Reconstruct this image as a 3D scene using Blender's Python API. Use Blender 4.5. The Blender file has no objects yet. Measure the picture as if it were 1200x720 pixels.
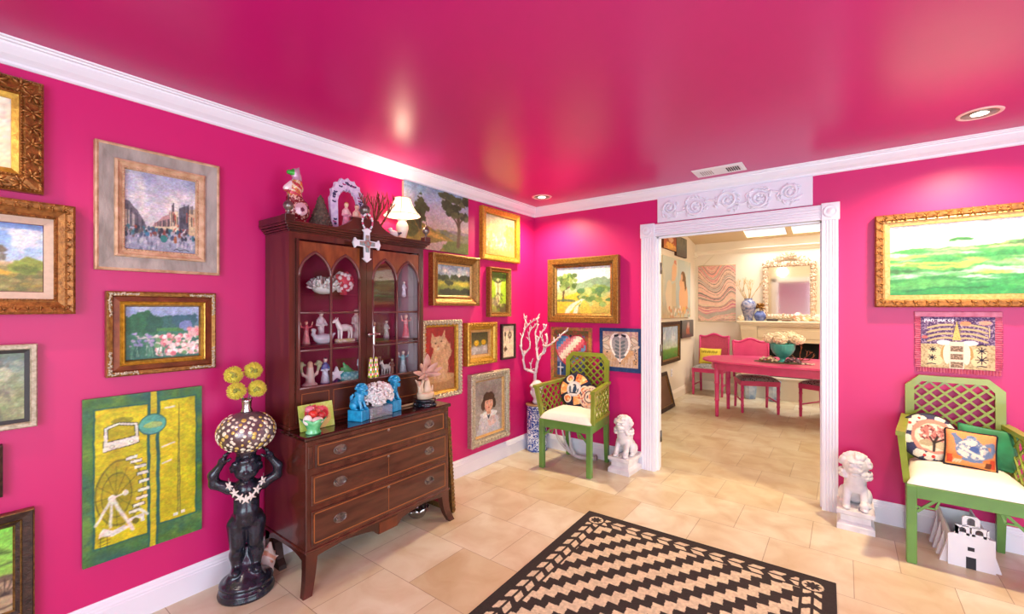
import bpy, math, random
import numpy as np
from mathutils import Matrix, Vector, Quaternion
random.seed(7); np.random.seed(7)
SC = bpy.context.scene
COL = SC.collection
PI = math.pi

# ------------------------------------------------------------------ camera, exposure
cam_d = bpy.data.cameras.new('camera'); cam = bpy.data.objects.new('camera', cam_d); COL.objects.link(cam)
cam.location = (2.552, -3.749, 1.402); cam.rotation_euler = (PI/2, 0, math.radians(37.13))
cam_d.sensor_width = 36; cam_d.lens = 515/1200*36; cam_d.shift_y = 1/1200; cam_d.clip_start = .02
SC.camera = cam
SC.view_settings.view_transform = 'Standard'; SC.view_settings.look = 'None'
SC.view_settings.gamma = 1; SC.view_settings.use_curve_mapping = False
SC.view_settings.exposure = 0.08
SC.cycles.max_bounces = 8; SC.cycles.diffuse_bounces = 4; SC.cycles.glossy_bounces = 4
SC.cycles.transparent_max_bounces = 12; SC.cycles.transmission_bounces = 8
SC.cycles.caustics_reflective = False; SC.cycles.caustics_refractive = False
SC.cycles.sample_clamp_indirect = 6

H = 2.415           # ceiling height
RX = 5.2            # right wall
FY = -5.6           # wall behind the camera
OPL, OPR, OPZ = 1.262, 2.425, 2.012   # opening into the dining room
WT = 0.12           # partition thickness
DX, DY = 0.462, 4.32  # dining left wall, dining far wall

# ------------------------------------------------------------------ world + lights
w = bpy.data.worlds.new('sky'); SC.world = w; w.use_nodes = True
bg = w.node_tree.nodes['Background']; bg.inputs[0].default_value = (.80, .88, 1, 1); bg.inputs[1].default_value = 1.3

def area(name, loc, rot, sx, sy, power, col, spread=PI):
    l = bpy.data.lights.new(name, 'AREA'); l.shape = 'RECTANGLE'; l.size = sx; l.size_y = sy
    l.energy = power; l.color = col; l.spread = spread
    o = bpy.data.objects.new(name, l); o.location = loc; o.rotation_euler = rot; COL.objects.link(o); return o
def spot(name, loc, target, power, col, angle, blend, radius):
    l = bpy.data.lights.new(name, 'SPOT'); l.energy = power; l.color = col; l.spot_size = math.radians(angle)
    l.spot_blend = blend; l.shadow_soft_size = radius
    o = bpy.data.objects.new(name, l); o.location = loc
    o.rotation_euler = (Vector(target)-Vector(loc)).to_track_quat('-Z', 'Y').to_euler(); COL.objects.link(o); return o
DAY = (.70, .90, 1.0); WARM = (1.0, .89, .72)
# daylight through the windows of the wall behind the camera and of the right wall
area('window_daylight', (2.45, FY+.03, 1.35), (PI/2, 0, 0), 1.35, 1.9, 68, DAY)
area('window_daylight', (4.1, FY+.03, 1.35), (PI/2, 0, 0), 1.35, 1.9, 68, DAY)
area('glass_door_daylight', (RX-.03, -2.9, 1.15), (0, PI/2, 0), 2.1, 2.6, 70, DAY)
# daylight through the dining room skylights
area('skylight_daylight', (1.9, 3.95, 3.25), (math.radians(-8), 0, 0), 1.5, .8, 140, (1, .97, .92))
DOWNLIGHTS = [(.347, -.385, 54), (3.112, -.455, 62), (.42, -4.12, 14), (3.3, -3.2, 16)]
for x, y, p in DOWNLIGHTS:
    spot('downlight_beam', (x, y, H-.012), (x, y, 0), p*3.2, (1, .82, .50) if y > -1 else WARM, 150, .8, .02 if y < -4 else .05)
# unseen warm point light added to brighten the dining room, no fixture
pl = bpy.data.lights.new('dining_fill_light', 'POINT'); pl.energy = 118; pl.color = (1, .94, .84); pl.shadow_soft_size = .25
po = bpy.data.objects.new('dining_fill_light', pl); po.location = (3.6, 1.6, 2.4); COL.objects.link(po)
pl = bpy.data.lights.new('mirror_glint_light', 'POINT'); pl.energy = 6; pl.color = (1, .86, .66); pl.shadow_soft_size = .07  # unseen light added for the hot spot in the dining mirror
po = bpy.data.objects.new('mirror_glint_light', pl); po.location = (1.42, .62, 2.22); COL.objects.link(po)

# ------------------------------------------------------------------ colour + material helpers
def s2l(c):
    c = np.asarray(c, dtype=float)
    return np.where(c <= .04045, c/12.92, ((np.maximum(c, 0)+.055)/1.055)**2.4)
def hexc(h):
    return tuple(int(h[i:i+2], 16)/255 for i in (0, 2, 4))
def C4(c):
    if isinstance(c, str): c = hexc(c)
    v = s2l(c); return (float(v[0]), float(v[1]), float(v[2]), 1)
MATS = {}
def mat(name, col, rough=.5, metal=0, var=.0, vscale=20, bump=0, bscale=60, col2=None, spec=.5, coat=0, stretch=None, emit=None, estr=0, sheen=0):
    if name in MATS: return MATS[name]
    m = bpy.data.materials.new(name); m.use_nodes = True; nt = m.node_tree; N = nt.nodes; K = nt.links
    p = N['Principled BSDF']; MATS[name] = m
    p.inputs['Roughness'].default_value = rough; p.inputs['Metallic'].default_value = metal
    p.inputs['Specular IOR Level'].default_value = spec; p.inputs['Coat Weight'].default_value = coat
    p.inputs['Sheen Weight'].default_value = sheen
    tc = N.new('ShaderNodeTexCoord'); src = tc.outputs['Object']
    if stretch:
        mp = N.new('ShaderNodeMapping'); mp.inputs['Scale'].default_value = stretch; K.new(src, mp.inputs['Vector']); src = mp.outputs['Vector']
    if col == 'ATTR':
        at = N.new('ShaderNodeAttribute'); at.attribute_name = 'Col'; K.new(at.outputs['Color'], p.inputs['Base Color'])
    else:
        nz = N.new('ShaderNodeTexNoise'); nz.inputs['Scale'].default_value = vscale; nz.inputs['Detail'].default_value = 6
        K.new(src, nz.inputs['Vector'])
        mx = N.new('ShaderNodeMix'); mx.data_type = 'RGBA'
        a = C4(col); b = C4(col2) if col2 else tuple(min(1, v*(1-var)) for v in a[:3])+(1,)
        rp = N.new('ShaderNodeMapRange'); rp.inputs[1].default_value = .35; rp.inputs[2].default_value = .65
        K.new(nz.outputs['Fac'], rp.inputs[0]); K.new(rp.outputs[0], mx.inputs[0])
        mx.inputs[6].default_value = a; mx.inputs[7].default_value = b
        K.new(mx.outputs[2], p.inputs['Base Color'])
        if emit: K.new(mx.outputs[2], p.inputs['Emission Color'])
    if emit:
        p.inputs['Emission Color'].default_value = C4(emit); p.inputs['Emission Strength'].default_value = estr
    if bump:
        nb = N.new('ShaderNodeTexNoise'); nb.inputs['Scale'].default_value = bscale; nb.inputs['Detail'].default_value = 4
        K.new(src, nb.inputs['Vector'])
        bp = N.new('ShaderNodeBump'); bp.inputs['Strength'].default_value = bump; bp.inputs['Distance'].default_value = .01
        K.new(nb.outputs['Fac'], bp.inputs['Height']); K.new(bp.outputs['Normal'], p.inputs['Normal'])
    return m
def glass_mat(name, tint=(1, 1, 1), gloss=.02):
    if name in MATS: return MATS[name]
    m = bpy.data.materials.new(name); m.use_nodes = True; nt = m.node_tree; N = nt.nodes; K = nt.links; N.clear()
    o = N.new('ShaderNodeOutputMaterial'); t = N.new('ShaderNodeBsdfTransparent'); g = N.new('ShaderNodeBsdfGlossy')
    t.inputs[0].default_value = (*tint, 1); g.inputs['Roughness'].default_value = .01
    f = N.new('ShaderNodeFresnel'); f.inputs[0].default_value = 1.55
    b = N.new('ShaderNodeMath'); b.operation = 'ADD'; b.inputs[1].default_value = gloss; K.new(f.outputs[0], b.inputs[0])
    ge = N.new('ShaderNodeNewGeometry'); iv = N.new('ShaderNodeMath'); iv.operation = 'SUBTRACT'; iv.inputs[0].default_value = 1; K.new(ge.outputs['Backfacing'], iv.inputs[1])
    a = N.new('ShaderNodeMath'); a.operation = 'MULTIPLY'; K.new(b.outputs[0], a.inputs[0]); K.new(iv.outputs[0], a.inputs[1])
    mx = N.new('ShaderNodeMixShader'); K.new(a.outputs[0], mx.inputs[0]); K.new(t.outputs[0], mx.inputs[1]); K.new(g.outputs[0], mx.inputs[2])
    K.new(mx.outputs[0], o.inputs[0]); MATS[name] = m; return m

# ------------------------------------------------------------------ object helpers
def tag(o, label=None, cat=None, group=None, kind=None):
    if label: o['label'] = label
    if cat: o['category'] = cat
    if group: o['group'] = group
    if kind: o['kind'] = kind
    return o
def thing(name, label, cat, loc=(0, 0, 0), rotz=0, group=None, rot=None):
    o = bpy.data.objects.new(name, None); o.empty_display_size = .05; COL.objects.link(o)
    o.location = loc; o.rotation_euler = rot if rot is not None else (0, 0, rotz)
    return tag(o, label, cat, group)
def children(o): return list(o.children)
def copy_tree(o, parent=None):
    kids = children(o); c = o.copy(); COL.objects.link(c)
    if parent is not None: c.parent = parent
    for k in kids: copy_tree(k, c)
    return c

class MB:
    """collects shapes, builds ONE mesh"""
    def __init__(s): s.v = []; s.f = []; s.m = []; s.sm = []
    def add(s, vs, fs, mi=0, smooth=False, M=None):
        b = len(s.v)
        for p in vs:
            p = Vector(p)
            s.v.append(tuple(M @ p) if M is not None else tuple(p))
        for f in fs: s.f.append(tuple(b+i for i in f)); s.m.append(mi); s.sm.append(smooth)
        return s
    def box(s, a, b, mi=0, bev=0, M=None):
        (x0, y0, z0), (x1, y1, z1) = a, b
        x0, x1 = min(x0, x1), max(x0, x1); y0, y1 = min(y0, y1), max(y0, y1); z0, z1 = min(z0, z1), max(z0, z1)
        e = min(bev, (x1-x0)*.45, (y1-y0)*.45, (z1-z0)*.45)
        if e <= 0:
            vs = [(x, y, z) for x in (x0, x1) for y in (y0, y1) for z in (z0, z1)]
            fs = [(0, 1, 3, 2), (4, 6, 7, 5), (0, 4, 5, 1), (2, 3, 7, 6), (0, 2, 6, 4), (1, 5, 7, 3)]
            return s.add(vs, fs, mi, False, M)
        def loop(z, d): return [(x0+d, y0+e, z), (x0+e, y0+d, z), (x1-e, y0+d, z), (x1-d, y0+e, z), (x1-d, y1-e, z), (x1-e, y1-d, z), (x0+e, y1-d, z), (x0+d, y1-e, z)]
        L = [loop(z0, e), loop(z0+e, 0), loop(z1-e, 0), loop(z1, e)]
        vs = [p for l in L for p in l]; fs = [tuple(reversed(range(8))), tuple(range(24, 32))]
        for k in range(3):
            for i in range(8):
                j = (i+1) % 8; fs.append((k*8+i, k*8+j, k*8+8+j, k*8+8+i))
        return s.add(vs, fs, mi, False, M)
    def lathe(s, prof, seg=24, mi=0, M=None, smooth=True, flute=0, nfl=0):
        vs = []; fs = []; n = len(prof)
        for (r, z) in prof:
            for i in range(seg):
                a = 2*PI*i/seg; rr = r*(1+flute*math.cos(nfl*a)) if nfl else r
                vs.append((rr*math.cos(a), rr*math.sin(a), z))
        for k in range(n-1):
            for i in range(seg):
                j = (i+1) % seg; fs.append((k*seg+i, k*seg+j, (k+1)*seg+j, (k+1)*seg+i))
        if prof[0][0] > 1e-6: fs.append(tuple(reversed(range(seg))))
        if prof[-1][0] > 1e-6: fs.append(tuple(range((n-1)*seg, n*seg)))
        return s.add(vs, fs, mi, smooth, M)
    def ell(s, c, r, seg=12, rings=8, mi=0, M=None):
        if not hasattr(r, '__len__'): r = (r, r, r)
        prof = [(max(1e-5, math.sin(PI*k/rings)), -math.cos(PI*k/rings)) for k in range(rings+1)]
        T = Matrix.Translation(c) @ Matrix.Diagonal((*r, 1))
        if M is not None: T = M @ T
        return s.lathe(prof, seg, mi, T)
    def tube(s, pts, r, seg=8, mi=0, M=None, smooth=True, closed=False):
        pts = [Vector(p) for p in pts]; n = len(pts)
        rs = r if hasattr(r, '__len__') else [r]*n
        vs = []; fs = []; up = None
        for i, p in enumerate(pts):
            if closed: t = pts[(i+1) % n]-pts[i-1]
            else: t = pts[min(i+1, n-1)]-pts[max(i-1, 0)]
            if t.length < 1e-9: t = Vector((0, 0, 1))
            t.normalize()
            if up is None:
                up = Vector((0, 0, 1)) if abs(t.z) < .9 else Vector((1, 0, 0))
            a = up - t*up.dot(t)
            if a.length < 1e-6: a = Vector((0, 1, 0)) - t*t.y
            a.normalize(); up = a; b = t.cross(a)
            for k in range(seg):
                q = 2*PI*k/seg; vs.append(p+(a*math.cos(q)+b*math.sin(q))*rs[i])
        for i in range(n if closed else n-1):
            for k in range(seg):
                j = (k+1) % seg; i2 = (i+1) % n; fs.append((i*seg+k, i*seg+j, i2*seg+j, i2*seg+k))
        if not closed: fs.append(tuple(reversed(range(seg)))); fs.append(tuple(range((n-1)*seg, n*seg)))
        return s.add(vs, fs, mi, smooth, M)
    def bar(s, p, q, wx, wy, mi=0, M=None, up=(0, 0, 1)):
        p = Vector(p); q = Vector(q); t = (q-p).normalized(); u = Vector(up); a = u-t*u.dot(t)
        if a.length < 1e-4: a = Vector((1, 0, 0))-t*t.x
        a.normalize(); b = t.cross(a)
        vs = [P+a*sx*wy/2+b*sy*wx/2 for P in (p, q) for sx, sy in ((-1, -1), (1, -1), (1, 1), (-1, 1))]
        return s.add(vs, [(3, 2, 1, 0), (4, 5, 6, 7), (0, 1, 5, 4), (1, 2, 6, 5), (2, 3, 7, 6), (3, 0, 4, 7)], mi, False, M)
    def prism(s, poly, d0, d1, axis='z', mi=0, M=None, smooth=False):
        """2D outline extruded; axis z:(x,y) y:(x,z) x:(y,z)"""
        n = len(poly)
        def P(a, b, d): return {'z': (a, b, d), 'y': (a, d, b), 'x': (d, a, b)}[axis]
        vs = [P(a, b, d0) for a, b in poly]+[P(a, b, d1) for a, b in poly]
        A = sum(poly[i][0]*poly[(i+1) % n][1]-poly[(i+1) % n][0]*poly[i][1] for i in range(n))
        fl = (A > 0) != (axis == 'y')
        if d1 < d0: fl = not fl
        q = [(i, (i+1) % n, n+(i+1) % n, n+i) for i in range(n)]; c0 = tuple(reversed(range(n))); c1 = tuple(range(n, 2*n))
        if not fl: q = [tuple(reversed(f)) for f in q]; c0 = tuple(reversed(c0)); c1 = tuple(reversed(c1))
        s.add(vs, q, mi, smooth, M); s.add(vs, [c0, c1], mi, False, M); return s
    def build(s, name, mats, parent=None, loc=None):
        me = bpy.data.meshes.new(name); me.from_pydata(s.v, [], s.f)
        if not isinstance(mats, (list, tuple)): mats = [mats]
        for m in mats: me.materials.append(m)
        me.polygons.foreach_set('material_index', s.m); me.polygons.foreach_set('use_smooth', s.sm); me.update()
        return link(name, me, parent, loc)
def link(name, me, parent=None, loc=None):
    o = bpy.data.objects.new(name, me); COL.objects.link(o)
    if parent is not None: o.parent = parent
    if loc is not None: o.location = loc
    return o
def struct(o): o['kind'] = 'structure'; return o
def np_mesh(name, V, Q, m, smooth=True, col=None, parent=None, loc=None, mi=None):
    me = bpy.data.meshes.new(name); V = np.asarray(V, dtype=np.float32); Q = np.asarray(Q, dtype=np.int32)
    me.vertices.add(len(V)); me.vertices.foreach_set('co', V.ravel())
    k = Q.shape[1]
    me.loops.add(Q.size); me.loops.foreach_set('vertex_index', Q.ravel())
    me.polygons.add(len(Q)); me.polygons.foreach_set('loop_start', np.arange(len(Q), dtype=np.int32)*k)
    me.update(calc_edges=True); me.validate()
    me.polygons.foreach_set('use_smooth', np.full(len(me.polygons), smooth))
    me.materials.append(m)
    if col is not None:
        a = me.color_attributes.new('Col', 'FLOAT_COLOR', 'POINT')
        c = np.ones((len(V), 4), dtype=np.float32); c[:, :3] = s2l(np.clip(col, 0, 1)); a.data.foreach_set('color', c.ravel())
    me.update()
    return link(name, me, parent, loc)
# ---- noise
def vnoise(X, Y, seed=0):
    r = np.random.RandomState(seed); T = r.rand(64, 64)
    xi = np.floor(X).astype(int); yi = np.floor(Y).astype(int); fx = X-xi; fy = Y-yi
    fx = fx*fx*(3-2*fx); fy = fy*fy*(3-2*fy)
    g = lambda a, b: T[a % 64, b % 64]
    return (g(xi, yi)*(1-fx)+g(xi+1, yi)*fx)*(1-fy)+(g(xi, yi+1)*(1-fx)+g(xi+1, yi+1)*fx)*fy
def fbm(X, Y, s, seed=0, o=4):
    t = 0; a = .5; n = 0
    for k in range(o): t = t+a*vnoise(X*s, Y*s, seed+k); n += a; s *= 2.03; a *= .55
    return t/n
# ---- sculpted solids: smooth union of ellipsoids and tapered limbs, meshed by surface nets
def E(c, r, rot=None): return ('e', np.array(c, float), np.array(r if hasattr(r, '__len__') else (r, r, r), float), rot)
def K(p, q, r0, r1=None): return ('c', np.array(p, float), np.array(q, float), r0, r0 if r1 is None else r1)
def X(c, h, r=.004): return ('b', np.array(c, float), np.array(h, float), r)
def chain(pts, rs): return [K(pts[i], pts[i+1], rs[i], rs[i+1]) for i in range(len(pts)-1)]
def sculpt(name, prims, h, k, m, parent=None, loc=None, colf=None, rough=0, rs=60):
    lo = []; hi = []
    for p in prims:
        if p[0] == 'e': R = np.full(3, p[2].max()); lo.append(p[1]-R); hi.append(p[1]+R)
        elif p[0] == 'c':
            R = max(p[3], p[4]); lo.append(np.minimum(p[1], p[2])-R); hi.append(np.maximum(p[1], p[2])+R)
        else: lo.append(p[1]-p[2]); hi.append(p[1]+p[2])
    lo = np.min(lo, 0)-3*h-k; hi = np.max(hi, 0)+3*h+k
    n = np.maximum(4, np.ceil((hi-lo)/h).astype(int)+1)
    ax = [lo[i]+h*np.arange(n[i]) for i in range(3)]
    G = np.stack(np.meshgrid(*ax, indexing='ij'), -1)
    acc = np.full(G.shape[:3], 1e3)
    for p in prims:
        if p[0] == 'e':
            q = G-p[1]
            if p[3] is not None: q = q @ np.array(p[3].to_matrix())
            k0 = np.linalg.norm(q/p[2], axis=-1); k1 = np.linalg.norm(q/p[2]**2, axis=-1)
            d = np.where(k1 > 1e-9, k0*(k0-1)/np.maximum(k1, 1e-9), -p[2].min())
        elif p[0] == 'c':
            ba = p[2]-p[1]; t = np.clip(((G-p[1]) @ ba)/max(ba @ ba, 1e-12), 0, 1)
            d = np.linalg.norm(G-p[1]-t[..., None]*ba, axis=-1)-(p[3]+(p[4]-p[3])*t)
        else:
            q = np.abs(G-p[1])-(p[2]-p[3]); d = np.linalg.norm(np.maximum(q, 0), axis=-1)+np.minimum(q.max(-1), 0)-p[3]
        if k > 0:
            hh = np.clip(.5+.5*(acc-d)/k, 0, 1); acc = acc*(1-hh)+d*hh-k*hh*(1-hh)
        else: acc = np.minimum(acc, d)
    if rough:
        acc = acc+rough*(fbm(G[..., 0]+G[..., 2]*.7, G[..., 1]+G[..., 2]*.9, rs, 3, 3)-.5)
    f = acc; ins = f < 0
    nx, ny, nz = f.shape; cs = (nx-1, ny-1, nz-1)
    sl = lambda a, d: a[d[0]:d[0]+cs[0], d[1]:d[1]+cs[1], d[2]:d[2]+cs[2]]
    cr = [(a, b, c) for a in (0, 1) for b in (0, 1) for c in (0, 1)]
    cnt = sum(sl(ins, c).astype(int) for c in cr); act = (cnt > 0) & (cnt < 8)
    idx = np.full(cs, -1); ids = np.argwhere(act); idx[act] = np.arange(len(ids))
    pos = np.zeros((len(ids), 3)); num = np.zeros(len(ids))
    for a in cr:
        for axis in range(3):
            if a[axis] == 0:
                b = list(a); b[axis] = 1; b = tuple(b)
                fa = sl(f, a)[act]; fb = sl(f, b)[act]; mk = (fa < 0) != (fb < 0)
                t = np.where(mk, fa/np.where(mk, fa-fb, 1), 0)
                pt = np.tile(np.array(a, float), (len(ids), 1)); pt[:, axis] += t
                pos[mk] += pt[mk]; num[mk] += 1
    V = lo+h*(ids+pos/np.maximum(num, 1)[:, None])
    Q = []
    for axis in range(3):
        u, v = (axis+1) % 3, (axis+2) % 3
        e = [slice(None)]*3; e2 = [slice(None)]*3; e[axis] = slice(0, -1); e2[axis] = slice(1, None)
        ed = ins[tuple(e)] != ins[tuple(e2)]; I = np.argwhere(ed)
        I = I[(I[:, u] > 0) & (I[:, v] > 0) & (I[:, u] < n[u]-1) & (I[:, v] < n[v]-1)]
        def cell(du, dv):
            J = I.copy(); J[:, u] -= du; J[:, v] -= dv; return idx[J[:, 0], J[:, 1], J[:, 2]]
        q = np.stack([cell(1, 1), cell(0, 1), cell(0, 0), cell(1, 0)], 1)
        s0 = ins[I[:, 0], I[:, 1], I[:, 2]]
        q[~s0] = q[~s0][:, ::-1]; Q.append(q)
    Q = np.concatenate(Q)
    # two light smoothing passes keep the skin continuous
    for _ in range(2):
        S = V.copy(); c = np.ones(len(V))
        for a in range(4):
            b = (a+1) % 4; np.add.at(S, Q[:, a], V[Q[:, b]]); np.add.at(c, Q[:, a], 1); np.add.at(S, Q[:, b], V[Q[:, a]]); np.add.at(c, Q[:, b], 1)
        V = .5*V+.5*S/c[:, None]
    colr = colf(V) if colf is not None else None
    return np_mesh(name, V, Q, m, True, colr, parent, loc)

# ================================================================== THE SETTING
PINK = mat('pink_wall_paint', 'CB186C', .42, var=.03, vscale=3, bump=.04, bscale=250, spec=.5)
PINKC = mat('pink_ceiling_gloss', 'C21774', .33, var=.03, vscale=2, bump=.06, bscale=5, spec=.55)
TRIM = mat('white_trim_paint', 'E9E8F2', .35, var=.02, vscale=8)
CREAM = mat('cream_wall_paint', 'E9DCC6', .6, var=.03, vscale=4)
CREAMC = mat('tan_ceiling_paint', 'E2CBA4', .6, var=.03, vscale=4)
OFFW = mat('offwhite_wall_paint', 'E4DFDD', .6, var=.03, vscale=4)

def floor_mat():
    m = bpy.data.materials.new('travertine_tile'); m.use_nodes = True; nt = m.node_tree; N = nt.nodes; L = nt.links
    p = N['Principled BSDF']; p.inputs['Specular IOR Level'].default_value = .5
    tc = N.new('ShaderNodeTexCoord'); mp = N.new('ShaderNodeMapping'); mp.inputs['Location'].default_value = (-.177-.201*1, -.15+.405*40, 0)
    mp.inputs['Location'].default_value = (-.177+.402*20, -.15+.405*40, 0)
    L.new(tc.outputs['Object'], mp.inputs['Vector'])
    def brick(c1, c2, mo):
        b = N.new('ShaderNodeTexBrick'); b.offset = .5; b.offset_frequency = 2; b.squash = 1
        b.inputs['Scale'].default_value = 1; b.inputs['Brick Width'].default_value = .402; b.inputs['Row Height'].default_value = .405
        b.inputs['Mortar Size'].default_value = .0022; b.inputs['Mortar Smooth'].default_value = .3; b.inputs['Bias'].default_value = 0
        b.inputs['Color1'].default_value = C4(c1); b.inputs['Color2'].default_value = C4(c2); b.inputs['Mortar'].default_value = C4(mo)
        L.new(mp.outputs[0], b.inputs['Vector']); return b
    b = brick('DCD6C0', 'CDBF9E', 'A89880')
    n1 = N.new('ShaderNodeTexNoise'); n1.inputs['Scale'].default_value = 5; n1.inputs['Detail'].default_value = 8; n1.inputs['Distortion'].default_value = .6
    L.new(tc.outputs['Object'], n1.inputs['Vector'])
    r1 = N.new('ShaderNodeMapRange'); r1.inputs[1].default_value = .35; r1.inputs[2].default_value = .7; L.new(n1.outputs[0], r1.inputs[0])
    mx = N.new('ShaderNodeMix'); mx.data_type = 'RGBA'; mx.blend_type = 'MULTIPLY'; mx.inputs[7].default_value = C4('EADCCE')
    L.new(r1.outputs[0], mx.inputs[0]); L.new(b.outputs['Color'], mx.inputs[6])
    n2 = N.new('ShaderNodeTexNoise'); n2.inputs['Scale'].default_value = 2.2; n2.inputs['Detail'].default_value = 10; n2.inputs['Distortion'].default_value = 1.5; n2.inputs['Roughness'].default_value = .75
    L.new(tc.outputs['Object'], n2.inputs['Vector'])
    r2 = N.new('ShaderNodeMapRange'); r2.inputs[1].default_value = .66; r2.inputs[2].default_value = .74; r2.inputs[4].default_value = .35; L.new(n2.outputs[0], r2.inputs[0])
    m2 = N.new('ShaderNodeMix'); m2.data_type = 'RGBA'; m2.inputs[7].default_value = C4('B07850'); L.new(r2.outputs[0], m2.inputs[0]); L.new(mx.outputs[2], m2.inputs[6])
    L.new(m2.outputs[2], p.inputs['Base Color'])
    rr = N.new('ShaderNodeMapRange'); rr.inputs[3].default_value = .22; rr.inputs[4].default_value = .42; L.new(n1.outputs[0], rr.inputs[0]); L.new(rr.outputs[0], p.inputs['Roughness'])
    bp = N.new('ShaderNodeBump'); bp.inputs['Strength'].default_value = .35; bp.inputs['Distance'].default_value = .003; bp.invert = True
    L.new(b.outputs['Fac'], bp.inputs['Height']); L.new(bp.outputs[0], p.inputs['Normal'])
    return m
FLOORM = floor_mat()
m = MB(); m.box((-.15, FY-.1, -.1), (RX+.1, DY+.5, 0)); struct(m.build('floor', FLOORM))
m = MB(); m.box((-.12, FY-.1, 0), (0, WT*.5, H)); struct(m.build('wall_left', PINK))
m = MB(); g_ = .008; m.box((0, 0, 0), (OPL-g_, WT*.5, H)); m.box((OPR+g_, 0, 0), (RX, WT*.5, H)); m.box((OPL-g_, 0, OPZ+g_), (OPR+g_, WT*.5, H)); struct(m.build('wall_back', PINK))
m = MB(); m.box((.3, WT*.5, 0), (OPL-g_, WT, 3.3)); m.box((OPR+g_, WT*.5, 0), (RX, WT, 3.3)); m.box((OPL-g_, WT*.5, OPZ+g_), (OPR+g_, WT, 3.3)); struct(m.build('wall_dining_near', CREAM))
m = MB(); m.box((-.12, FY-.1, H), (RX+.1, WT*.5, H+.1)); struct(m.build('ceiling', PINKC))
# unseen side: right wall with a glazed door, wall behind the camera with two windows
m = MB(); m.box((RX, FY, 0), (RX+.1, -4.25, H)); m.box((RX, -1.55, 0), (RX+.1, WT, H)); m.box((RX, -4.25, 2.25), (RX+.1, -1.55, H)); struct(m.build('wall_right', PINK))
m = MB(); z0, z1 = .35, 2.3
for a, b in ((-.12, 1.75), (3.15, 3.4), (4.8, RX+.1)): m.box((a, FY-.1, 0), (b, FY, H))
for a, b in ((1.75, 3.15), (3.4, 4.8)): m.box((a, FY-.1, 0), (b, FY, z0)); m.box((a, FY-.1, z1), (b, FY, H))
struct(m.build('wall_front', OFFW))
GLASS = glass_mat('window_glass')
def window(n, a, b, z0, z1, y=None, x=None):
    m = MB(); g = MB()
    def bx(u0, u1, v0, v1, mb, t):
        if y is not None: mb.box((u0, y-.07-t, v0), (u1, y-.03+t, v1))
        else: mb.box((x+.03-t, u0, v0), (x+.07+t, u1, v1))
    f = .05
    for u0, u1, v0, v1 in ((a, a+f, z0, z1), (b-f, b, z0, z1), (a, b, z0, z0+f), (a, b, z1-f, z1), ((a+b)/2-.02, (a+b)/2+.02, z0, z1), (a, b, (z0+z1)/2-.02, (z0+z1)/2+.02)):
        bx(u0, u1, v0, v1, m, 0)
    bx(a+f, b-f, z0+f, z1-f, g, -.018)
    o = struct(m.build('window_%d' % n, TRIM)); g.build('pane', GLASS, o)
window(1, 1.75, 3.15, .35, 2.3, y=FY); window(2, 3.4, 4.8, .35, 2.3, y=FY); window(3, -4.25, -1.55, .02, 2.25, x=RX)

# ---- dining room shell
def zc(y): return 2.51+(DY-y)*.18
m = MB(); m.box((DX-.12, WT, 0), (DX, DY+.12, 3.3)); struct(m.build('wall_dining_left', CREAM))
m = MB(); m.box((DX-.12, DY, 0), (RX, DY+.12, 2.52)); struct(m.build('wall_dining_far', CREAM))
m = MB(); m.box((RX, WT, 0), (RX+.1, DY, 3.3)); struct(m.build('wall_dining_right', CREAM))
SK = [(1.285, 1.855), (1.912, 2.5)]; SY0, SY1 = 3.70, 4.21
m = MB()
def cs(x0, x1, y0, y1):
    vs = [(x, y, zc(y)+d) for x in (x0, x1) for y in (y0, y1) for d in (0, .03)]
    m.add(vs, [(0, 1, 3, 2), (4, 6, 7, 5), (0, 4, 5, 1), (2, 3, 7, 6), (0, 2, 6, 4), (1, 5, 7, 3)])
cs(DX-.1, RX, WT, SY0); cs(DX-.1, RX, SY1, DY+.02)
xs = [DX-.1, SK[0][0], SK[0][1], SK[1][0], SK[1][1], RX]
for i in (0, 2, 4): cs(xs[i], xs[i+1], SY0, SY1)
struct(m.build('ceiling_dining', CREAMC))
for i, (a, b) in enumerate(SK):
    fr = MB(); g = MB(); f = .012
    def sp(mb, x0, x1, y0, y1, d0, d1):
        vs = [(x, y, zc(y)+d) for x in (x0, x1) for y in (y0, y1) for d in (d0, d1)]
        mb.add(vs, [(0, 1, 3, 2), (4, 6, 7, 5), (0, 4, 5, 1), (2, 3, 7, 6), (0, 2, 6, 4), (1, 5, 7, 3)])
    for x0, x1, y0, y1 in ((a, a+f, SY0, SY1), (b-f, b, SY0, SY1), (a+f, b-f, SY0, SY0+f), (a+f, b-f, SY1-f, SY1)): sp(fr, x0, x1, y0, y1, .004, .028)
    sp(g, a+f, b-f, SY0+f, SY1-f, .016, .022)
    o = struct(fr.build('window_%d' % (i+4), CREAMC)); g.build('pane', GLASS, o)

# ---- crown mouldings (profile: outward from wall, down from ceiling)
CRP = [(0, .085), (.006, .085), (.012, .078), (.014, .070), (.022, .062), (.034, .052), (.046, .036), (.054, .024), (.056, .016), (.066, .014), (.068, .008), (.078, .006), (.080, 0), (0, 0)]
def run(mb, prof, p0, p1, out, mit0=0, mit1=0, zt=H, sign=-1):
    """sweep a wall profile from p0 to p1; out = unit vector out of the wall; mitre factors lengthen with depth"""
    p0 = Vector(p0); p1 = Vector(p1); o = Vector(out); t = (p1-p0).normalized(); n = len(prof); vs = []
    for P, mt, sg in ((p0, mit0, 1), (p1, mit1, -1)):
        for d, z in prof: q = P+o*d+t*(sg*mt*d); vs.append((q.x, q.y, zt+sign*z))
    fs = [(i, (i+1) % n, n+(i+1) % n, n+i) for i in range(n)]+[tuple(range(n)), tuple(reversed(range(n, 2*n)))]
    mb.add(vs, fs)
m = MB(); run(m, CRP, (0, FY, 0), (0, 0, 0), (1, 0, 0), 0, 1); struct(m.build('trim_1', TRIM))
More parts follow.
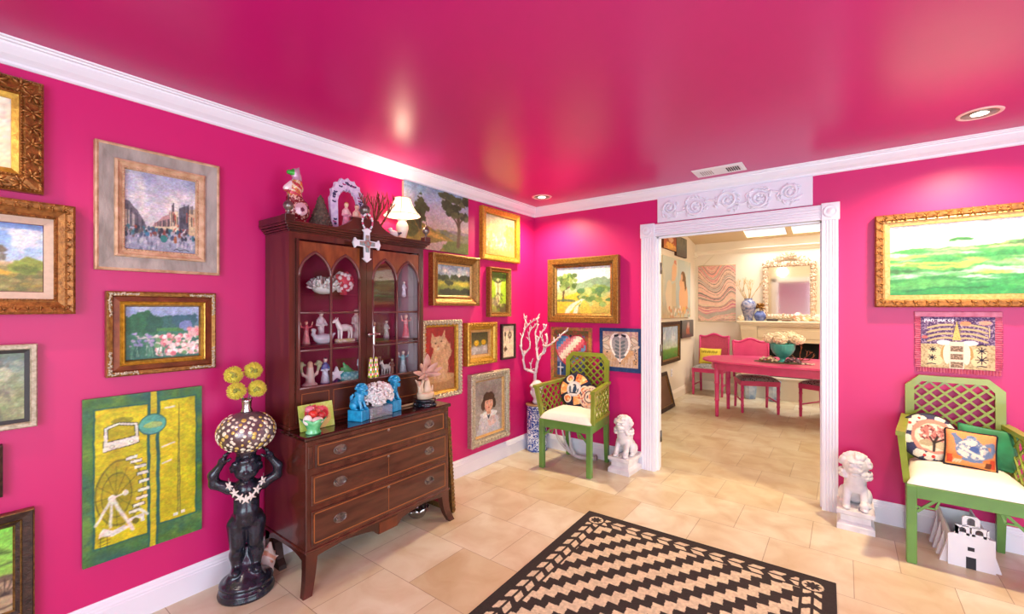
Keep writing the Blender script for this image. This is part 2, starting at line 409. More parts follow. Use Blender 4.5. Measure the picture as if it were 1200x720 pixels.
m = MB(); run(m, CRP, (0, 0, 0), (RX, 0, 0), (0, -1, 0), 1, 0); struct(m.build('trim_2', TRIM))
BSP = [(0, 0), (.018, 0), (.018, .100), (.015, .104), (.015, .112), (.012, .118), (.011, .126), (.006, .134), (.004, .142), (0, .142)]
m = MB(); run(m, BSP, (0, FY, 0), (0, 0, 0), (1, 0, 0), 0, 1, 0, 1); struct(m.build('baseboard_left', TRIM))
m = MB(); run(m, BSP, (0, 0, 0), (1.14, 0, 0), (0, -1, 0), 1, 0, 0, 1); run(m, BSP, (2.515, 0, 0), (RX, 0, 0), (0, -1, 0), 0, 0, 0, 1); struct(m.build('baseboard_back', TRIM))
m = MB(); run(m, BSP, (DX, DY, 0), (DX, WT, 0), (1, 0, 0), 1, 0, 0, 1); run(m, BSP, (DX, DY, 0), (1.15, DY, 0), (0, -1, 0), 1, 0, 0, 1); struct(m.build('baseboard_dining', mat('cream_trim', 'F0E4CE', .4)))
DCR = [(0, .07), (.01, .07), (.012, .05), (.02, .045), (.035, .02), (.05, .015), (.05, 0), (0, 0)]
m = MB(); run(m, DCR, (DX+.02, DY, 0), (RX, DY, 0), (0, -1, 0), 0, 0, 2.385)
m.prism([(.0, 0), (.012, -.02), (.03, -.03), (.035, -.06), (.05, -.065), (.055, -.095), (.0, -.11)], 0, .05, 'y', M=Matrix.Translation((DX, DY-.055, 2.385)))
struct(m.build('trim_3', mat('cream_trim', 'F0E4CE', .4)))

# ---- cased opening: fluted casing, rosette blocks, jamb, door stop, hinges
m = MB()
def flute(x0, x1, z0, z1, vert=True):
    w_ = (x1-x0) if vert else (z1-z0); n = 4
    prof = [(0, 0), (0, .022)]
    a = .012; s = (w_-2*a)/n
    for i in range(n):
        c = a+s*i
        prof += [(c+.12*s, .023), (c+.3*s, .0185), (c+.7*s, .0185), (c+.88*s, .023)]
    prof += [(w_, .022), (w_, 0)]
    k = len(prof)
    if vert: vs = [(x0+u, -d, z) for z in (z0, z1) for u, d in prof]
    else: vs = [(x, -d, z0+u) for x in (x0, x1) for u, d in prof]
    fs = [(i, (i+1) % k, k+(i+1) % k, k+i) for i in range(k)]+[tuple(range(k)), tuple(reversed(range(k, 2*k)))]
    m.add(vs, fs)
flute(1.14, 1.252, 0, 2.008); flute(2.425, 2.517, 0, 2.008); flute(1.252, 2.425, 2.012, 2.116, False)
for a, b in ((1.132, 1.256), (2.422, 2.526)):
    m.box((a, -.03, 2.006), (b, 0, 2.126), bev=.003)
    Rm = Matrix.Translation(((a+b)/2, -.03, 2.066)) @ Matrix.Rotation(PI/2, 4, 'X')
    m.lathe([(.042, -.004), (.042, .004), (.036, .007), (.030, .002), (.022, .003), (.014, .009), (.0, .011)], 24, M=Rm)
m.box((OPL-.012, -.012, 0), (OPL, WT+.01, OPZ)); m.box((OPR, -.012, 0), (OPR+.012, WT+.01, OPZ)); m.box((OPL-.012, -.012, OPZ), (OPR+.012, WT+.01, OPZ+.012))
m.box((OPL, .03, 0), (OPL+.012, .066, OPZ)); m.box((OPR-.012, .03, 0), (OPR, .066, OPZ)); m.box((OPL, .03, OPZ-.012), (OPR, .066, OPZ))
m.box((1.15, WT, 0), (1.255, WT+.02, 2.1)); m.box((2.43, WT, 0), (2.53, WT+.02, 2.1)); m.box((1.15, WT, 2.02), (2.53, WT+.02, 2.12))
door = struct(m.build('door_1', TRIM))
HM = mat('satin_nickel', '8E8A86', .35, 1)
for z in (1.75, 1.03, .275):
    h = MB(); h.box((OPL-.001, .07, z-.05), (OPL+.003, .118, z+.05)); h.tube([(OPL+.006, .122, z-.05), (OPL+.006, .122, z+.05)], .006, 8)
    h.build('hinge', HM, door)

# ---- recessed ceiling lights
RIM = mat('white_lamp_rim', 'F0C9C4', .4)
CONE = mat('brushed_reflector', 'C9C3B4', .25, .8)
BULB = mat('lit_bulb', 'FFF3D8', .4, emit='FFF0CF', estr=9)
DL = ['round recessed ceiling light shining above the corner by the branching white coral', 'round recessed ceiling light over the right hand green lattice chair', None, None]
for i, (x, y, p) in enumerate(DOWNLIGHTS[:2]):
    t = thing('recessed_light', DL[i], 'ceiling light', (x, y, H), group=None)
    a = MB(); a.lathe([(.072, -.001), (.074, -.006), (.088, -.004), (.090, .0), (.072, .0)], 40); a.build('rim', RIM, t)
    b = MB(); b.lathe([(.072, -.003), (.066, -.0025), (.05, -.002), (.034, -.002)], 32); b.build('reflector', CONE, t)
    c = MB(); c.lathe([(.0, -.008), (.022, -.007), (.034, -.003), (.036, -.0015)], 24); c.build('bulb', BULB, t)

# ---- ceiling air vent
t = thing('ceiling_vent', 'white rectangular air vent with slotted grille in the pink ceiling over the doorway', 'air vent', (1.815, -.262, H))
VM = mat('white_vent_metal', 'E6E4EA', .4); DKM = mat('dark_slot', '2A2527', .7)
m = MB(); m.box((-.17, -.102, -.006), (.17, .102, 0), bev=.003); m.box((-.15, -.085, -.009), (.15, .085, -.006), bev=.002); m.build('plate', VM, t)
for x0, dk in ((-.12, False), (.055, True)):
    m = MB()
    for k in range(6): m.box((x0+k*.0145, -.05, -.0105), (x0+k*.0145+(.009 if dk else .006), .05, -.009))
    m.build('grille', DKM if dk else mat('grey_slot', '9B9596', .6), t)

# ---- carved relief panel over the doorway
t = thing('relief_panel', 'white carved plaster panel of scrolling leaves above the doorway', 'wall relief', (1.826, 0, 2.228))
PL = mat('white_plaster', 'E8E6F2', .5, bump=.15, bscale=40)
m = MB(); m.box((-.547, -.018, -.102), (.547, 0, .102), bev=.003); m.build('slab', PL, t)
m = MB()
def scroll(cx, cz, r, turns, s, dirn, th=.009):
    pts = []; rs = []
    for k in range(int(26*turns)+1):
        q = k/(26*turns); a = s+dirn*2*PI*turns*q; rr = r*(1-.78*q)
        pts.append((cx+rr*math.cos(a), -.018-.006, cz+rr*math.sin(a))); rs.append(th*1.25*(1-.45*q))
    m.tube(pts, rs, 6)
rnd = random.Random(3)
cxs = [-.44, -.235, .0, .215, .41]
for i, cx in enumerate(cxs):
    dn = 1 if i % 2 else -1; r = .07 if i not in (0, 4) else .055
    scroll(cx, -.01*dn, r, 1.6, PI*.9 if dn > 0 else -PI*.9, dn)
    m.ell((cx, -.02, -.01*dn), (.018, .012, .018), 10, 6)
    for k in range(7):
        a = 2*PI*k/7; m.ell((cx+.03*math.cos(a), -.02, -.01*dn+.03*math.sin(a)), (.011, .008, .011), 8, 5)
    for k in range(26):
        a = rnd.random()*2*PI; rr = r+rnd.uniform(-.004, .022); x, z = cx+rr*math.cos(a), rr*math.sin(a)
        if abs(z) < .088 and abs(x) < .53:
            Mx = Matrix.Translation((x, -.02, z)) @ Matrix.Rotation(-a+PI/2+rnd.choice((-.5, .4)), 4, 'Y'); m.ell((0, -.003, 0), (.019, .008, .007), 8, 5, M=Mx)
for i in range(4):
    x0, x1 = cxs[i], cxs[i+1]; sg = 1 if i % 2 else -1
    m.tube([(x0+(x1-x0)*q, -.019, sg*.075*math.sin(PI*q)*(1-.4*q)-.03*sg) for q in np.linspace(.15, .9, 12)], [.010*(1-.4*abs(q-.5)) for q in np.linspace(0, 1, 12)], 6)
m.build('scrollwork', PL, t)

# ================================================================== PICTURES
class Cv:
    """a painted surface: colours on a fine grid (x right, y up, metres)"""
    def __init__(s, w, h, cell, base='FFFFFF', seed=1):
        s.w, s.h = w, h; s.nx = max(4, int(round(w/cell))); s.ny = max(4, int(round(h/cell)))
        s.x, s.y = np.meshgrid(np.linspace(0, w, s.nx+1), np.linspace(0, h, s.ny+1))
        s.X = s.x/w; s.Y = s.y/h; s.a = w/h
        s.I = np.ones(s.x.shape+(3,))*np.array(c3(base)); s.seed = seed; s.r = np.random.RandomState(seed)
    def n(s, sc, o=4, sx=1, sy=1): s.seed += 11; return fbm(s.X*s.a*sx, s.Y*sy, sc, s.seed, o)
    def mix(s, m, c, a=1):
        m = np.clip(m, 0, 1)*a; c = np.array(c3(c)) if not isinstance(c, np.ndarray) else c
        s.I = s.I*(1-m[..., None])+c*m[..., None]; return s
    def grad(s, stops, axis='y'):
        V = s.Y if axis == 'y' else s.X; ks = [k for k, _ in stops]; cs = np.array([c3(c) for _, c in stops])
        s.I = np.stack([np.interp(V, ks, cs[:, i]) for i in range(3)], -1); return s
    def ell(s, cx, cy, rx, ry, c, a=1, rag=0, sc=8, rot=0, soft=.06):
        dx, dy = s.X-cx, s.Y-cy
        if rot: ca, sa = math.cos(rot), math.sin(rot); dx, dy = (dx*s.a*ca+dy*sa)/s.a, -dx*s.a*sa+dy*ca
        d = np.sqrt((dx/rx)**2+(dy/ry)**2)
        if rag: d = d+rag*(s.n(sc)-.5)*2
        return s.mix(np.clip((1-d)/soft+.5, 0, 1), c, a)
    def poly(s, pts, c, a=1):
        ins = np.zeros(s.X.shape, bool); n = len(pts)
        for i in range(n):
            x0, y0 = pts[i]; x1, y1 = pts[(i+1) % n]
            if y0 == y1: continue
            k = ((y0 > s.Y) != (y1 > s.Y)) & (s.X < (x1-x0)*(s.Y-y0)/(y1-y0)+x0); ins ^= k
        return s.mix(ins.astype(float), c, a)
    def line(s, pts, wd, c, a=1, soft=.5):
        for i in range(len(pts)-1):
            p = np.array(pts[i])*[s.w, s.h]; q = np.array(pts[i+1])*[s.w, s.h]; b = q-p
            t = np.clip(((s.x-p[0])*b[0]+(s.y-p[1])*b[1])/max(b @ b, 1e-12), 0, 1)
            d = np.hypot(s.x-p[0]-t*b[0], s.y-p[1]-t*b[1]); s.mix(np.clip((wd/2-d)/(wd*soft)+.5, 0, 1), c, a)
        return s
    def dabs(s, n, box, size, cols, a=.9, asp=(1, 1)):
        x0, x1, y0, y1 = box
        for k in range(n):
            cx, cy = s.r.uniform(x0, x1), s.r.uniform(y0, y1); r = size*s.r.uniform(.5, 1.3)
            c = cols[s.r.randint(len(cols))]
            dx = (s.x-cx*s.w)/(r*asp[0]); dy = (s.y-cy*s.h)/(r*asp[1]); s.mix(np.clip((1-dx*dx-dy*dy)*3, 0, 1), c, a)
        return s
    def band(s, yf, c, a=1, soft=.01):   # everything below the curve yf(X)
        return s.mix(np.clip((yf-s.Y)/soft+.5, 0, 1), c, a)
    def tex(s, amt=.06, sc=30, sx=1, sy=1):
        s.I = s.I*(1+amt*2*(s.n(sc, 3, sx, sy)-.5))[..., None]; return s
def c3(c): return hexc(c) if isinstance(c, str) else c
PAINT = mat('oil_paint', 'ATTR', .45, bump=.12, bscale=180)
WATERC = mat('matte_paint', 'ATTR', .75)
CLOTH = mat('stitched_cloth', 'ATTR', .95, bump=.5, bscale=160)
def brush(cv, amt=.010, seed=3):
    """loose brushwork: colours dragged a little along wandering strokes, pigment unevenly mixed"""
    ny, nx = cv.x.shape; L_ = max(cv.w, cv.h)
    for s, a in ((9/L_, amt*1.6), (26/L_, amt), (60/L_, amt*.5)):
        dx = (fbm(cv.x, cv.y, s, seed, 2)-.5)*2*a*L_; dy = (fbm(cv.x, cv.y, s, seed+7, 2)-.5)*2*a*L_
        u = np.clip((cv.x+dx)/cv.w*(nx-1), 0, nx-1.001); v = np.clip((cv.y+dy)/cv.h*(ny-1), 0, ny-1.001); i = u.astype(int); j = v.astype(int); u = (u-i)[..., None]; v = (v-j)[..., None]
        cv.I = (cv.I[j, i]*(1-u)+cv.I[j, i+1]*u)*(1-v)+(cv.I[j+1, i]*(1-u)+cv.I[j+1, i+1]*u)*v
    for s, a in ((14/L_, .10), (45/L_, .14), (110/L_, .12)):
        n = np.stack([fbm(cv.x*1.0, cv.y*1.6, s, seed+20+k, 2)-.5 for k in range(3)], -1); m_ = fbm(cv.x, cv.y*1.4, s, seed+31, 2)-.5
        cv.I = np.clip(cv.I*(1+a*1.6*m_[..., None]+a*.7*n), 0, 1)
def canvas_mesh(name, cv, m, parent, z, thick=.006, wave=0):
    """front = painted grid, with the sides and back of its board"""
    nx, ny = cv.nx+1, cv.ny+1; x = cv.x-cv.w/2; y = cv.y-cv.h/2
    zz = np.full(x.shape, z)
    if wave: zz = zz+wave*(fbm(cv.x, cv.y, 9, 5, 2)-.5)*2
    V = np.stack([x, y, zz], -1).reshape(-1, 3); i = np.arange(nx*ny).reshape(ny, nx)
    Q = np.stack([i[:-1, :-1], i[:-1, 1:], i[1:, 1:], i[1:, :-1]], -1).reshape(-1, 4)
    rim = np.concatenate([i[0, :], i[1:, -1], i[-1, -2::-1], i[-2:0:-1, 0]]); k = len(rim)
    Vb = V[rim].copy(); Vb[:, 2] -= thick; b = len(V)+np.arange(k); nxt = np.roll(np.arange(k), -1)
    side = np.stack([rim[nxt], rim, b, b[nxt]], -1)
    c4 = b[[0, nx-1, nx-1+ny-1, 2*(nx-1)+ny-1]]; back = np.array([[c4[3], c4[2], c4[1], c4[0]]])
    cl = cv.I.reshape(-1, 3); cl = np.concatenate([cl, cl[rim]])
    return np_mesh(name, np.concatenate([V, Vb]), np.concatenate([Q, side, back]), m, False, cl, parent)
def frame_mesh(name, w, h, prof, mats, parent, mis=None, z0=0, orn=None):
    """mitred moulding; prof = (inset from the outer edge, height); orn(mb) adds carving to the same mesh"""
    m = MB(); n = len(prof)
    def cor(u, z): return [(-w/2+u, -h/2+u, z+z0), (w/2-u, -h/2+u, z+z0), (w/2-u, h/2-u, z+z0), (-w/2+u, h/2-u, z+z0)]
    for i in range(n-1):
        a, b = cor(*prof[i]), cor(*prof[i+1])
        m.add(a+b, [(k, (k+1) % 4, 4+(k+1) % 4, 4+k) for k in range(4)], mis[i] if mis else 0)
    a, b = cor(*prof[-1]), cor(*prof[0])
    m.add(a+b, [(k, (k+1) % 4, 4+(k+1) % 4, 4+k) for k in range(4)], 0)
    if orn: orn(m, w, h)
    return m.build(name, mats, parent)
def along(w, h, u, step, corners=True):
    """points round a frame at inset u: (x, y, angle of the side)"""
    out = []
    W, Hh = w/2-u, h/2-u
    nx = max(1, int(round(2*W/step))); ny = max(1, int(round(2*Hh/step)))
    for k in range(nx): out.append((-W+2*W*(k+.5)/nx, -Hh, 0)); out.append((-W+2*W*(k+.5)/nx, Hh, PI))
    for k in range(ny): out.append((-W, -Hh+2*Hh*(k+.5)/ny, -PI/2)); out.append((W, -Hh+2*Hh*(k+.5)/ny, PI/2))
    return out
def beads(u, step, r, z, mi=0, asp=(1, 1, 1), seg=6):
    def f(m, w, h):
        for x, y, a in along(w, h, u, step):
            m.ell((0, 0, 0), (r*asp[0], r*asp[1], r*asp[2]), seg, 4, mi, Matrix.Translation((x, y, z)) @ Matrix.Rotation(a, 4, 'Z'))
    return f
def leaves(u, step, r, z, mi=0, seed=1, n=5):
    def f(m, w, h):
        q = random.Random(seed)
        for x, y, a in along(w, h, u, step):
            a0 = a+q.choice((0, PI))+q.uniform(-.3, .3)
            for k in range(n):
                b = a0+(k-(n-1)/2)*2*PI/(n+1.2)
                M = Matrix.Translation((x, y, z)) @ Matrix.Rotation(b, 4, 'Z') @ Matrix.Translation((r*.55, 0, 0))
                m.ell((0, 0, 0), (r*.55, r*.2, r*.28), 6, 4, mi, M)
            m.ell((x, y, z), r*.22, 6, 4, mi)
    return f
def corners(u, ln, r, z, mi=0, seed=1, cnt=9):
    def f(m, w, h):
        q = random.Random(seed)
        for sx in (-1, 1):
            for sy in (-1, 1):
                for k in range(cnt):
                    t = ln*k/cnt
                    for (x, y) in ((sx*(w/2-u-t), sy*(h/2-u)), (sx*(w/2-u), sy*(h/2-u-t))):
                        for e in (-1, 1):
                            M = Matrix.Translation((x+q.uniform(-1, 1)*r*.4, y+q.uniform(-1, 1)*r*.4, z)) @ Matrix.Rotation(q.random()*PI, 4, 'Z')
                            m.ell((0, 0, 0), (r*.7, r*.4, r*.4), 6, 4, mi, M)
    return f
def both(*fs):
    def f(m, w, h):
        for g in fs: g(m, w, h)
    return f
WALLM = {'L': Matrix(((0, 0, 1), (1, 0, 0), (0, 1, 0))), 'B': Matrix(((1, 0, 0), (0, 0, -1), (0, 1, 0))),
         'DL': Matrix(((0, 0, 1), (1, 0, 0), (0, 1, 0))), 'DF': Matrix(((1, 0, 0), (0, 0, -1), (0, 1, 0)))}
def wall_thing(name, label, cat, wall, u, z, group=None, off=0):
    loc = {'L': (off, u, z), 'B': (u, -off, z), 'DL': (DX+.002+off, u, z), 'DF': (u, DY-off, z)}[wall]
    return thing(name, label, cat, loc, rot=WALLM[wall].to_euler(), group=group)
GOLD = mat('gold_leaf', 'A87C3C', .36, .6, col2='80582A', vscale=70, bump=.25, bscale=160)
GOLDB = mat('bright_gold', 'D0A23E', .32, .5, col2='AC7E28', vscale=60, bump=.15, bscale=160)
GOLDD = mat('antique_gold', '8E6A34', .42, .5, col2='5C4020', vscale=70, bump=.3, bscale=160)
GOLDC = mat('copper_gold', 'A86E34', .38, .5, col2='784A20', vscale=60, bump=.25, bscale=160)
GOLDP = mat('pale_gold', 'D2AA70', .4, .3, col2='BC9052', vscale=70, bump=.15, bscale=120)
SILV = mat('silver_gilt', 'CBC0A8', .42, .3, col2='A2947A', vscale=80, bump=.3, bscale=120)
LINER = mat('linen_liner', 'CDB29C', .8, var=.1, vscale=60)
WEATH = mat('weathered_wood', 'B0A69E', .75, col2='8F877F', vscale=22, bump=.35, bscale=60, stretch=(1, .35, 1))
WEATHT = mat('bleached_gilt_wood', 'D9B393', .6, col2='B48A66', vscale=25, bump=.3, bscale=90)
DARKF = mat('dark_bronze_frame', '4A3428', .5, .3, col2='2C1C16', vscale=40, bump=.3, bscale=140)
BLACKF = mat('black_frame', '2A2320', .45, var=.2, vscale=20)
REDB = mat('red_brown_bole', '8A4622', .4, .3, col2='6A3016', vscale=20, bump=.1)

def picture(name, label, wall, c, w, h, prof, mats, paint, inset, mis=None, orn=None, zc=.012, cell=.004, liner=None, group=None, pm=None, cat='framed picture', base='FFFFFF', seed=1, part='painting', loose=.007):
    t = wall_thing(name, label, cat, wall, c[0], c[1], group)
    frame_mesh('frame', w, h, prof, mats, t, mis, orn=orn)
    if liner:
        lw, lz, lm = liner
        frame_mesh('liner', w-2*(inset-lw)+.004, h-2*(inset-lw)+.004, [(0, lz-.006), (0, lz), (lw+.002, lz-.004), (lw+.002, lz-.010)], [lm], t)
    cv = Cv(w-2*inset, h-2*inset, cell, base, seed); paint(cv); brush(cv, loose)
    canvas_mesh(part, cv, pm or PAINT, t, zc, .008)
    return t

# ---- the paintings
def p_cream(c): c.grad([(0, 'F3DDB0'), (1, 'FBF0D8')]); c.tex(.03, 6)
def p_savanna(c):
    c.grad([(0, '6F6A3A'), (.3, 'A08C4E'), (.42, 'C9B487'), (.46, 'B8CADF'), (.75, '8FB2DC'), (1, '6A86B8')])
    c.mix((c.n(4)-.52)*6*(c.Y > .5)*(c.Y < .92), 'E8E4E2', .8)
    c.band(.30+.03*np.sin(c.X*7), '7A7440'); c.dabs(160, (0, 1, 0, .34), .012, ['8A8A4A', 'B89A3E', '5F6636', 'C4B070', '9A7A4A'], .5, (1.5, .7))
    c.dabs(40, (.3, .75, .22, .32), .012, ['E0BC3C', 'D6A838'], .8, (1.6, .5))
    c.ell(.9, .38, .14, .12, '8A9A3E', 1, .5, 9); c.ell(.88, .34, .1, .06, '5C6A2C', .7, .5, 9)
    c.line([(.62, .34), (.64, .55)], .010, '5A4632'); c.ell(.6, .62, .16, .12, '6B5E48', .95, .7, 10); c.ell(.5, .5, .2, .1, '6A5C40', .8, .8, 10)
def p_green_abstract(c):
    c.grad([(0, '8E9268'), (.4, 'A8AD86'), (.7, '8FA08C'), (1, '6E8A86')]); c.mix((c.n(5)-.45)*4, '7C8A5A', .7)
    c.mix((c.n(7, 4, 2, 1)-.5)*5*(np.abs(c.X-.7) < .2), '6E6A5C', .8); c.mix((c.n(8)-.55)*6, 'C6C9A6', .7); c.tex(.15, 40)
def p_dark(c): c.grad([(0, '3A3A2C'), (1, '5A5440')]); c.tex(.2, 12)
def p_fan(c):
    c.grad([(0, 'B8A07C'), (.3, 'A89070'), (.42, '8FBE4C'), (1, '7ED04A')]); c.tex(.08, 20)
    for k in range(9): c.line([(.75, .72), (.98-.03*k, .70+.03*k-.002*k*k)], .004, '3C4A20', .9)
    c.line([(.4, .6), (.7, .56), (1, .58)], .006, '4A5A30'); c.ell(.93, .24, .2, .2, '6E5A48', 1); c.ell(.93, .22, .16, .15, 'B49A78', 1)
    for k in range(9):
        a = PI*k/8; c.line([(.93, .2), (.93+.19*math.cos(a), .2+.19*math.sin(a))], .004, '3A2E28')
def p_paris(c):
    c.grad([(0, '8E93A8'), (.25, 'A9A6B4'), (.32, 'C9C2C4'), (.6, 'CFCBD2'), (1, 'A4A8C2')])
    c.mix((c.n(3)-.47)*5*(c.Y > .42), 'EDE2D4', .9); c.mix((c.n(4)-.52)*5*(c.Y > .5), '8E92B4', .6)
    # house fronts left and right, receding
    c.poly([(0, .28), (0, .62), (.07, .60), (.12, .54), (.17, .5), (.24, .40), (.29, .31), (.29, .28)], '6E6670')
    c.poly([(0, .3), (0, .5), (.06, .5), (.06, .3)], 'D8C8AE'); c.poly([(.08, .3), (.08, .48), (.13, .44), (.13, .3)], 'A79C98')
    c.poly([(.36, .3), (.40, .36), (.52, .46), (.60, .50), (.62, .56), (.62, .28)], 'B48C8A')
    c.poly([(.62, .28), (.62, .54), (.74, .56), (.74, .28)], 'E4D2AE'); c.poly([(.75, .28), (.75, .6), (.9, .66), (.9, .28)], '5E5C68'); c.poly([(.9, .25), (.9, .6), (1, .62), (1, .25)], 'CBB48C')
    for k in range(26): x = c.r.uniform(.63, .99); c.line([(x, c.r.uniform(.32, .52)), (x, c.r.uniform(.36, .56))], .004, ['3A3844', 'B24A34', '2E2A30'][k % 3], .8)
    for k in range(20): x = c.r.uniform(.38, .62); c.line([(x, .32), (x, .36+.3*(x-.36))], .003, '4A4048', .7)
    for k in range(14): x = c.r.uniform(0, .26); c.line([(x, .3), (x, .6-.9*x)], .003, '3C3840', .7)
    for k in range(8): x = c.r.uniform(.65, .98); c.line([(x, .55), (x, .62+.05*c.r.rand())], .005, '4A4448', .8)
    c.poly([(.3, .28), (.62, .3), (.62, .34), (.3, .31)], 'D2C2A0')
    for k in range(7): c.poly([(.66+.03*k, .27), (.70+.03*k, .33), (.715+.03*k, .33), (.675+.03*k, .27)], 'C0342C' if k % 2 == 0 else 'F0E0D0')
    c.dabs(90, (0, 1, .18, .30), .007, ['2A2C3A', '3A4A66', '1E2430', '6A5A5A', '2E6A78', '8A3A2E'], .9, (.8, 1.6))
    c.dabs(60, (0, 1, 0, .2), .008, ['6A7088', 'C4C2CA', '545A70', 'DAD6D6'], .6, (.5, 1.6))
    c.ell(.53, .17, .05, .05, '2E7A76'); c.ell(.3, .21, .03, .03, '3E7A9A'); c.ell(.7, .17, .025, .05, '9A5A3A')
    c.line([(.68, .03), (.72, .05), (.76, .03), (.84, .05), (.9, .03)], .003, '3A3A40')
def p_garden(c):
    c.grad([(0, '3A6E5E'), (.5, '3E7A62'), (.62, '5A7E8C'), (.8, '8FA2C4'), (1, 'A8B4D6')])
    c.mix((c.n(4)-.5)*4*(c.Y > .75), 'C6C6DC', .7)
    for a in ((.2, .66, .24, .24, '2E6A44'), (.55, .7, .18, .12, '3A6A62'), (.82, .72, .2, .14, '3A6672'), (.36, .68, .12, .16, '2A5E48')): c.ell(a[0], a[1], a[2], a[3], a[4], 1, .5, 9)
    c.poly([(.4, .52), (1, .5), (1, .58), (.4, .58)], '4E8A4A'); c.ell(.82, .62, .1, .12, '8A90C8', .8, .6, 10)
    c.poly([(.12, .44), (.48, .44), (.46, .39), (.14, .38)], 'C9C3C0'); c.poly([(.25, .38), (.31, .38), (.3, .06), (.26, .06)], 'B9B6B4')
    c.dabs(170, (.4, 1, .06, .44), .010, ['E79AA0', 'F4CFC8', 'F2E4DE', 'D8707C', 'EFB4B0', 'FFF2EA', '6FA06A'], .95)
    c.dabs(30, (.85, 1, .4, .58), .010, ['E78A90', 'F4C0BC'], .9)
    for k in range(34):
        x = c.r.uniform(.02, .55); c.line([(x, c.r.uniform(0, .1)), (x+c.r.uniform(-.05, .05), c.r.uniform(.18, .34))], .004, ['2E6A4E', '7AA88A', '4A8A66', '1E5044'][k % 4], .85)
    c.dabs(40, (0, .35, .25, .5), .008, ['9A8AC0', 'B8A0CC', '3E7A5A'], .8); c.tex(.10, 35)
def p_wheel(c):
    c.mix(np.ones_like(c.X), '4E7A2E'); c.mix((c.n(6)-.4)*3, '1E5A66', .7); c.mix((c.n(9)-.55)*5, '7A9A34', .6)
    Y1, Y2 = 'D3C412', 'B5A60C'
    def pan(x0, x1, y0, y1):
        m = ((c.X > x0) & (c.X < x1) & (c.Y > y0) & (c.Y < y1)).astype(float); c.mix(m, Y1); c.mix(m*(c.n(5)-.42)*3, Y2, .8); c.mix(m*(c.n(14)-.55)*4, '98930E', .5)
        c.line([(x0, y0), (x1, y0), (x1, y1), (x0, y1), (x0, y0)], .006, '1E5A52')
    pan(.08, .505, .09, .93); pan(.60, .945, .13, .94)
    m = ((c.X > .525) & (c.X < .575)).astype(float); c.mix(m, 'C3B51C'); c.line([(.515, 0), (.515, 1)], .006, '1E5A52'); c.line([(.588, 0), (.588, 1)], .006, '1E5A52')
    c.ell(.545, .79, .12, .068, '1E5A5A'); c.ell(.545, .79, .113, .062, '58A894'); c.ell(.55, .785, .08, .02, 'B5C060', .8, .4)
    W = 'E4E0CC'; K_ = '2E3420'
    c.ell(.30, .845, .09, .02, '8E8A14')
    c.poly([(.147, .661), (.157, .813), (.27, .839), (.424, .819), (.434, .689)], K_); c.poly([(.15, .665), (.16, .81), (.27, .835), (.42, .815), (.43, .693)], W); c.poly([(.18, .722), (.182, .80), (.27, .822), (.395, .806), (.40, .738)], K_); c.poly([(.185, .727), (.187, .797), (.27, .818), (.39, .802), (.395, .742)], Y2)
    for x, y in ((.22, .69), (.37, .708)): c.ell(x, y, .018, .0105, '6A6A50'); c.ell(x, y, .015, .0085, W)
    c.ell(.28, .40, .19, .205, K_, .8); c.ell(.28, .40, .182, .198, 'B3A414'); c.ell(.255, .39, .12, .14, K_, .6); c.ell(.255, .39, .113, .133, 'A5980F')
    for k in range(12):
        a = 2*PI*k/12; c.line([(.25, .38), (.25+.17*math.cos(a), .38+.19*math.sin(a))], .0025, K_, .5)
    for k in range(9):
        th = math.radians(-58+15.5*k); x = .27+.175*math.cos(th)-.02; y = .41+.195*math.sin(th); c.poly([(x, y), (x+.10, y+.006), (x+.098, y+.030), (x, y+.024)], K_); c.poly([(x+.003, y+.002), (x+.097, y+.008), (x+.095, y+.027), (x+.003, y+.021)], W)
    c.line([(.21, .37), (.09, .235)], .011, W); c.line([(.215, .37), (.20, .2)], .011, W); c.line([(.22, .37), (.38, .145)], .014, W); c.ell(.215, .375, .03, .02, W); c.ell(.32, .39, .025, .018, W); c.line([(.21, .37), (.32, .39)], .008, W)
    c.poly([(.12, .18), (.15, .205), (.22, .175), (.31, .19), (.36, .165), (.22, .14), (.14, .155), (.11, .15)], W); c.line([(.44, .26), (.5, .22)], .012, W); c.poly([(.33, .22), (.47, .235), (.48, .18), (.44, .18), (.44, .205), (.36, .2)], W); c.ell(.4, .195, .03, .02, '6E6A10')
    for k in range(3): c.line([(.12, .145-.02*k), (.2, .15-.02*k)], .003, K_, .6)
    for k in range(2): c.line([(.13+.05*k, .15), (.13+.05*k, .08)], .003, K_, .6)
    c.line([(.65, .885), (.74, .888)], .008, W); c.line([(.63, .63), (.74, .645)], .008, W); c.line([(.63, .52), (.71, .53)], .008, W)
    c.poly([(.765, .16), (.795, .16), (.78, .9)], 'A49F30'); c.line([(.765, .16), (.78, .9), (.795, .16)], .0025, '5A5A18', .8)
    for k in range(24): y = .17+.026*k; c.line([(.766+.0006*k, y), (.794-.0006*k, y+.012)], .002, '5A5A18', .6)
    c.poly([(.73, .152), (.77, .152), (.77, .172), (.73, .172)], W); c.poly([(.80, .155), (.84, .155), (.84, .175), (.80, .175)], W)
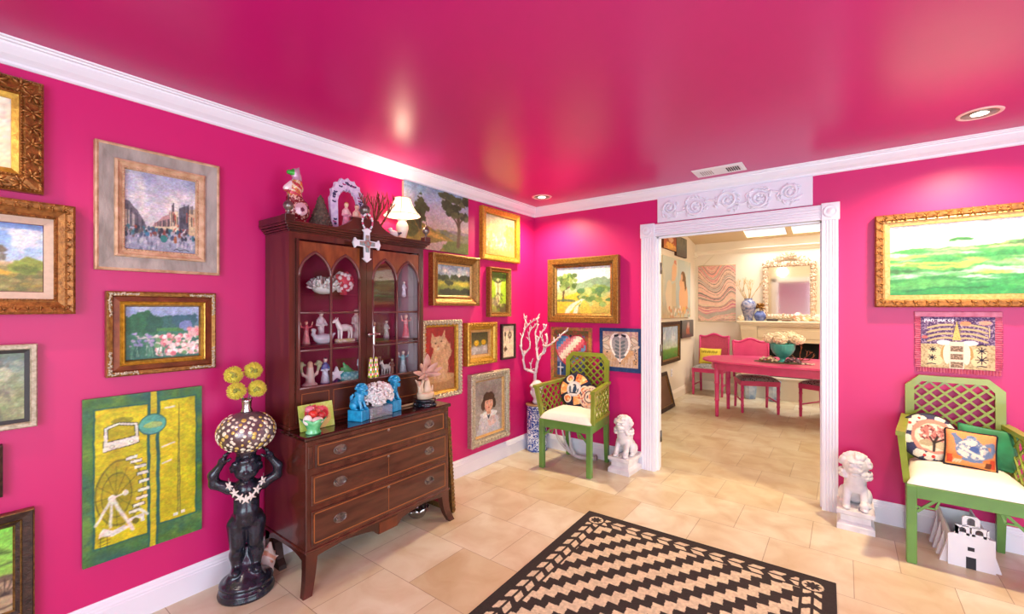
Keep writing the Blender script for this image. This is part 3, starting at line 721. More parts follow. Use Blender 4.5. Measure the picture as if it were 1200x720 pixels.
def p_bigtree(c):
    c.grad([(0, '6A6A3E'), (.2, '8C8048'), (.36, 'C2B0A0'), (.6, 'B5A7B2'), (.8, '98A8BE'), (1, '7C9CB8')])
    c.mix((c.n(3)-.48)*4*(c.Y > .4), 'D2C2BE', .7); c.mix((c.n(3)-.55)*5*(c.Y > .6), '6E94B0', .7)
    c.band(.36+.02*np.sin(c.X*9), '8A7E86'); c.band(.33+.015*np.sin(c.X*13), '76765E')
    c.poly([(0, .05), (0, .46), (.22, .42), (.45, .32), (.75, .2), (1, .15), (1, 0), (0, 0)], '8C7C3C')
    c.poly([(.25, .36), (.5, .26), (.65, .18), (.3, .22)], 'C79A48'); c.dabs(80, (0, .9, 0, .36), .012, ['7E8240', 'A88C40', '6A6A34', 'BC9A50'], .5, (1.8, .6))
    c.poly([(.2, .0), (.35, .1), (.62, .18), (.66, .15), (.52, .02), (.5, 0)], 'B79E94'); c.ell(.85, .08, .28, .12, '5E6E34', 1, .3)
    c.ell(.06, .3, .14, .16, '5A6236', 1, .5); c.ell(.22, .62, .10, .2, '4A5434', 1, .7, 9); c.ell(.2, .42, .05, .12, '4E5836', 1, .6); c.line([(.22, .34), (.22, .55)], .014, '4A3C2A')
    c.line([(.82, .12), (.835, .4), (.82, .62)], .034, '5A4632'); c.line([(.83, .45), (.7, .66)], .015, '54422E'); c.line([(.83, .5), (.93, .66)], .013, '54422E')
    for k in range(30): c.ell(c.r.uniform(.58, .98), c.r.uniform(.6, .97), .06, .05, ['3E4A30', '4E5A38', '36422A', '5E6640'][k % 4], .95, .8, 14)
    for k in range(8): c.ell(c.r.uniform(.52, .66), c.r.uniform(.78, .97), .04, .035, '44503A', .95, .8, 14)
def p_golden(c):
    c.grad([(0, 'A48C50'), (.4, 'B2995E'), (.7, 'BEA87C'), (1, 'B8A48A')])
    c.poly([(0, .62), (.2, .78), (.5, .74), (.7, .6), (.7, .4), (0, .4)], 'D9BF72'); c.poly([(0, .55), (.2, .74), (.25, .6)], 'B9A890', .7)
    for k in range(40): x = c.r.uniform(.02, .95); y = c.r.uniform(.1, .6); c.line([(x, y), (x+c.r.uniform(-.03, .03), y+c.r.uniform(.06, .2))], .006, ['B9A04C', 'C98A7A', '9A8C5A', 'F4E8C8', 'A88A8A'][k % 5], .6)
    c.dabs(90, (.0, .75, .15, .5), .016, ['F2E6C0', 'C4A868', 'B8A0A0', 'D8B0A0', 'CDBB6A'], .6); c.ell(.85, .62, .17, .24, 'C9B048', .9, .8, 10)
    c.dabs(50, (.7, 1, .2, .8), .014, ['BFA53E', 'D8C468', 'A8943A'], .6)
def p_darkland(c):
    c.grad([(0, '3E4A22'), (.2, '6A7A2E'), (.42, 'B0A83A'), (.52, '5A6236'), (.6, '8FA0A4'), (.8, 'A9AFB4'), (1, '8CA0B0')])
    c.mix((c.n(5)-.5)*5*(c.Y > .6), 'D6CCC0', .8); c.mix((c.n(6)-.52)*5*(c.Y > .6), '6E8294', .7)
    for k in range(16): c.ell(c.r.uniform(0, 1), .56+.05*c.r.rand(), .07, .08, ['2E3A20', '3C4A26', '26301C'][k % 3], 1, .6)
    c.ell(.35, .42, .16, .08, '3A4422', 1, .5); c.ell(.85, .38, .2, .06, 'C9B93E', .9, .5); c.ell(.1, .4, .12, .05, 'B9AC36', .9, .5); c.ell(.45, .12, .4, .1, '2A3018', .9, .6); c.ell(.9, .15, .2, .1, '26280F', .9, .6); c.tex(.2, 16)
def p_animal(c):
    c.grad([(0, '8A7A4A'), (.3, '9FC02E'), (1, 'AACB34')]); c.ell(.5, .9, .6, .12, '3A5A24', .8, .6)
    c.ell(.5, .5, .16, .3, 'D8D0A0', 1, .3); c.ell(.5, .72, .2, .12, 'C9C090', 1, .3)
    for s in (-1, 1): c.line([(.5, .74), (.5+s*.3, .82), (.5+s*.38, .95)], .012, '4A4A28'); c.line([(.5, .5), (.5+s*.28, .3)], .01, '5A5A34'); c.line([(.5+s*.1, .76), (.5+s*.1, .8)], .012, '2A2A1C')
    c.line([(.5, .8), (.5, .2)], .010, '6A6A3A'); c.ell(.3, .28, .24, .12, '8A7A6A', .9, .6); c.ell(.75, .1, .3, .12, '5A4A34', .9, .6); c.dabs(24, (.1, .9, 0, .5), .014, ['5A4E34', 'C8B878', '6E8A2A'], .7)
def p_cat(c):
    c.mix(np.ones_like(c.X), 'A8201C'); c.mix((c.n(3, 3, 6, .6)-.5)*4, '7A1414', .7); c.mix(((c.X > .7)*1.0), '7E1A18', .5)
    B = 'C49A72'; c.poly([(0, 0), (1, 0), (1, .24), (.6, .2), (0, .22)], 'A87C50'); c.ell(.5, .2, .5, .08, 'BC9466')
    c.ell(.48, .42, .3, .27, B, 1, .25, 10); c.ell(.6, .62, .28, .22, 'BE946C', 1, .25, 10); c.ell(.44, .74, .24, .12, 'CBA27C', 1, .25, 12)
    c.poly([(.2, .78), (.22, .92), (.36, .83)], B); c.poly([(.52, .84), (.66, .97), (.7, .78)], B)
    c.ell(.34, .76, .03, .012, '4A3018'); c.ell(.54, .77, .03, .012, '4A3018'); c.ell(.43, .70, .03, .015, '8A5A44'); c.ell(.43, .66, .06, .02, 'E0C4A4')
    for k in range(60): x, y = c.r.uniform(.22, .85), c.r.uniform(.22, .8); c.line([(x, y), (x+c.r.uniform(-.04, .04), y-.07)], .006, ['A87E58', 'DDBA96', '8E6644'][k % 3], .5)
    for x in (.3, .45, .62): c.line([(x, .3), (x, .2)], .022, 'CFA884', .9)
def p_lemons(c):
    c.grad([(0, '9A9088'), (.3, 'B8B0A8'), (.45, '6A6436'), (1, '4A4626')]); c.mix((c.n(5)-.5)*4*(c.Y < .45), 'D2CCC8', .8); c.tex(.15, 10)
    c.ell(.32, .5, .15, .14, '8A6A10'); c.ell(.33, .52, .14, .13, 'E8B81C'); c.ell(.75, .52, .15, .13, '8A6A10'); c.ell(.76, .54, .14, .12, 'E0B020'); c.ell(.55, .47, .1, .09, '6E7A28'); c.ell(.3, .57, .05, .04, 'F8DA60')
def p_botanic(c):
    c.mix(np.ones_like(c.X), 'E3CDAE'); c.tex(.05, 10); K_ = '4A3A2E'
    c.ell(.25, .72, .07, .08, K_, .8, .5); c.line([(.25, .8), (.25, .55)], .006, K_); c.line([(.66, .9), (.66, .45)], .005, K_)
    for k in range(8): a = 2*PI*k/8; c.ell(.66+.12*math.cos(a), .7+.09*math.sin(a), .06, .035, ['4E4A40', '7A5A44'][k % 2], .9, .3)
    c.poly([(.1, .28), (.3, .36), (.45, .25), (.3, .2), (.2, .16)], '6A4A34', .9); c.ell(.3, .26, .05, .03, '2E2620')
def p_girl(c):
    c.grad([(0, 'A7A09A'), (.5, '9C9086'), (1, '8E8378')]); c.mix((c.n(4)-.5)*3, 'B2A99E', .7)
    c.ell(.5, .04, .42, .26, 'B9BCC2', 1, .25); c.ell(.52, .22, .36, .15, 'C9C6CA', 1, .2); c.ell(.62, .24, .16, .12, 'E0B4A8', .8, .4)
    c.ell(.5, .36, .3, .06, 'E2DEDC', 1, .25, 14); c.poly([(.3, .38), (.5, .33), (.7, .38), (.5, .24)], 'E8E4E2'); c.poly([(.44, .35), (.5, .33), (.58, .35), (.5, .26)], '2E3A48')
    c.poly([(.43, .36), (.43, .5), (.58, .5), (.58, .36)], 'C9927A'); c.ell(.5, .60, .225, .19, '4A3428', 1, .2, 10); c.ell(.30, .55, .07, .1, '4E382A', 1, .3); c.ell(.71, .55, .07, .1, '4E382A', 1, .3)
    c.ell(.51, .545, .155, .14, 'DDA68A'); c.ell(.5, .69, .17, .055, '543C2C', 1, .2, 12); c.poly([(.36, .62), (.66, .62), (.62, .7), (.4, .7)], '5A4030')
    for x in (.44, .58): c.ell(x, .565, .028, .012, 'F0E4DC'); c.ell(x, .565, .014, .012, '3A3028'); c.line([(x-.035, .592), (x+.035, .594)], .005, '4A3428', .8)
    c.line([(.51, .56), (.505, .515)], .005, 'B07A60', .8); c.ell(.51, .475, .04, .010, 'B4503E'); c.ell(.42, .51, .035, .025, 'D88870', .5); c.ell(.6, .51, .035, .025, 'D88870', .5); c.tex(.05, 30)
    c.dabs(60, (.2, .85, 0, .3), .012, ['D2D4DA', 'A4A8B0', 'E2C4BC', 'BEB8BC'], .45, (.6, 1.8))
def p_road(c):
    c.grad([(0, 'B9A24E'), (.35, 'D9C46A'), (.5, 'A9BE9A'), (.62, 'D4DEDC'), (1, 'DCE6E4')]); c.mix((c.n(4)-.55)*5*(c.Y > .75), '7E96B4', .7); c.mix((c.n(4)-.5)*3*(c.Y > .6), 'F4F2E6', .7)
    c.ell(.8, .6, .3, .16, '7E9A80', 1, .25); c.ell(.5, .58, .2, .08, '8CA888', 1, .3); c.poly([(0, .3), (.45, .48), (.6, .44), (.6, .3), (0, .1)], 'E3BE3E'); c.ell(.5, .42, .14, .05, 'EBC848', 1, .3)
    for k in range(34): c.ell(c.r.uniform(.45, 1), c.r.uniform(.15, .58), .07, .05, ['7A9A4A', '5E8448', '9AB46A', '4E7A4E', 'B4C47A'][k % 5], .85, .7)
    c.poly([(.1, 0), (.3, .22), (.46, .32), (.55, .3), (.42, .18), (.4, 0)], 'F0DFC6'); c.poly([(.24, 0), (.38, .2), (.46, .28), (.48, .26), (.34, .12), (.32, 0)], 'D9B83E'); c.ell(.05, .1, .1, .16, 'D4B43C', 1, .5); c.poly([(.44, .1), (.5, .3), (.62, .2), (.66, 0), (.46, 0)], 'D8C24A', .7)
    c.line([(.11, .28), (.13, .5), (.2, .62)], .020, '5A4634'); c.line([(.13, .46), (.05, .62)], .012, '5A4634'); c.line([(.13, .5), (.28, .6)], .010, '5A4634')
    for k in range(36): c.ell(c.r.uniform(0, .36), c.r.uniform(.52, .84), .05, .05, ['5E7A44', '7A944E', '486438', '8CA45E'][k % 4], .9, .8)
    c.ell(.2, .28, .18, .03, '4E6A5A', .8, .4); c.tex(.06, 30)
def p_greenland(c):
    c.mix(np.ones_like(c.X), 'F2F0EC'); c.tex(.015, 5); X = c.X
    top = .63+.10*X+.02*np.sin(X*9)+.03*(c.n(5, 3, 1, .2)-.5); c.band(top, '4A9850', 1, .008); c.mix((c.n(5, 5, .35, 2.4)-.5)*6*(c.Y < top), '86B87C', .9); c.mix((c.n(5, 5, .3, 3)-.56)*9*(c.Y < top)*(c.Y > .5), 'D8C888', .8); c.mix((c.n(7, 5, .3, 3)-.58)*9*(c.Y < top), '35603A', .8)
    c.ell(.42, .76, .05, .03, '2E6A3A', 1, .6); c.ell(.47, .755, .04, .025, '2E6A3A', 1, .6)
    c.mix((c.n(5, 4, .4, 2.4)-.5)*7*(c.Y < .62)*(c.Y > .22), 'BFDCC8', .9); c.mix((c.n(5, 4, .35, 2.6)-.53)*8*(c.Y < .62)*(c.Y > .1), '2F8244', .9)
    c.mix((c.n(4, 5, .3, 3)-.52)*8*(c.Y < .6)*(c.Y > .2), 'C4DCD0', .85); c.mix((c.n(6, 5, .3, 3.4)-.6)*10*(c.Y < .6), 'C9BC58', .8); c.mix((c.n(6, 5, .3, 3.2)-.57)*9*(c.Y < .62), '3F9050', .9)
    c.band(.08+.28*np.clip(X-.1, 0, 1)**1.5, '2E8A46', .95, .03); c.mix((c.n(6, 4, .5, 2)-.55)*6*(c.Y < .25), '57A85A', .8); c.line([(.1, .04), (.3, .1), (.6, .09)], .008, '1E5A30', .7); c.tex(.05, 30)

# ---- their frames, left wall
t = picture('framed_picture', 'wide carved gold leaf frame around a plain cream panel, top left corner of the photo', 'L', (-3.691, 2.067), .42, .436,
    [(0, 0), (0, .03), (.008, .038), (.014, .034), (.05, .046), (.056, .040), (.062, .044), (.066, .03), (.085, .022), (.085, .008)], [GOLDC, GOLDB], p_cream, .082,
    mis=[0, 0, 0, 0, 0, 0, 0, 1, 1], orn=both(leaves(.032, .062, .030, .041, 0, 2, 6), beads(.008, .011, .004, .038), beads(.060, .011, .004, .043)), cell=.01)
picture('framed_picture', 'savanna landscape with a lone tree in a stepped gold frame with linen liner', 'L', (-3.676, 1.596), .564, .438,
    [(0, 0), (0, .05), (.008, .056), (.024, .05), (.030, .044), (.048, .034), (.054, .036), (.060, .024), (.086, .018), (.086, .008)], [GOLDC, LINER], p_savanna, .088,
    mis=[0, 0, 0, 0, 0, 0, 0, 1, 1], orn=both(leaves(.016, .034, .016, .052, 0, 4, 4), beads(.057, .01, .003, .034)), cell=.0035)
picture('framed_picture', 'textured grey green abstract in a thin speckled silver frame', 'L', (-3.70, 1.10), .404, .322,
    [(0, 0), (0, .03), (.004, .034), (.016, .034), (.020, .028), (.020, .012)], [SILV], p_green_abstract, .034, liner=(.016, .018, BLACKF), cell=.004, seed=5)
picture('framed_picture', 'small dark framed picture just entering at the left edge', 'L', (-3.737, .788), .30, .194,
    [(0, 0), (0, .03), (.01, .034), (.024, .02), (.024, .01)], [DARKF], p_dark, .024, cell=.01)
picture('framed_picture', 'dark mottled frame with gold lip around a green picture, lowest left in the photo', 'L', (-3.706, .405), .40, .43,
    [(0, 0), (0, .034), (.004, .036), (.006, .032), (.032, .026), (.034, .03), (.038, .026), (.05, .02), (.056, .012), (.056, .008)], [DARKF, GOLDD], p_fan, .056,
    mis=[1, 1, 0, 0, 1, 1, 0, 1, 1], cell=.004)
picture('framed_picture', 'grey city street scene with a red awning in a wide weathered grey frame', 'L', (-3.101, 1.842), .464, .552,
    [(0, 0), (0, .03), (.006, .034), (.012, .030), (.062, .024), (.064, .034), (.072, .038), (.078, .030), (.090, .024), (.096, .026), (.100, .016), (.100, .008)], [WEATH, WEATHT], p_paris, .099,
    mis=[1, 1, 1, 0, 1, 1, 1, 1, 1, 1, 1], orn=beads(.094, .013, .005, .025, 1), cell=.0026, loose=.0025)
picture('framed_picture', 'pink flower garden painting in a gold frame with corner ornaments, under the grey street scene', 'L', (-3.092, 1.288), .411, .373,
    [(0, 0), (0, .034), (.006, .04), (.020, .036), (.024, .026), (.044, .030), (.048, .038), (.054, .034), (.058, .040), (.064, .03), (.068, .016), (.068, .008)], [GOLD, REDB, GOLDB, SILV], p_garden, .068,
    mis=[0, 0, 0, 1, 1, 2, 2, 2, 2, 0, 0], orn=corners(.012, .10, .010, .038, 3, 5, 14), cell=.0026, loose=.006)
t = wall_thing('painted_panel', 'unframed yellow and green panel painting of a waterwheel and television', 'painting', 'L', -3.156, .663, off=.0)
cv = Cv(.426, .707, .0024, '4E7A2E', 9); p_wheel(cv); brush(cv, .0025); canvas_mesh('painted_face', cv, PAINT, t, .02, .003)
m = MB(); m.box((-.213, -.3535, 0), (.213, .3535, .0165), bev=.002); m.build('backing_board', mat('green_board_edge', '6E7C5A', .7), t)
# upper right of the cabinet
t = wall_thing('canvas_painting', 'large unframed canvas of a tall tree and hills, behind the small lamp', 'painting', 'L', -1.358, 2.085)
cv = Cv(.678, .475, .0035, 'FFFFFF', 12); p_bigtree(cv); brush(cv, .006); canvas_mesh('painted_face', cv, PAINT, t, .024, .003)
m = MB(); m.box((-.338, -.2365, 0), (.338, .2365, .021)); m.build('stretched_canvas', mat('canvas_edge', 'B7A68E', .8), t)
picture('framed_picture', 'pale golden village scene in a bright gold frame, highest beside the corner', 'L', (-.578, 2.064), .554, .469,
    [(0, 0), (0, .04), (.01, .045), (.045, .034), (.052, .036), (.056, .02), (.056, .008)], [GOLDB], p_golden, .056, cell=.004, seed=3)
picture('framed_picture', 'dark green field landscape in a deep reeded gold frame, right of the cabinet top', 'L', (-1.175, 1.624), .537, .409,
    [(0, 0), (0, .055), (.008, .06), (.022, .056), (.030, .046), (.06, .030), (.066, .034), (.072, .022), (.084, .016), (.084, .008)], [GOLD, GOLDP], p_darkland, .084,
    mis=[0, 0, 0, 0, 0, 0, 0, 1, 1], orn=both(beads(.016, .014, .006, .058), beads(.063, .012, .004, .034)), cell=.004, seed=4)
picture('framed_picture', 'narrow upright picture of a horned animal on green, bronze frame', 'L', (-.606, 1.544), .315, .448,
    [(0, 0), (0, .046), (.008, .05), (.03, .038), (.036, .04), (.042, .02), (.042, .008)], [GOLD], p_animal, .042, orn=beads(.008, .012, .005, .048), cell=.004, seed=6)
picture('framed_picture', 'grey cat on a red ground in a scalloped silver gilt frame', 'L', (-1.331, 1.001), .43, .611,
    [(0, 0), (0, .04), (.008, .05), (.026, .048), (.034, .036), (.052, .028), (.058, .014), (.058, .008)], [SILV, GOLDB], p_cat, .058, mis=[0, 0, 0, 0, 1, 1, 1],
    orn=both(beads(.010, .03, .013, .044, 0, (1.2, .9, .8), 8), leaves(.026, .04, .018, .046, 0, 8, 4)), cell=.0035, seed=7)
picture('framed_picture', 'still life of yellow lemons in a deep gold frame', 'L', (-.865, 1.093), .389, .362,
    [(0, 0), (0, .055), (.01, .062), (.03, .056), (.04, .040), (.06, .034), (.064, .026), (.084, .02), (.084, .008)], [GOLDB, GOLDP], p_lemons, .086, mis=[0, 0, 0, 0, 0, 0, 1, 1],
    orn=both(leaves(.018, .034, .018, .06, 0, 9, 4)), cell=.004, seed=8)
picture('framed_picture', 'small botanical print with a butterfly in a thin dark frame', 'L', (-.456, 1.084), .212, .332,
    [(0, 0), (0, .026), (.004, .03), (.014, .028), (.018, .02), (.018, .008)], [DARKF], p_botanic, .019, cell=.0035, pm=WATERC, seed=9)
picture('framed_picture', 'portrait of a brown haired girl in a white collar, ornate silver frame', 'L', (-.741, .520), .528, .625,
    [(0, 0), (0, .045), (.008, .052), (.03, .05), (.040, .036), (.058, .032), (.064, .036), (.070, .022), (.078, .016), (.078, .008)], [SILV, GOLDP], p_girl, .078, mis=[0, 0, 0, 0, 0, 0, 1, 1, 1],
    orn=both(leaves(.022, .044, .022, .05, 0, 10, 5), corners(.012, .12, .018, .05, 0, 6, 8)), cell=.0032, seed=10)
# back wall
picture('framed_picture', 'country road and oak tree painting in a broad gold frame, over the left green chair', 'B', (.567, 1.570), .744, .619,
    [(0, 0), (0, .05), (.006, .056), (.05, .050), (.058, .038), (.064, .04), (.070, .028), (.088, .02), (.088, .008)], [GOLD, GOLDD], p_road, .089, mis=[0, 0, 0, 0, 1, 1, 0, 1], cell=.004, seed=11)
picture('framed_picture', 'wide green coastal landscape in a carved gold frame, over the right green chair', 'B', (3.155, 1.702), .893, .592,
    [(0, 0), (0, .04), (.008, .05), (.034, .046), (.040, .038), (.048, .04), (.052, .030), (.076, .024), (.076, .010)], [GOLDC, GOLDP], p_greenland, .077, mis=[0, 0, 0, 0, 1, 1, 1, 1],
    orn=both(leaves(.022, .05, .024, .046, 0, 12, 4), beads(.05, .008, .002, .036, 1)), cell=.0035, seed=12)
picture('framed_picture', 'pale landscape in a carved gold frame past the wide green coastal landscape', 'B', (4.42, 1.76), .76, .46,
    [(0, 0), (0, .04), (.008, .05), (.06, .044), (.07, .03), (.09, .02), (.09, .01)], [GOLD], p_golden, .09, orn=leaves(.03, .06, .03, .046, 0, 13, 4), cell=.012, seed=13)

# ---- stitched textiles
def fringe(m, w, h, mi=0): pass
t = wall_thing('stitched_hanging', 'patchwork hanging with a multicoloured heart behind the left green chair', 'wall hanging', 'B', .435, .945)
cv = Cv(.44, .526, .004, 'B5803C', 21); c = cv
c.mix((c.n(20)-.45)*4, '6E5A3A', .7); c.mix((c.n(22)-.5)*5, 'C8506A', .6)
def inbox(c, x0, x1, y0, y1): return ((c.X > x0) & (c.X < x1) & (c.Y > y0) & (c.Y < y1)).astype(float)
q = inbox(c, .07, .93, .06, .95); c.mix(q, '7A5A34'); c.mix(q*(c.n(25)-.5)*6, 'A84A3C', .8); c.mix(q*(c.n(25)-.52)*6, '5A6A3A', .8)
q = inbox(c, .16, .84, .12, .86); c.mix(q, '5E6690'); c.mix(q*(c.n(26)-.5)*6, '8A86AC', .7); q2 = inbox(c, .16, .45, .12, .36); c.mix(q2, '2E4A7A')
for x, y in ((.2, .82), (.5, .85), (.75, .8), (.28, .2)): c.ell(x, y, .03, .025, '1E2A40')
dx = (c.X-.5)/.40; dy = (c.Y-.5)/.30
hf = (dx**2+(dy*1.0-.55*np.sqrt(np.abs(dx)))**2)
c.mix((hf < 1.0).astype(float), 'B02A3A'); inn = (hf < .86).astype(float)
pal = ['C83A3A', 'E0685A', '3A6A9A', '5E86B4', 'C46A78', 'D8909A', 'F0E4CE', 'EAD8BC', 'D05A6A', 'B03A52', '6A8AB0', 'C85A50']
st = np.floor((np.floor(c.x/.028)*.028+(.526-np.floor(c.y/.028)*.028))/.042).astype(int)
pc = np.array([c3(k) for k in pal])[np.clip(st-3, 0, 50) % len(pal)]
c.I = c.I*(1-inn[..., None])+pc*inn[..., None]
c.line([(.24, .12), (.24, .34)], .012, 'D8DCE0'); c.line([(.18, .26), (.31, .26)], .012, 'D8DCE0'); c.tex(.18, 60)
canvas_mesh('cloth', cv, CLOTH, t, .012, .008, .003)
m = MB()
for i in range(40): m.box((-.222+i*.011, .258, .002), (-.214+i*.011, .268, .012)); m.box((-.222+i*.011, -.268, .002), (-.214+i*.011, -.258, .012))
for i in range(48): m.box((-.228, -.26+i*.011, .002), (-.218, -.252+i*.011, .012)); m.box((.218, -.26+i*.011, .002), (.228, -.252+i*.011, .012))
m.build('fringe', mat('orange_fringe', 'C98A4A', .9, col2='B04A5A', vscale=40), t)

t = wall_thing('stitched_hanging', 'patchwork hanging with a white outlined leaf heart and navy border, beside the doorway', 'wall hanging', 'B', .940, 1.023)
cv = Cv(.40, .392, .003, '1E3A6A', 22); c = cv; c.mix((c.n(30)-.5)*4, '2E4E84', .6)
q = inbox(c, .085, .92, .10, .92); c.mix(q, 'CDB39C'); c.mix(q*(c.n(12)-.5)*5, 'B08C78', .7); c.mix(q*inbox(c, 0, 1, .72, 1)*(c.n(18)-.42)*5, 'A87484', .7); c.mix(q*(c.Y < .5)*(c.n(8)-.45)*5, 'C9955E', .7)
for (x, y, a) in ((.16, .74, .6), (.17, .56, -.5), (.84, .72, -.6), (.86, .56, .4), (.7, .62, 0)): c.ell(x, y, .11, .05, '6E6A62', .9, 0, 8, a); c.ell(x, y, .095, .04, 'D8C8B4', .95, 0, 8, a)
for k in range(12): c.line([(.1+.07*k, .12), (.13+.07*k, .3+.12*c.r.rand())], .004, 'B07A4A', .7)
dx = (c.X-.50)/.215; dy = (c.Y-.49)/.27; hf = dx**2+(dy-.62*np.sqrt(np.abs(dx)))**2
c.mix((hf < 1.3).astype(float), 'F4E8E0'); c.mix((hf < .84).astype(float), '9A9698')
inn = (hf < .82)
for k in range(5):
    for s in (-1, 1): c.ell(.5+s*.07, .68-.085*k, .06, .03, '626A70', .95, 0, 8, s*.5)
c.line([(.5, .76), (.5, .28)], .006, 'D8BEB4')
for s in (-1, 1):
    for k in range(3): c.ell(.5+s*(.05+.035*k), .84-.01*k, .022, .03, '1A1A24', 1)
for k in range(9): c.ell(.86+.02*math.sin(k*2.3), .2+.04*k, .022, .010, '2A3046', .9, 0, 8, k)
c.ell(.5, .2, .02, .018, '20222E'); c.ell(.19, .44, .02, .018, '20222E'); c.line([(.085, .5), (.92, .5)], .003, '8A6A54', .6); c.line([(.5, .3), (.5, .1)], .003, '8A6A54', .6); c.tex(.12, 70)
canvas_mesh('cloth', cv, CLOTH, t, .012, .008, .003)

t = wall_thing('stitched_hanging', 'embroidered church picture with pink ruffled border, above the right green chair', 'wall hanging', 'B', 3.091, 1.190)
cv = Cv(.318, .312, .0016, '4A3460', 23); c = cv
c.mix((c.n(60, 2)-.5)*8, '7A6088', .8); c.mix((c.n(50, 2)-.55)*8, 'C8B4C4', .7)
q = (c.Y < .47).astype(float); c.mix(q, 'C9B48C'); c.mix(q*(c.n(40, 2)-.5)*6, '9C8462', .7)
for s in (-1, 1):
    for k in range(4):
        pts = [(.5+s*(.06+.34*u), .54+.09*k+.06*math.sin(PI*(.25+.6*u))*(1.2-.1*k)-.05*u) for u in np.linspace(0, 1, 10)]; c.line(pts, .011, 'C2AE84', .95)
c.poly([(.44, .55), (.5, .92), (.56, .55)], 'D6BC72'); c.mix(inbox(c, .44, .56, .5, .92)*(c.n(60, 2)-.55)*6, '8A7A44', .6)
for s in (-1, 1): c.ell(.5+s*.17, .50, .11, .05, 'EDE8E8', 1, .2); c.ell(.5+s*.3, .32, .1, .09, 'DECB9E', 1, .1); c.ell(.5+s*.3, .15, .11, .1, 'DECB9E', 1, .1); c.ell(.5+s*.16, .3, .06, .14, 'B8955A', 1, .2); c.ell(.5+s*.13, .28, .055, .2, 'E6DCC8', 1, .2)
c.poly([(.4, 0), (.4, .52), (.6, .52), (.6, 0)], 'E2D4BE')
for k in range(3): y = .02+.155*k; c.poly([(.415, y), (.415, y+.11), (.585, y+.11), (.585, y)], '7A6656'); c.mix(inbox(c, .415, .585, y, y+.11)*(c.n(60, 2)-.5)*6, 'C8A890', .8)
for (x, y, r) in ((.17, .36, .05), (.16, .2, .055), (.83, .36, .065), (.83, .19, .08)):
    for k in range(8): a = PI*k/4; c.line([(x, y), (x+r*math.cos(a), y+r*math.sin(a))], .0045, '1C1830')
for x, y in ((.15, .07), (.83, .06), (.83, .46)): c.line([(x-.06, y), (x, y+.015), (x+.06, y)], .005, '1C1830')
c.ell(.62, .88, .07, .035, 'E88A6A', 1, .6); c.ell(.88, .89, .1, .035, 'E09A86', 1, .5); c.ell(.06, .6, .05, .03, 'C86A6A', 1, .5); c.line([(.93, .62), (.93, .8)], .005, 'C8B48C'); c.line([(.91, .76), (.95, .76)], .004, 'C8B48C')
GL = {'p': [[(0, -.4), (0, 1), (.7, 1), (.8, .5), (0, .4)]], 'A': [[(0, 0), (.4, 1), (.8, 0)], [(.15, .4), (.65, .4)]], 'n': [[(0, 0), (0, 1)], [(0, .8), (.5, 1), (.8, .7), (.8, 0)]], '-': [[(.1, .8), (.8, .8)]], 'D': [[(0, 0), (0, 1), (.6, .9), (.8, .5), (.6, .1), (0, 0)]],
      'u': [[(0, 1), (0, .2), (.4, 0), (.8, .2), (.8, 1)]], 'r': [[(0, 0), (0, 1), (.7, 1)]], 'c': [[(.8, .9), (.3, 1), (0, .5), (.3, 0), (.8, .1)]], 'o': [[(.4, 0), (0, .5), (.4, 1), (.8, .5), (.4, 0)]]}
for i, g in enumerate('pAn-Durco'):
    for s_ in GL[g]: c.line([(.055+.047*i+.038*x, .915+.042*y) for x, y in s_], .0042, 'F4EAF4')
canvas_mesh('embroidery', cv, CLOTH, t, .014, .010, .002)
m = MB(); rnd = random.Random(5)
def ruffle(p, q, out, wd):
    p = Vector(p); q = Vector(q); o = Vector(out); n = int((q-p).length/.0065)
    for r_ in range(n):
        a = p.lerp(q, r_/n); b = p.lerp(q, (r_+1)/n); z0, z1 = (.004, .015) if r_ % 2 else (.013, .004)
        w_ = wd*rnd.uniform(.85, 1.05)
        vs = [(a.x, a.y, z0), (b.x, b.y, z1), (b.x+o.x*w_, b.y+o.y*w_, z1), (a.x+o.x*w_, a.y+o.y*w_, z0)]; vs += [(x, y, z-.003) for x, y, z in vs]
        m.add(vs, [(0, 1, 2, 3), (7, 6, 5, 4), (0, 4, 5, 1), (1, 5, 6, 2), (2, 6, 7, 3), (3, 7, 4, 0)])
ruffle((-.159, .156, 0), (-.159, -.156, 0), (-1, 0, 0), .028); ruffle((.159, -.156, 0), (.159, .156, 0), (1, 0, 0), .032); ruffle((-.175, -.156, 0), (.187, -.156, 0), (0, -1, 0), .03)
m.box((-.19, .156, .003), (.19, .19, .014), bev=.004)
m.build('ruffle', mat('pink_satin', 'E0809A', .45, col2='D0607E', vscale=30), t)

# ================================================================== SECRETARY CABINET
MAH = mat('mahogany', '542618', .28, col2='35160E', vscale=5, stretch=(6, 1.2, .6), coat=.2, bump=.02, bscale=30)
MAHD = mat('mahogany_drawer', '5A3020', .3, col2='3E1C12', vscale=6, stretch=(1, .8, 5), coat=.2)
MAHR = mat('red_mahogany_side', '5E2C1E', .25, col2='441C12', vscale=4, stretch=(5, 5, .5), coat=.25)
MAHT = mat('polished_mahogany_top', '3A120C', .12, col2='2A0C08', vscale=4, stretch=(4, .8, 1), coat=.5)
SATIN = mat('satinwood_veneer', '8C4A24', .3, col2='6A3014', vscale=9, stretch=(1, 3, 1), coat=.2)
STRING = mat('boxwood_stringing', '9C5A2A', .4, var=.1)
BEADW = mat('glazing_bar_wood', '6A3A36', .28, var=.2, vscale=12, coat=.3)
DBRASS = mat('aged_brass', '9A8E88', .32, .8, col2='5E5450', vscale=40)
SILVER = mat('polished_silver', 'B8B4B4', .22, 1)
BACKP = mat('pink_back_panel', '7A0A2C', .5, var=.05)
CAB0 = Vector((.24, -2.165, 0))
cab = thing('secretary_cabinet', 'dark mahogany secretary cabinet with arched glass doors over three drawers', 'cabinet', CAB0)
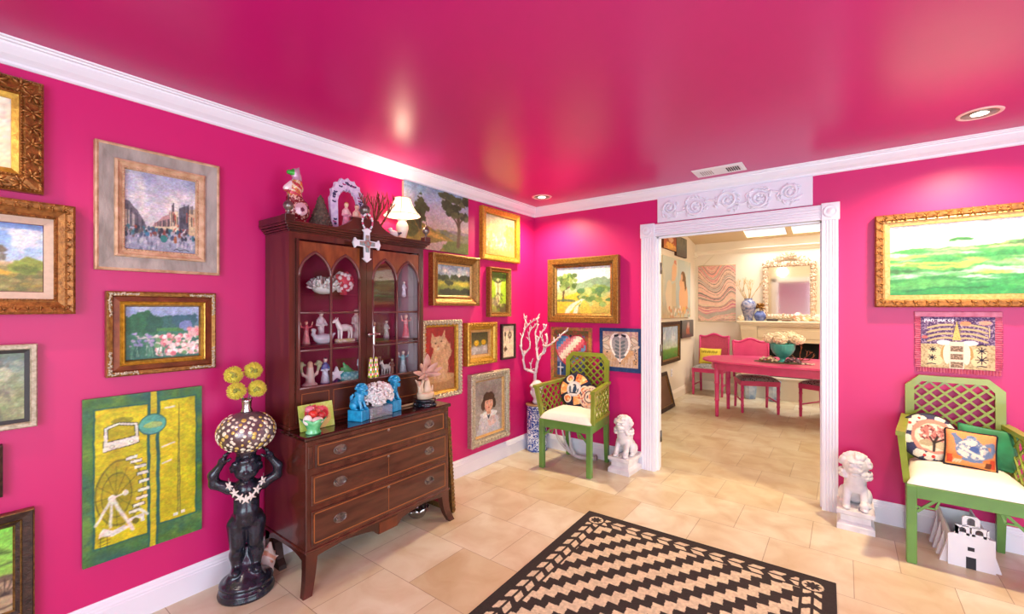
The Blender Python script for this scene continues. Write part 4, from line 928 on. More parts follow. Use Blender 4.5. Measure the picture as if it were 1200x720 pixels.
def cpart(mb, name, m, parent=None): return mb.build(name, m, cab if parent is None else parent, (-CAB0 if parent is None else None))
Y0, Y1, XF = -2.648, -1.682, .46
# chest carcase
m = MB(); m.box((.02, Y0, .205), (XF, Y1, .748), bev=.003); m.box((.015, Y0-.006, .196), (XF+.006, Y1+.006, .212), bev=.003)
cpart(m, 'chest_carcase', MAHR)
m = MB(); m.box((.012, Y0-.012, .748), (XF+.014, Y1+.012, .770), bev=.005); cpart(m, 'writing_top', MAHT)
# shaped apron with a veneered drop panel
m = MB(); yc = (Y0+Y1)/2
def apr(u):
    a = abs(u-.5)*2
    if a < .13: return .125
    if a < .22: return .125+(.16-.125)*(1-math.cos(PI*(a-.13)/.09))/2
    if a < .60: return .16+.022*math.sin(PI*.5*(a-.22)/.38)
    if a < .86: return .182-.012*((a-.6)/.26)
    return .170-.05*((a-.86)/.14)**1.5
ys = np.linspace(Y0, Y1, 61)
m.prism([(Y0, .2), (Y1, .2)]+[(y, apr((y-Y0)/(Y1-Y0))) for y in ys[::-1]], .435, .46, 'x')
m.prism([(.02, .2), (.46, .2)]+[(x, .2-.02-.05*abs((x-.24)/.22)**3) for x in np.linspace(.46, .02, 20)], Y0, Y0+.02, 'y')
m.prism([(.02, .2), (.46, .2)]+[(x, .2-.02-.05*abs((x-.24)/.22)**3) for x in np.linspace(.46, .02, 20)], Y1-.02, Y1, 'y')
cpart(m, 'apron', MAH)
m = MB(); m.box((.458, yc-.062, .127), (.4635, yc+.062, .190)); cpart(m, 'drop_panel', mat('figured_veneer', '74381C', .3, col2='582612', vscale=14))
for sx, fx in ((1, .46), (-1, .03)):
    for sy, fy in ((-1, Y0), (1, Y1)):
        m = MB(); rings = []
        for k in range(9):
            q = k/8; z = .2*(1-q); wd = .062*(1-.30*q); o = .028*q**3 if sx > 0 else .01*q**3
            x1 = fx+(o if sx > 0 else -o); y1 = fy+sy*(o if sx > 0 else 0); x0 = x1-sx*wd*.75; y0 = y1-sy*wd
            rings.append([(x0, y0, z), (x1, y0, z), (x1, y1, z), (x0, y1, z)])
        vs = [p for r in rings for p in r]; fs = []
        for k in range(8):
            for i in range(4): fs.append((k*4+i, k*4+(i+1) % 4, k*4+4+(i+1) % 4, k*4+4+i))
        fs += [(0, 1, 2, 3), (35, 34, 33, 32)]
        if sx*sy < 0: fs = [tuple(reversed(f)) for f in fs]
        m.add(vs, [tuple(reversed(f)) for f in fs]); cpart(m, 'leg', MAH)
# drawers
def handle(parent, y, z, x):
    h = MB(); Mx = Matrix.Translation((x, y, z)) @ Matrix.Rotation(PI/2, 4, 'Y') @ Matrix.Diagonal((.66, 1, 1, 1))
    h.lathe([(.0, .001), (.033, .001), (.036, .003), (.038, .0015), (.038, 0)][::-1], 28, M=Mx)
    h.tube([(x+.004, y+.025*s, z+.003) for s in (-1, -.99)]+[(x+.014, y+.026*math.sin(a), z+.004-.018*math.cos(a)) for a in np.linspace(-1.4, 1.4, 13)]+[(x+.004, y+.025*s, z+.003) for s in (.99, 1)], .0028, 6)
    for s in (-1, 1): h.ell((x+.006, y+.025*s, z+.004), (.006, .005, .005), 8, 6)
    h.build('handle', DBRASS, parent)
for i, (z0, z1, ya, yb) in enumerate(((.606, .724, -2.602, -1.724), (.424, .574, -2.622, -1.708), (.226, .396, -2.622, -1.708))):
    m = MB(); m.box((XF-.02, ya, z0), (XF+.006, yb, z1), bev=.002); dr = cpart(m, 'drawer', MAHD)
    s = MB(); x0, x1 = XF+.0055, XF+.0072; e = .010; t_ = .005
    for a in ((ya+e, ya+e+t_, z0+e, z1-e), (yb-e-t_, yb-e, z0+e, z1-e), (ya+e, yb-e, z0+e, z0+e+t_), (ya+e, yb-e, z1-e-t_, z1-e)): s.box((x0, a[0], a[2]), (x1, a[1], a[3]))
    if i: s.box((x0, -2.167, z0+e), (x1, -2.1645, z1-e))
    s.build('stringing', STRING, dr)
    zc_ = (z0+z1)/2+.004
    for y in (-2.469, -1.857): handle(dr, y, zc_, XF+.006)
    k = MB(); k.lathe([(.0, .002), (.008, .002), (.009, 0)][::-1], 12, M=Matrix.Translation((XF+.006, -2.165, z1-.022)) @ Matrix.Rotation(PI/2, 4, 'Y')); k.build('keyhole', DBRASS, dr)
for ya in (-2.638, -1.712): m = MB(); m.box((XF-.01, ya, .612), (XF+.004, ya+.022, .72), bev=.002); cpart(m, 'slide_support', MAHD)
# hutch
HY0, HY1, HX = -2.640, -1.738, .275
m = MB()
m.box((.01, HY0, .770), (HX-.022, HY0+.022, 1.80)); m.box((.01, HY1-.022, .770), (HX-.022, HY1, 1.80))
m.box((.011, HY0+.002, 1.775), (HX-.023, HY1-.002, 1.799)); m.box((.011, HY0+.002, .771), (HX-.023, HY1-.002, .790))
m.box((HX-.022, HY0, .770), (HX, HY0+.030, 1.80)); m.box((HX-.022, HY1-.030, .770), (HX, HY1, 1.80)); m.box((HX-.021, HY0+.002, .771), (HX-.001, HY1-.002, .800)); m.box((HX-.021, HY0+.002, 1.765), (HX-.001, HY1-.002, 1.799))
m.box((.01, HY0-.004, .770), (HX+.006, HY0, .790)); m.box((HX, HY0-.004, .770), (HX+.008, HY1+.004, .786), bev=.003)
cpart(m, 'hutch_case', MAHR)
m = MB(); m.box((.012, HY0+.02, .79), (.02, HY1-.02, 1.78)); cpart(m, 'back_panel', BACKP)
m = MB(); m.box((.02, HY1-.0245, .79), (HX-.024, HY1-.0218, 1.77)); cpart(m, 'side_sheen', mat('mauve_sheen', 'B4A4AA', .5, var=.05))  # grey-mauve sheet stands for the reflection off the inner right side
for z in (.952, 1.198): m = MB(); m.box((.02, HY0+.022, z-.014), (HX-.03, HY1-.022, z), bev=.002); cpart(m, 'shelf', MAH)
m = MB(); m.box((.022, HY0+.024, 1.474), (HX-.035, HY1-.024, 1.480)); cpart(m, 'glass_shelf', GLASS)
# cornice and shaped pediment
m = MB()
for d, z0, z1 in ((.004, 1.798, 1.806), (.012, 1.806, 1.816), (.020, 1.816, 1.828), (.032, 1.828, 1.840), (.036, 1.840, 1.850)):
    m.box((.01, HY0-d, z0), (HX+d, HY1+d, z1), bev=.002)
cpart(m, 'cornice', MAH)
m = MB(); PY0, PY1 = HY0-.036, HY1+.036; pc = -2.203
def ptop(y):
    a = abs(y-pc)
    L_ = (pc-PY0) if y < pc else (PY1-pc)
    if a < .092: return 1.925
    q = (a-.092)/(L_-.092-.05)
    if q < 1: return 1.838+.070*(1-q)**4.5+.02*max(0, q-.55)**1.5
    return 1.876
yy = sorted(set([round(v, 4) for v in np.linspace(PY0, PY1, 90)]+[pc-.092, pc-.0925, pc+.092, pc+.0925, PY0+.05, PY0+.0501, PY1-.05, PY1-.0501]))
m.prism([(PY0+.002, 1.848), (PY1-.002, 1.848)]+[(min(max(y, PY0+.002), PY1-.002), ptop(y)) for y in yy[::-1]], HX+.008, HX+.034, 'x')
m.box((HX-.01, PY0, 1.848), (HX+.036, PY0+.05, 1.880), bev=.003); m.box((HX-.01, PY1-.05, 1.848), (HX+.036, PY1, 1.880), bev=.003); m.box((.01, PY0+.002, 1.848), (HX-.012, PY0+.02, 1.876))
m.box((HX+.004, pc-.024, 1.80), (HX+.042, pc+.024, 1.925), bev=.003)
cpart(m, 'pediment', MAH)
for y, z, s in ((PY0+.025, 1.880, 1.0), (pc, 1.925, 1.25), (PY1-.025, 1.880, 1.0)):
    m = MB(); m.lathe([(.010*s, 0), (.012*s, .006*s), (.006*s, .012*s), (.010*s, .02*s), (.021*s, .030*s), (.026*s, .044*s), (.021*s, .058*s), (.010*s, .068*s), (.004*s, .074*s), (.003*s, .10*s), (0, .112*s)], 16, M=Matrix.Translation((HX+.016, y, z)))
    cpart(m, 'finial', mat('pewter_finial', '8E8480', .3, .7, col2='5E5450', vscale=40))
# arched glazed doors
ZS, ZA, GB, DB, DT = 1.567, 1.700, .978, .802, 1.764
def ogive(ya, yb, zs=ZS, za=ZA, n=10):
    tm = math.radians(62); out = []
    for k in range(n+1):
        th = tm*k/n; out.append((ya+(yb-ya)/2*(1-math.cos(th))/(1-math.cos(tm)), zs+(za-zs)*math.sin(th)/math.sin(tm)))
    return out+[(ya+yb-y, z) for y, z in out[-2::-1]]
for (d0, d1, g0, g1) in ((-2.608, -2.193, -2.594, -2.236), (-2.191, -1.770, -2.146, -1.790)):
    gm = (g0+g1)/2; xf0, xf1 = HX, HX+.014
    fr = MB()
    fr.box((xf0, d0, DB), (xf1, g0, DT)); fr.box((xf0, g1, DB), (xf1, d1, DT)); fr.box((xf0, g0, DB), (xf1, g1, GB))
    door = cpart(fr, 'glazed_door', MAH)
    sp = MB()
    for a, b in ((g0, gm), (gm, g1)):
        sp.prism([(a, ZS), (a, DT-.012), (b, DT-.012), (b, ZS)]+[p for p in ogive(a, b)[::-1]][1:-1], xf0+.002, xf1-.002, 'x')
    sp.build('arch_panel', SATIN, door)
    bar = MB(); xb = xf1-.002
    for a, b in ((g0, gm), (gm, g1)): bar.tube([(xb, y, z) for y, z in ogive(a, b)], .008, 8)
    for y, rr in ((g0, .007), (gm, .007), (g1, .007)): bar.tube([(xb, y, GB), (xb, y, ZS)], rr, 8)
    bar.tube([(xb, g0, GB), (xb, g1, GB)], .008, 8); bar.tube([(xb, g0, 1.376), (xb, g1, 1.376)], .006, 8); bar.tube([(xb, g0, 1.176), (xb, g1, 1.176)], .006, 8)
    bar.build('glazing_bars', BEADW, door)
    pn = MB(); pn.prism([(g0, GB), (g1, GB), (g1, ZS)]+ogive(gm, g1)[::-1][1:]+ogive(g0, gm)[::-1][1:], xf0+.004, xf0+.006, 'x'); pn.build('pane', glass_mat('cabinet_glass', (.98, .98, .98), .035), door)
    st = MB()
    for a, b in ((g0+.012, gm-.012), (gm+.012, g1-.012)):
        for u0, u1, v0, v1 in ((a, a+.003, .830, .95), (b-.003, b, .830, .95), (a, b, .830, .833), (a, b, .947, .95)): st.box((xf1-.001, u0, v0), (xf1+.001, u1, v1))
    st.build('stringing', STRING, door)
m = MB(); m.lathe([(.0, .010), (.006, .010), (.004, .006), (.011, .002), (.012, 0)][::-1], 12, M=Matrix.Translation((HX+.014, -2.165, 1.235)) @ Matrix.Rotation(PI/2, 4, 'Y'))
cpart(m, 'lock_plate', DBRASS)

# ---- key cross and tassel hanging on the door key
t = thing('hanging_key', 'silver cross shaped key sticking out of the cabinet doors', 'key', (HX+.026, -2.165, 1.236))
m = MB(); m.tube([(.0, 0, 0), (.03, 0, 0)], .004, 8); m.box((.024, -.006, -.05), (.032, .006, .055), bev=.003); m.box((.024, -.036, .004), (.032, .036, .016), bev=.003)
for y, z in ((0, .055), (-.036, .01), (.036, .01), (0, -.05)): m.ell((.028, y, z), (.005, .009, .009), 8, 6)
m.build('cross_key', SILVER, t)
t = thing('tassel', 'green, red and white beaded tassel hanging below the cabinet key', 'tassel', (HX+.045, -2.165, 1.10))
m = MB(); m.tube([(0, 0, .09), (0, .004, .04), (0, 0, 0)], .002, 6); m.build('cord', mat('pale_cord', 'C9BCC0', .7), t)
for dy in (-.017, .017):
    def tc(V):
        z = V[:, 2]; k = np.floor((z+.11)/.0135).astype(int) % 4; a = np.arctan2(V[:, 0], V[:, 1]-dy)
        return np.array([c3('2E9A3E'), c3('F0F0E4'), c3('E8C83A'), c3('C8283A')])[np.where(np.sin(a*5) > .2, k, (k+2) % 4)]
    sculpt('bead_drop', [K((0, dy, 0), (0, dy, -.02), .010, .012), K((0, dy, -.03), (0, dy, -.055), .013, .015), K((0, dy, -.065), (0, dy, -.098), .015, .019)], .0025, .004, mat('glossy_paint', 'ATTR', .3), t, colf=tc)
t = thing('ornamental_cross', 'white enamel cross with turquoise inlay hanging from the cabinet pediment', 'cross', (HX+.052, -2.215, 1.775))
WEN = mat('white_enamel', 'E2E4EA', .3, var=.05)
def crossout(s, a, b, wd, fl):
    return [(-wd, wd), (-a+fl, wd*.9), (-a+.012, fl+.004), (-a, 0), (-a+.012, -fl-.004), (-a+fl, -wd*.9), (-wd, -wd), (-wd*.9, -b+fl), (-fl-.004, -b+.022), (0, -b), (fl+.004, -b+.022), (wd*.9, -b+fl), (wd, -wd), (a-fl, -wd*.9), (a-.012, -fl-.004), (a, 0), (a-.012, fl+.004), (a-fl, wd*.9), (wd, wd), (wd*.9, a-fl), (fl+.004, a-.012), (0, a), (-fl-.004, a-.012), (-wd*.9, a-fl)]
m = MB(); m.prism(crossout(1, .092, .108, .019, .026)[::-1], -.006, .006, 'x'); m.build('cross_body', WEN, t)
m = MB(); m.prism([(-.014, .014), (-.05, .011), (-.05, -.011), (-.014, -.014), (-.011, -.05), (.011, -.05), (.014, -.014), (.05, -.011), (.05, .011), (.014, .014), (.011, .05), (-.011, .05)], .005, .009, 'x'); m.build('turquoise_inlay', mat('turquoise_stone', '6FA3A8', .4, col2='A8705E', vscale=60), t)
m = MB()
for k in range(10): a = 2*PI*k/10; m.ell((.010, .018*math.cos(a), .018*math.sin(a)), .004, 6, 4)
m.build('bead_ring', mat('coral_bead', 'B86A6A', .4), t)
t = thing('bead_loop', 'loop of pink and white beads around the middle finial of the cabinet', 'bead string', (HX+.046, -2.208, 1.905))
m = MB(); m2 = MB()
for k in range(22):
    a = 2*PI*k/22; (m if k % 3 else m2).ell((.004+(.0 if math.sin(a) < .3 else -.0), .034*math.cos(a), .045*math.sin(a)), .0065, 8, 6)
m.build('white_beads', WEN, t); m2.build('pink_beads', mat('pink_bead', 'D8587E', .3), t)

# ---- ornaments along the top of the cabinet
GLP = mat('glossy_paint', 'ATTR', .3)
ZT = 1.850
def bycol(default, *rules):
    """rules = (centre, radius, colour): painted patches on a sculpted ornament"""
    def f(V):
        c = np.tile(np.array(c3(default)), (len(V), 1))
        for p, r, k in rules:
            d = np.linalg.norm((V-np.array(p))/np.array(r if hasattr(r, '__len__') else (r, r, r)), axis=1); c[d < 1] = c3(k)
        return c
    return f
t = thing('glass_ornament', 'glittery glass mermaid on a dark red flowered ball, left cabinet top', 'figurine', (.17, -2.555, ZT))
def orn_c(V):
    n = fbm(V[:, 0], V[:, 1]*1.0+V[:, 2]*2, 70, 3, 2); c = np.where((n > .5)[:, None], c3('D8A03A'), c3('C84A5A')); c = np.where((n > .62)[:, None], c3('F0E6C8'), c)
    lo = V[:, 2] < .155; n2 = fbm(V[:, 1], V[:, 2], 110, 9, 2); c = np.where(lo[:, None], np.where((n2 > .58)[:, None], c3('E8B8A8'), c3('7A1420')), c)
    fl = (np.hypot(V[:, 1]-.01, V[:, 2]-.085) < .034) & (V[:, 0] > .02); c[fl] = c3('E6C4CE'); fl = (np.hypot(V[:, 1]-.012, V[:, 2]-.082) < .012) & (V[:, 0] > .02); c[fl] = c3('6A2A4A')
    c[V[:, 2] > .245] = c3('C8A0B8'); c[(V[:, 2] > .268) & (V[:, 1] < -.012)] = c3('3EA83E'); c[(V[:, 2] > .18) & (V[:, 2] < .25) & (V[:, 1] < -.035)] = c3('F4E2E4'); c[V[:, 2] < .022] = c3('C86A5A'); return c
sculpt('figure', [E((0, .03, .012), (.05, .075, .014)), E((0, .012, .085), (.055, .062, .07)), K((0, -.005, .14), (0, -.005, .20), .042, .034), K((0, -.005, .2), (0, .008, .26), .03, .02), E((0, .0, .285), (.02, .024, .026)), K((0, .0, .285), (0, -.036, .283), .014, .012), K((.02, -.03, .22), (.015, -.052, .19), .016, .02), K((0, .012, .3), (0, .02, .318), .01, .005), K((0, .02, .27), (0, .028, .2), .012, .016)], .0045, .012, mat('glitter_glass', 'ATTR', .2, .2, bump=.2, bscale=120), t, colf=orn_c)
t = thing('cone_tree', 'brown woven cone tree on the cabinet top between mermaid figure and butterfly arch', 'ornament', (.16, -2.405, ZT))
m = MB()
m.lathe([(.060, 0), (.064, .01), (.058, .03), (.044, .08), (.028, .135), (.012, .18), (.003, .198), (0, .2)], 24)
for r_ in range(11):
    z = .01+.0165*r_; R = .064*(1-z/.2)+.004; n = max(5, int(16*(1-z/.215)))
    for k in range(n):
        a = 2*PI*(k+.5*(r_ % 2))/n; m.ell((R*math.cos(a), R*math.sin(a), z), (.006, .006, .010), 6, 4, M=None)
m.build('woven_cone', mat('dark_wicker', '6A5646', .7, col2='40342C', vscale=60, bump=.3), t)
t = thing('butterfly_arch', 'lavender wreath arch dotted with dark butterflies on the cabinet top', 'ornament', (.15, -2.232, ZT))
m = MB(); out = []; inn = []
for k in range(25):
    a = PI*k/24; w_ = 1+.06*math.cos(k*2.1); out.append((-.108*math.cos(a)*w_, .20+.128*math.sin(a)*w_)); inn.append((-.066*math.cos(a), .175+.088*math.sin(a)*(1-.12*math.cos(k*2.6))))
poly = [(-.105, 0)]+out+[(.105, 0), (.062, 0)]+inn[::-1]+[(-.062, 0)]
m.prism(poly[::-1], -.012, .012, 'x'); LAV = mat('lavender_felt', 'C9B0D6', .8, col2='E0D2E6', vscale=50); rnd = random.Random(8); ma = m
for k in range(26):
    q = rnd.random(); a = PI*q
    if k % 3 == 0: y, z = rnd.choice((-.084, .084))+rnd.uniform(-.012, .012), rnd.uniform(.02, .18)
    else: y, z = -.087*math.cos(a)+rnd.uniform(-.008, .008), .188+.106*math.sin(a)+rnd.uniform(-.006, .006)
    for s in (-1, 1):
        Mx = Matrix.Translation((.013, y, z)) @ Matrix.Rotation(s*.7+rnd.uniform(-.4, .4), 4, 'X') @ Matrix.Translation((0, s*.007, 0)); ma.ell((0, 0, 0), (.003, .0075, .005), 8, 4, 1 if k % 4 else 2, Mx)
ma.build('arch', [LAV, mat('dark_violet', '3A2A5A', .6), mat('deep_pink', 'B03A7A', .5)], t)
def person_fig(name, label, loc, h, cols, group=None, face=0, arms=0, h_=None, cat='figurine', par=None, skirt=True):
    """small standing china figure: base, robe, arms, head, hair"""
    t = thing(name, label, cat, loc, face, group); s = h
    def f(V):
        z = V[:, 2]/s; c = np.tile(np.array(c3(cols[1])), (len(V), 1)); c[z < .08] = c3(cols[0]); c[z > .55] = c3(cols[2]); c[z > .78] = c3(cols[3]); c[(z > .90) | ((z > .78) & (V[:, 0] < -.012*s))] = c3(cols[4]); 
        n = fbm(V[:, 0], V[:, 1]+V[:, 2], 18/s, 4, 2); c = c*(1+.25*(n-.5))[:, None]; return c
    pr = [E((0, 0, .03*s), (.15*s, .17*s, .045*s)), K((0, 0, .08*s), (0, 0, .45*s), (.15 if skirt else .09)*s, .09*s), K((0, 0, .45*s), (0, 0, .68*s), .085*s, .095*s), K((0, 0, .68*s), (.01*s, 0, .78*s), .04*s, .035*s), E((.015*s, 0, .865*s), (.075*s, .068*s, .085*s))]
    for k in (-1, 1):
        if arms == 0: pr += [K((0, k*.1*s, .67*s), (.05*s, k*.15*s, .52*s), .035*s, .03*s), K((.05*s, k*.15*s, .52*s), (.12*s, k*.04*s, .52*s), .03*s, .024*s)]
        else: pr += [K((0, k*.1*s, .67*s), (.03*s, k*.21*s, .70*s), .035*s, .03*s), K((.03*s, k*.21*s, .70*s), (.04*s, k*.25*s, .88*s), .03*s, .025*s)]
    sculpt('figure', pr, max(.0022, s/55), .03*s, GLP, t, colf=f); return t
person_fig('china_couple_figure', 'pink and gold china figure under the butterfly arch, left of the pair', (.19, -2.262, ZT), .19, ('C87A8A', 'E08AA0', 'E8B0B0', 'E8C0A0', 'D8A83A'))
person_fig('china_couple_figure', 'dark haired china figure under the butterfly arch, right of the pair', (.19, -2.192, ZT), .19, ('C87A8A', 'E8A89A', 'F0C8B0', 'EBC6A8', '3A1A1E'))
t = thing('red_coral', 'reddish brown branching coral beside the small lamp on the cabinet', 'coral', (.17, -2.045, ZT))
def branchy(m, p, d, ln, r, depth, rnd, spread=.6, mi=0, seg=6, kids=(2, 3), fall=.72, up=.15):
    d = d.normalized(); q = p; pts = [p]; rs = [r]
    for k in range(3):
        d = (d+Vector((rnd.uniform(-1, 1), rnd.uniform(-1, 1), rnd.uniform(-.6, 1)))*.16).normalized(); q = q+d*ln/3; pts.append(q); rs.append(r*(1-.14*(k+1)))
    if depth == 0: rs[-1] = r*.35
    m.tube(pts, rs, seg, mi)
    if depth:
        for k in range(rnd.randint(*kids)):
            nd = (d+Vector((rnd.uniform(-1, 1), rnd.uniform(-1, 1), rnd.uniform(-.5, 1)))*spread+Vector((0, 0, up))).normalized(); branchy(m, q if k else pts[2].lerp(q, .9), nd, ln*fall*rnd.uniform(.8, 1.15), r*.62, depth-1, rnd, spread, mi, seg, kids, fall, up)
m = MB(); rnd = random.Random(4)
m.lathe([(.03, 0), (.034, .012), (.022, .024), (0, .028)], 12)
for d in ((.1, -.35, 1), (.2, .12, 1), (0, -.05, 1.2), (.4, .1, .9)): branchy(m, Vector((0, 0, .015)), Vector(d), .105, .011, 3, rnd, .5, kids=(2, 3), up=.35)
m.build('branches', mat('red_coral', '9A4A32', .6, col2='6E2C20', vscale=50, bump=.3), t)
t = thing('china_bird', 'small white china bird at the foot of the little lamp on the cabinet', 'figurine', (.23, -1.945, ZT), -.4)
sculpt('bird', [E((0, 0, .03), (.022, .03, .022)), E((0, -.022, .055), (.013, .014, .014)), K((0, -.034, .055), (0, -.045, .053), .005, .002), K((0, .02, .03), (0, .055, .045), .012, .005), E((0, 0, .006), (.02, .022, .008))], .0028, .008, GLP, t, colf=bycol('EDE2DC', ((0, .03, .035), .02, '4A3A4A'), ((0, -.045, .053), .01, 'D89030')))
# ---- the lit lamp
LX, LY = .15, -1.815
t = thing('table_lamp', 'small lit lamp with cream bell shade on the right end of the cabinet top', 'lamp', (LX, LY, ZT))
m = MB(); m.lathe([(.040, 0), (.043, .008), (.030, .016), (.026, .03), (.034, .06), (.042, .09), (.040, .115), (.030, .135), (.024, .142), (.034, .15), (.034, .158), (.012, .165), (.009, .19), (.009, .21)], 24); m.build('lamp_base', mat('cream_ceramic', 'F2EAD8', .25), t)
sm = bpy.data.materials.new('lit_lampshade'); sm.use_nodes = True; N = sm.node_tree.nodes; Lk = sm.node_tree.links; p = N['Principled BSDF']
p.inputs['Base Color'].default_value = C4('F2DCC6'); p.inputs['Roughness'].default_value = .8; p.inputs['Emission Color'].default_value = C4('FFD9B0'); p.inputs['Emission Strength'].default_value = 1.9
shade = MB(); pr = [(.122, .178), (.121, .182), (.098, .205), (.080, .232), (.066, .262), (.058, .292), (.056, .296)]
shade.lathe(pr+[(r-.003, z) for r, z in pr[::-1]], 6*6)
shade.f = [f for f in shade.f if len(f) == 4]; shade.m = shade.m[:len(shade.f)]; shade.sm = [True]*len(shade.f)
so = shade.build('lamp_shade', sm, t)
m = MB()
for k in range(6): a = 2*PI*k/6+.3; m.tube([((r+.001)*math.cos(a), (r+.001)*math.sin(a), z) for r, z in pr], .0018, 6)
for r, z in ((.123, .178), (.058, .296)): m.tube([(r*math.cos(2*PI*k/36), r*math.sin(2*PI*k/36), z) for k in range(36)], .0022, 6, closed=True)
m.build('shade_trim', mat('beige_trim', 'C8A88A', .7), so)
m = MB(); m.ell((0, 0, .235), (.018, .018, .026), 12, 8); m.build('bulb', BULB, t)
lp = bpy.data.lights.new('table_lamp_light', 'POINT'); lp.energy = 3.2; lp.color = (1, .80, .56); lp.shadow_soft_size = .045
lo = bpy.data.objects.new('table_lamp_light', lp); lo.location = (LX, LY, ZT+.275); COL.objects.link(lo)

# ---- china inside the cabinet
SH = {0: .952, 1: 1.198, 2: 1.480}
def animal(name, label, loc, L_, col, rot=0, dog=True, base=None, spots=()):
    t = thing(name, label, 'figurine', loc, rot); s = L_; z0 = .12*s if base else 0
    pr = [E((0, 0, z0+.52*s), (.15*s, .34*s, .16*s)), K((0, -.28*s, z0+.56*s), (0, -.40*s, z0+.78*s), .12*s, .09*s), E((0, -.46*s, z0+.82*s), (.085*s, .13*s, .09*s)), K((0, -.5*s, z0+.8*s), (0, -.6*s, z0+.76*s), .06*s, .045*s), K((0, .32*s, z0+.58*s), (0, .46*s, z0+.72*s if dog else z0+.35*s), .04*s, .03*s)]
    for sx in (-1, 1):
        pr += [K((sx*.09*s, -.24*s, z0+.48*s), (sx*.09*s, -.25*s, z0+.04*s), .065*s, .045*s), K((sx*.09*s, .26*s, z0+.48*s), (sx*.09*s, .30*s, z0+.24*s), .075*s, .045*s), K((sx*.09*s, .30*s, z0+.24*s), (sx*.09*s, .27*s, z0+.04*s), .045*s, .045*s), K((sx*.06*s, -.42*s, z0+.9*s), (sx*.075*s, -.40*s, z0+.99*s), .035*s, .015*s)]
    sculpt('figure', pr, s/42, .04*s, GLP, t, colf=bycol(col, *spots))
    if base:
        m = MB(); m.box((-.16*s, -.42*s, 0), (.16*s, .42*s, .15*s), bev=.02*s); m.build('base', mat('china_base_'+base, base, .3, col2='F2EAD8', vscale=60), t)
    return t
# lower shelf
t = thing('china_candelabra', 'cream china figure between two leafy arms, lower left in the cabinet', 'figurine', (.15, -2.462, SH[0]))
pr = [E((0, 0, .015), (.03, .045, .016)), K((0, 0, .02), (0, 0, .08), .028, .018), K((0, 0, .08), (0, 0, .11), .02, .018), E((0, 0, .132), (.015, .015, .018))]
for s in (-1, 1): pr += chain([(0, s*.014, .06), (0, s*.04, .075), (0, s*.05, .105), (0, s*.05, .125)], [.009, .007, .007, .008]); pr += [E((0, s*(.05+dy), .13+dz), (.012, .012, .008)) for dy, dz in ((-.014, 0), (.014, .004), (0, .014), (.008, -.012))]
sculpt('figure', pr, .0028, .008, GLP, t, colf=lambda V: np.where((np.abs(V[:, 1]) > .028)[:, None]*(V[:, 2] > .09)[:, None], c3('A8B48A'), np.where((V[:, 2] > .115)[:, None], c3('E0B89A'), c3('E2CFC0'))))
person_fig('china_figure', 'tall blue and white china figure, lower left shelf of the cabinet', (.13, -2.36, SH[0]), .17, ('3A5A9A', 'DCE2EE', '4A6AA8', 'E8D0C0', '2A2E4A'))
t = thing('china_star', 'white star shaped china piece with a dark base, lower left cabinet shelf', 'figurine', (.18, -2.318, SH[0]))
m = MB(); st = [((.045 if k % 2 == 0 else .02)*math.sin(PI*k/5), .062+(.045 if k % 2 == 0 else .02)*math.cos(PI*k/5)) for k in range(10)]; m.prism(st, -.008, .008, 'x'); m.build('star', mat('white_china', 'ECEAF0', .2), t)
m = MB(); m.lathe([(.03, 0), (.032, .012), (.016, .02), (.012, .03)], 14); m.build('base', mat('navy_china', '2A3668', .3), t)
t = thing('china_boat', 'turquoise china boat dish with a green crest in the cabinet', 'figurine', (.16, -2.215, SH[0]))
pr = [E((0, 0, .035), (.04, .085, .034)), E((0, 0, .008), (.03, .06, .010)), K((0, -.02, .06), (0, -.045, .12), .024, .006), K((0, -.045, .06), (0, -.06, .09), .02, .006), K((0, .0, .06), (0, -.02, .1), .02, .006)]
sculpt('boat', pr, .004, .012, GLP, t, colf=lambda V: np.where((V[:, 2] > .066)[:, None], c3('2E9A5A'), np.where((V[:, 2] < .018)[:, None], c3('D8D6D0'), np.where((np.sin(V[:, 1]*160)*np.sin(V[:, 2]*220) > .2)[:, None], c3('8AD4D8'), c3('3AA6B4')))))
person_fig('china_figure', 'white china figure leaning at the stern of the turquoise boat dish', (.15, -2.135, SH[0]), .19, ('B8D8E0', 'E8E8F0', 'DCE0F0', 'EAD6CC', '8A90A8'), skirt=False)
person_fig('china_figure', 'beige robed china figure, first on the lower right shelf of the cabinet', (.14, -2.055, SH[0]), .14, ('8A7A6A', 'C8B49A', 'B8A48A', 'E0C4A8', '5A4636'))
animal('china_dog', 'white china dog on a rocky base on the lower right shelf of the cabinet', (.17, -1.965, SH[0]), .105, 'E8E4E2', PI*.1, True, 'C9C6C0', [((0, .1*.1, .1), .012, '9A8A80')])
person_fig('china_figure', 'brown and red china figure beside the white china dog', (.13, -1.885, SH[0]), .12, ('6A5A4A', 'A8705A', '8A4A3A', 'E0BCA0', '4A3020'))
person_fig('china_figure', 'pale turquoise and white china figure, far right lower shelf of the cabinet', (.15, -1.808, SH[0]), .17, ('6AB0C0', 'D8E6EA', '9AC8D0', 'EAD0C0', 'B8AAA0'), arms=1)
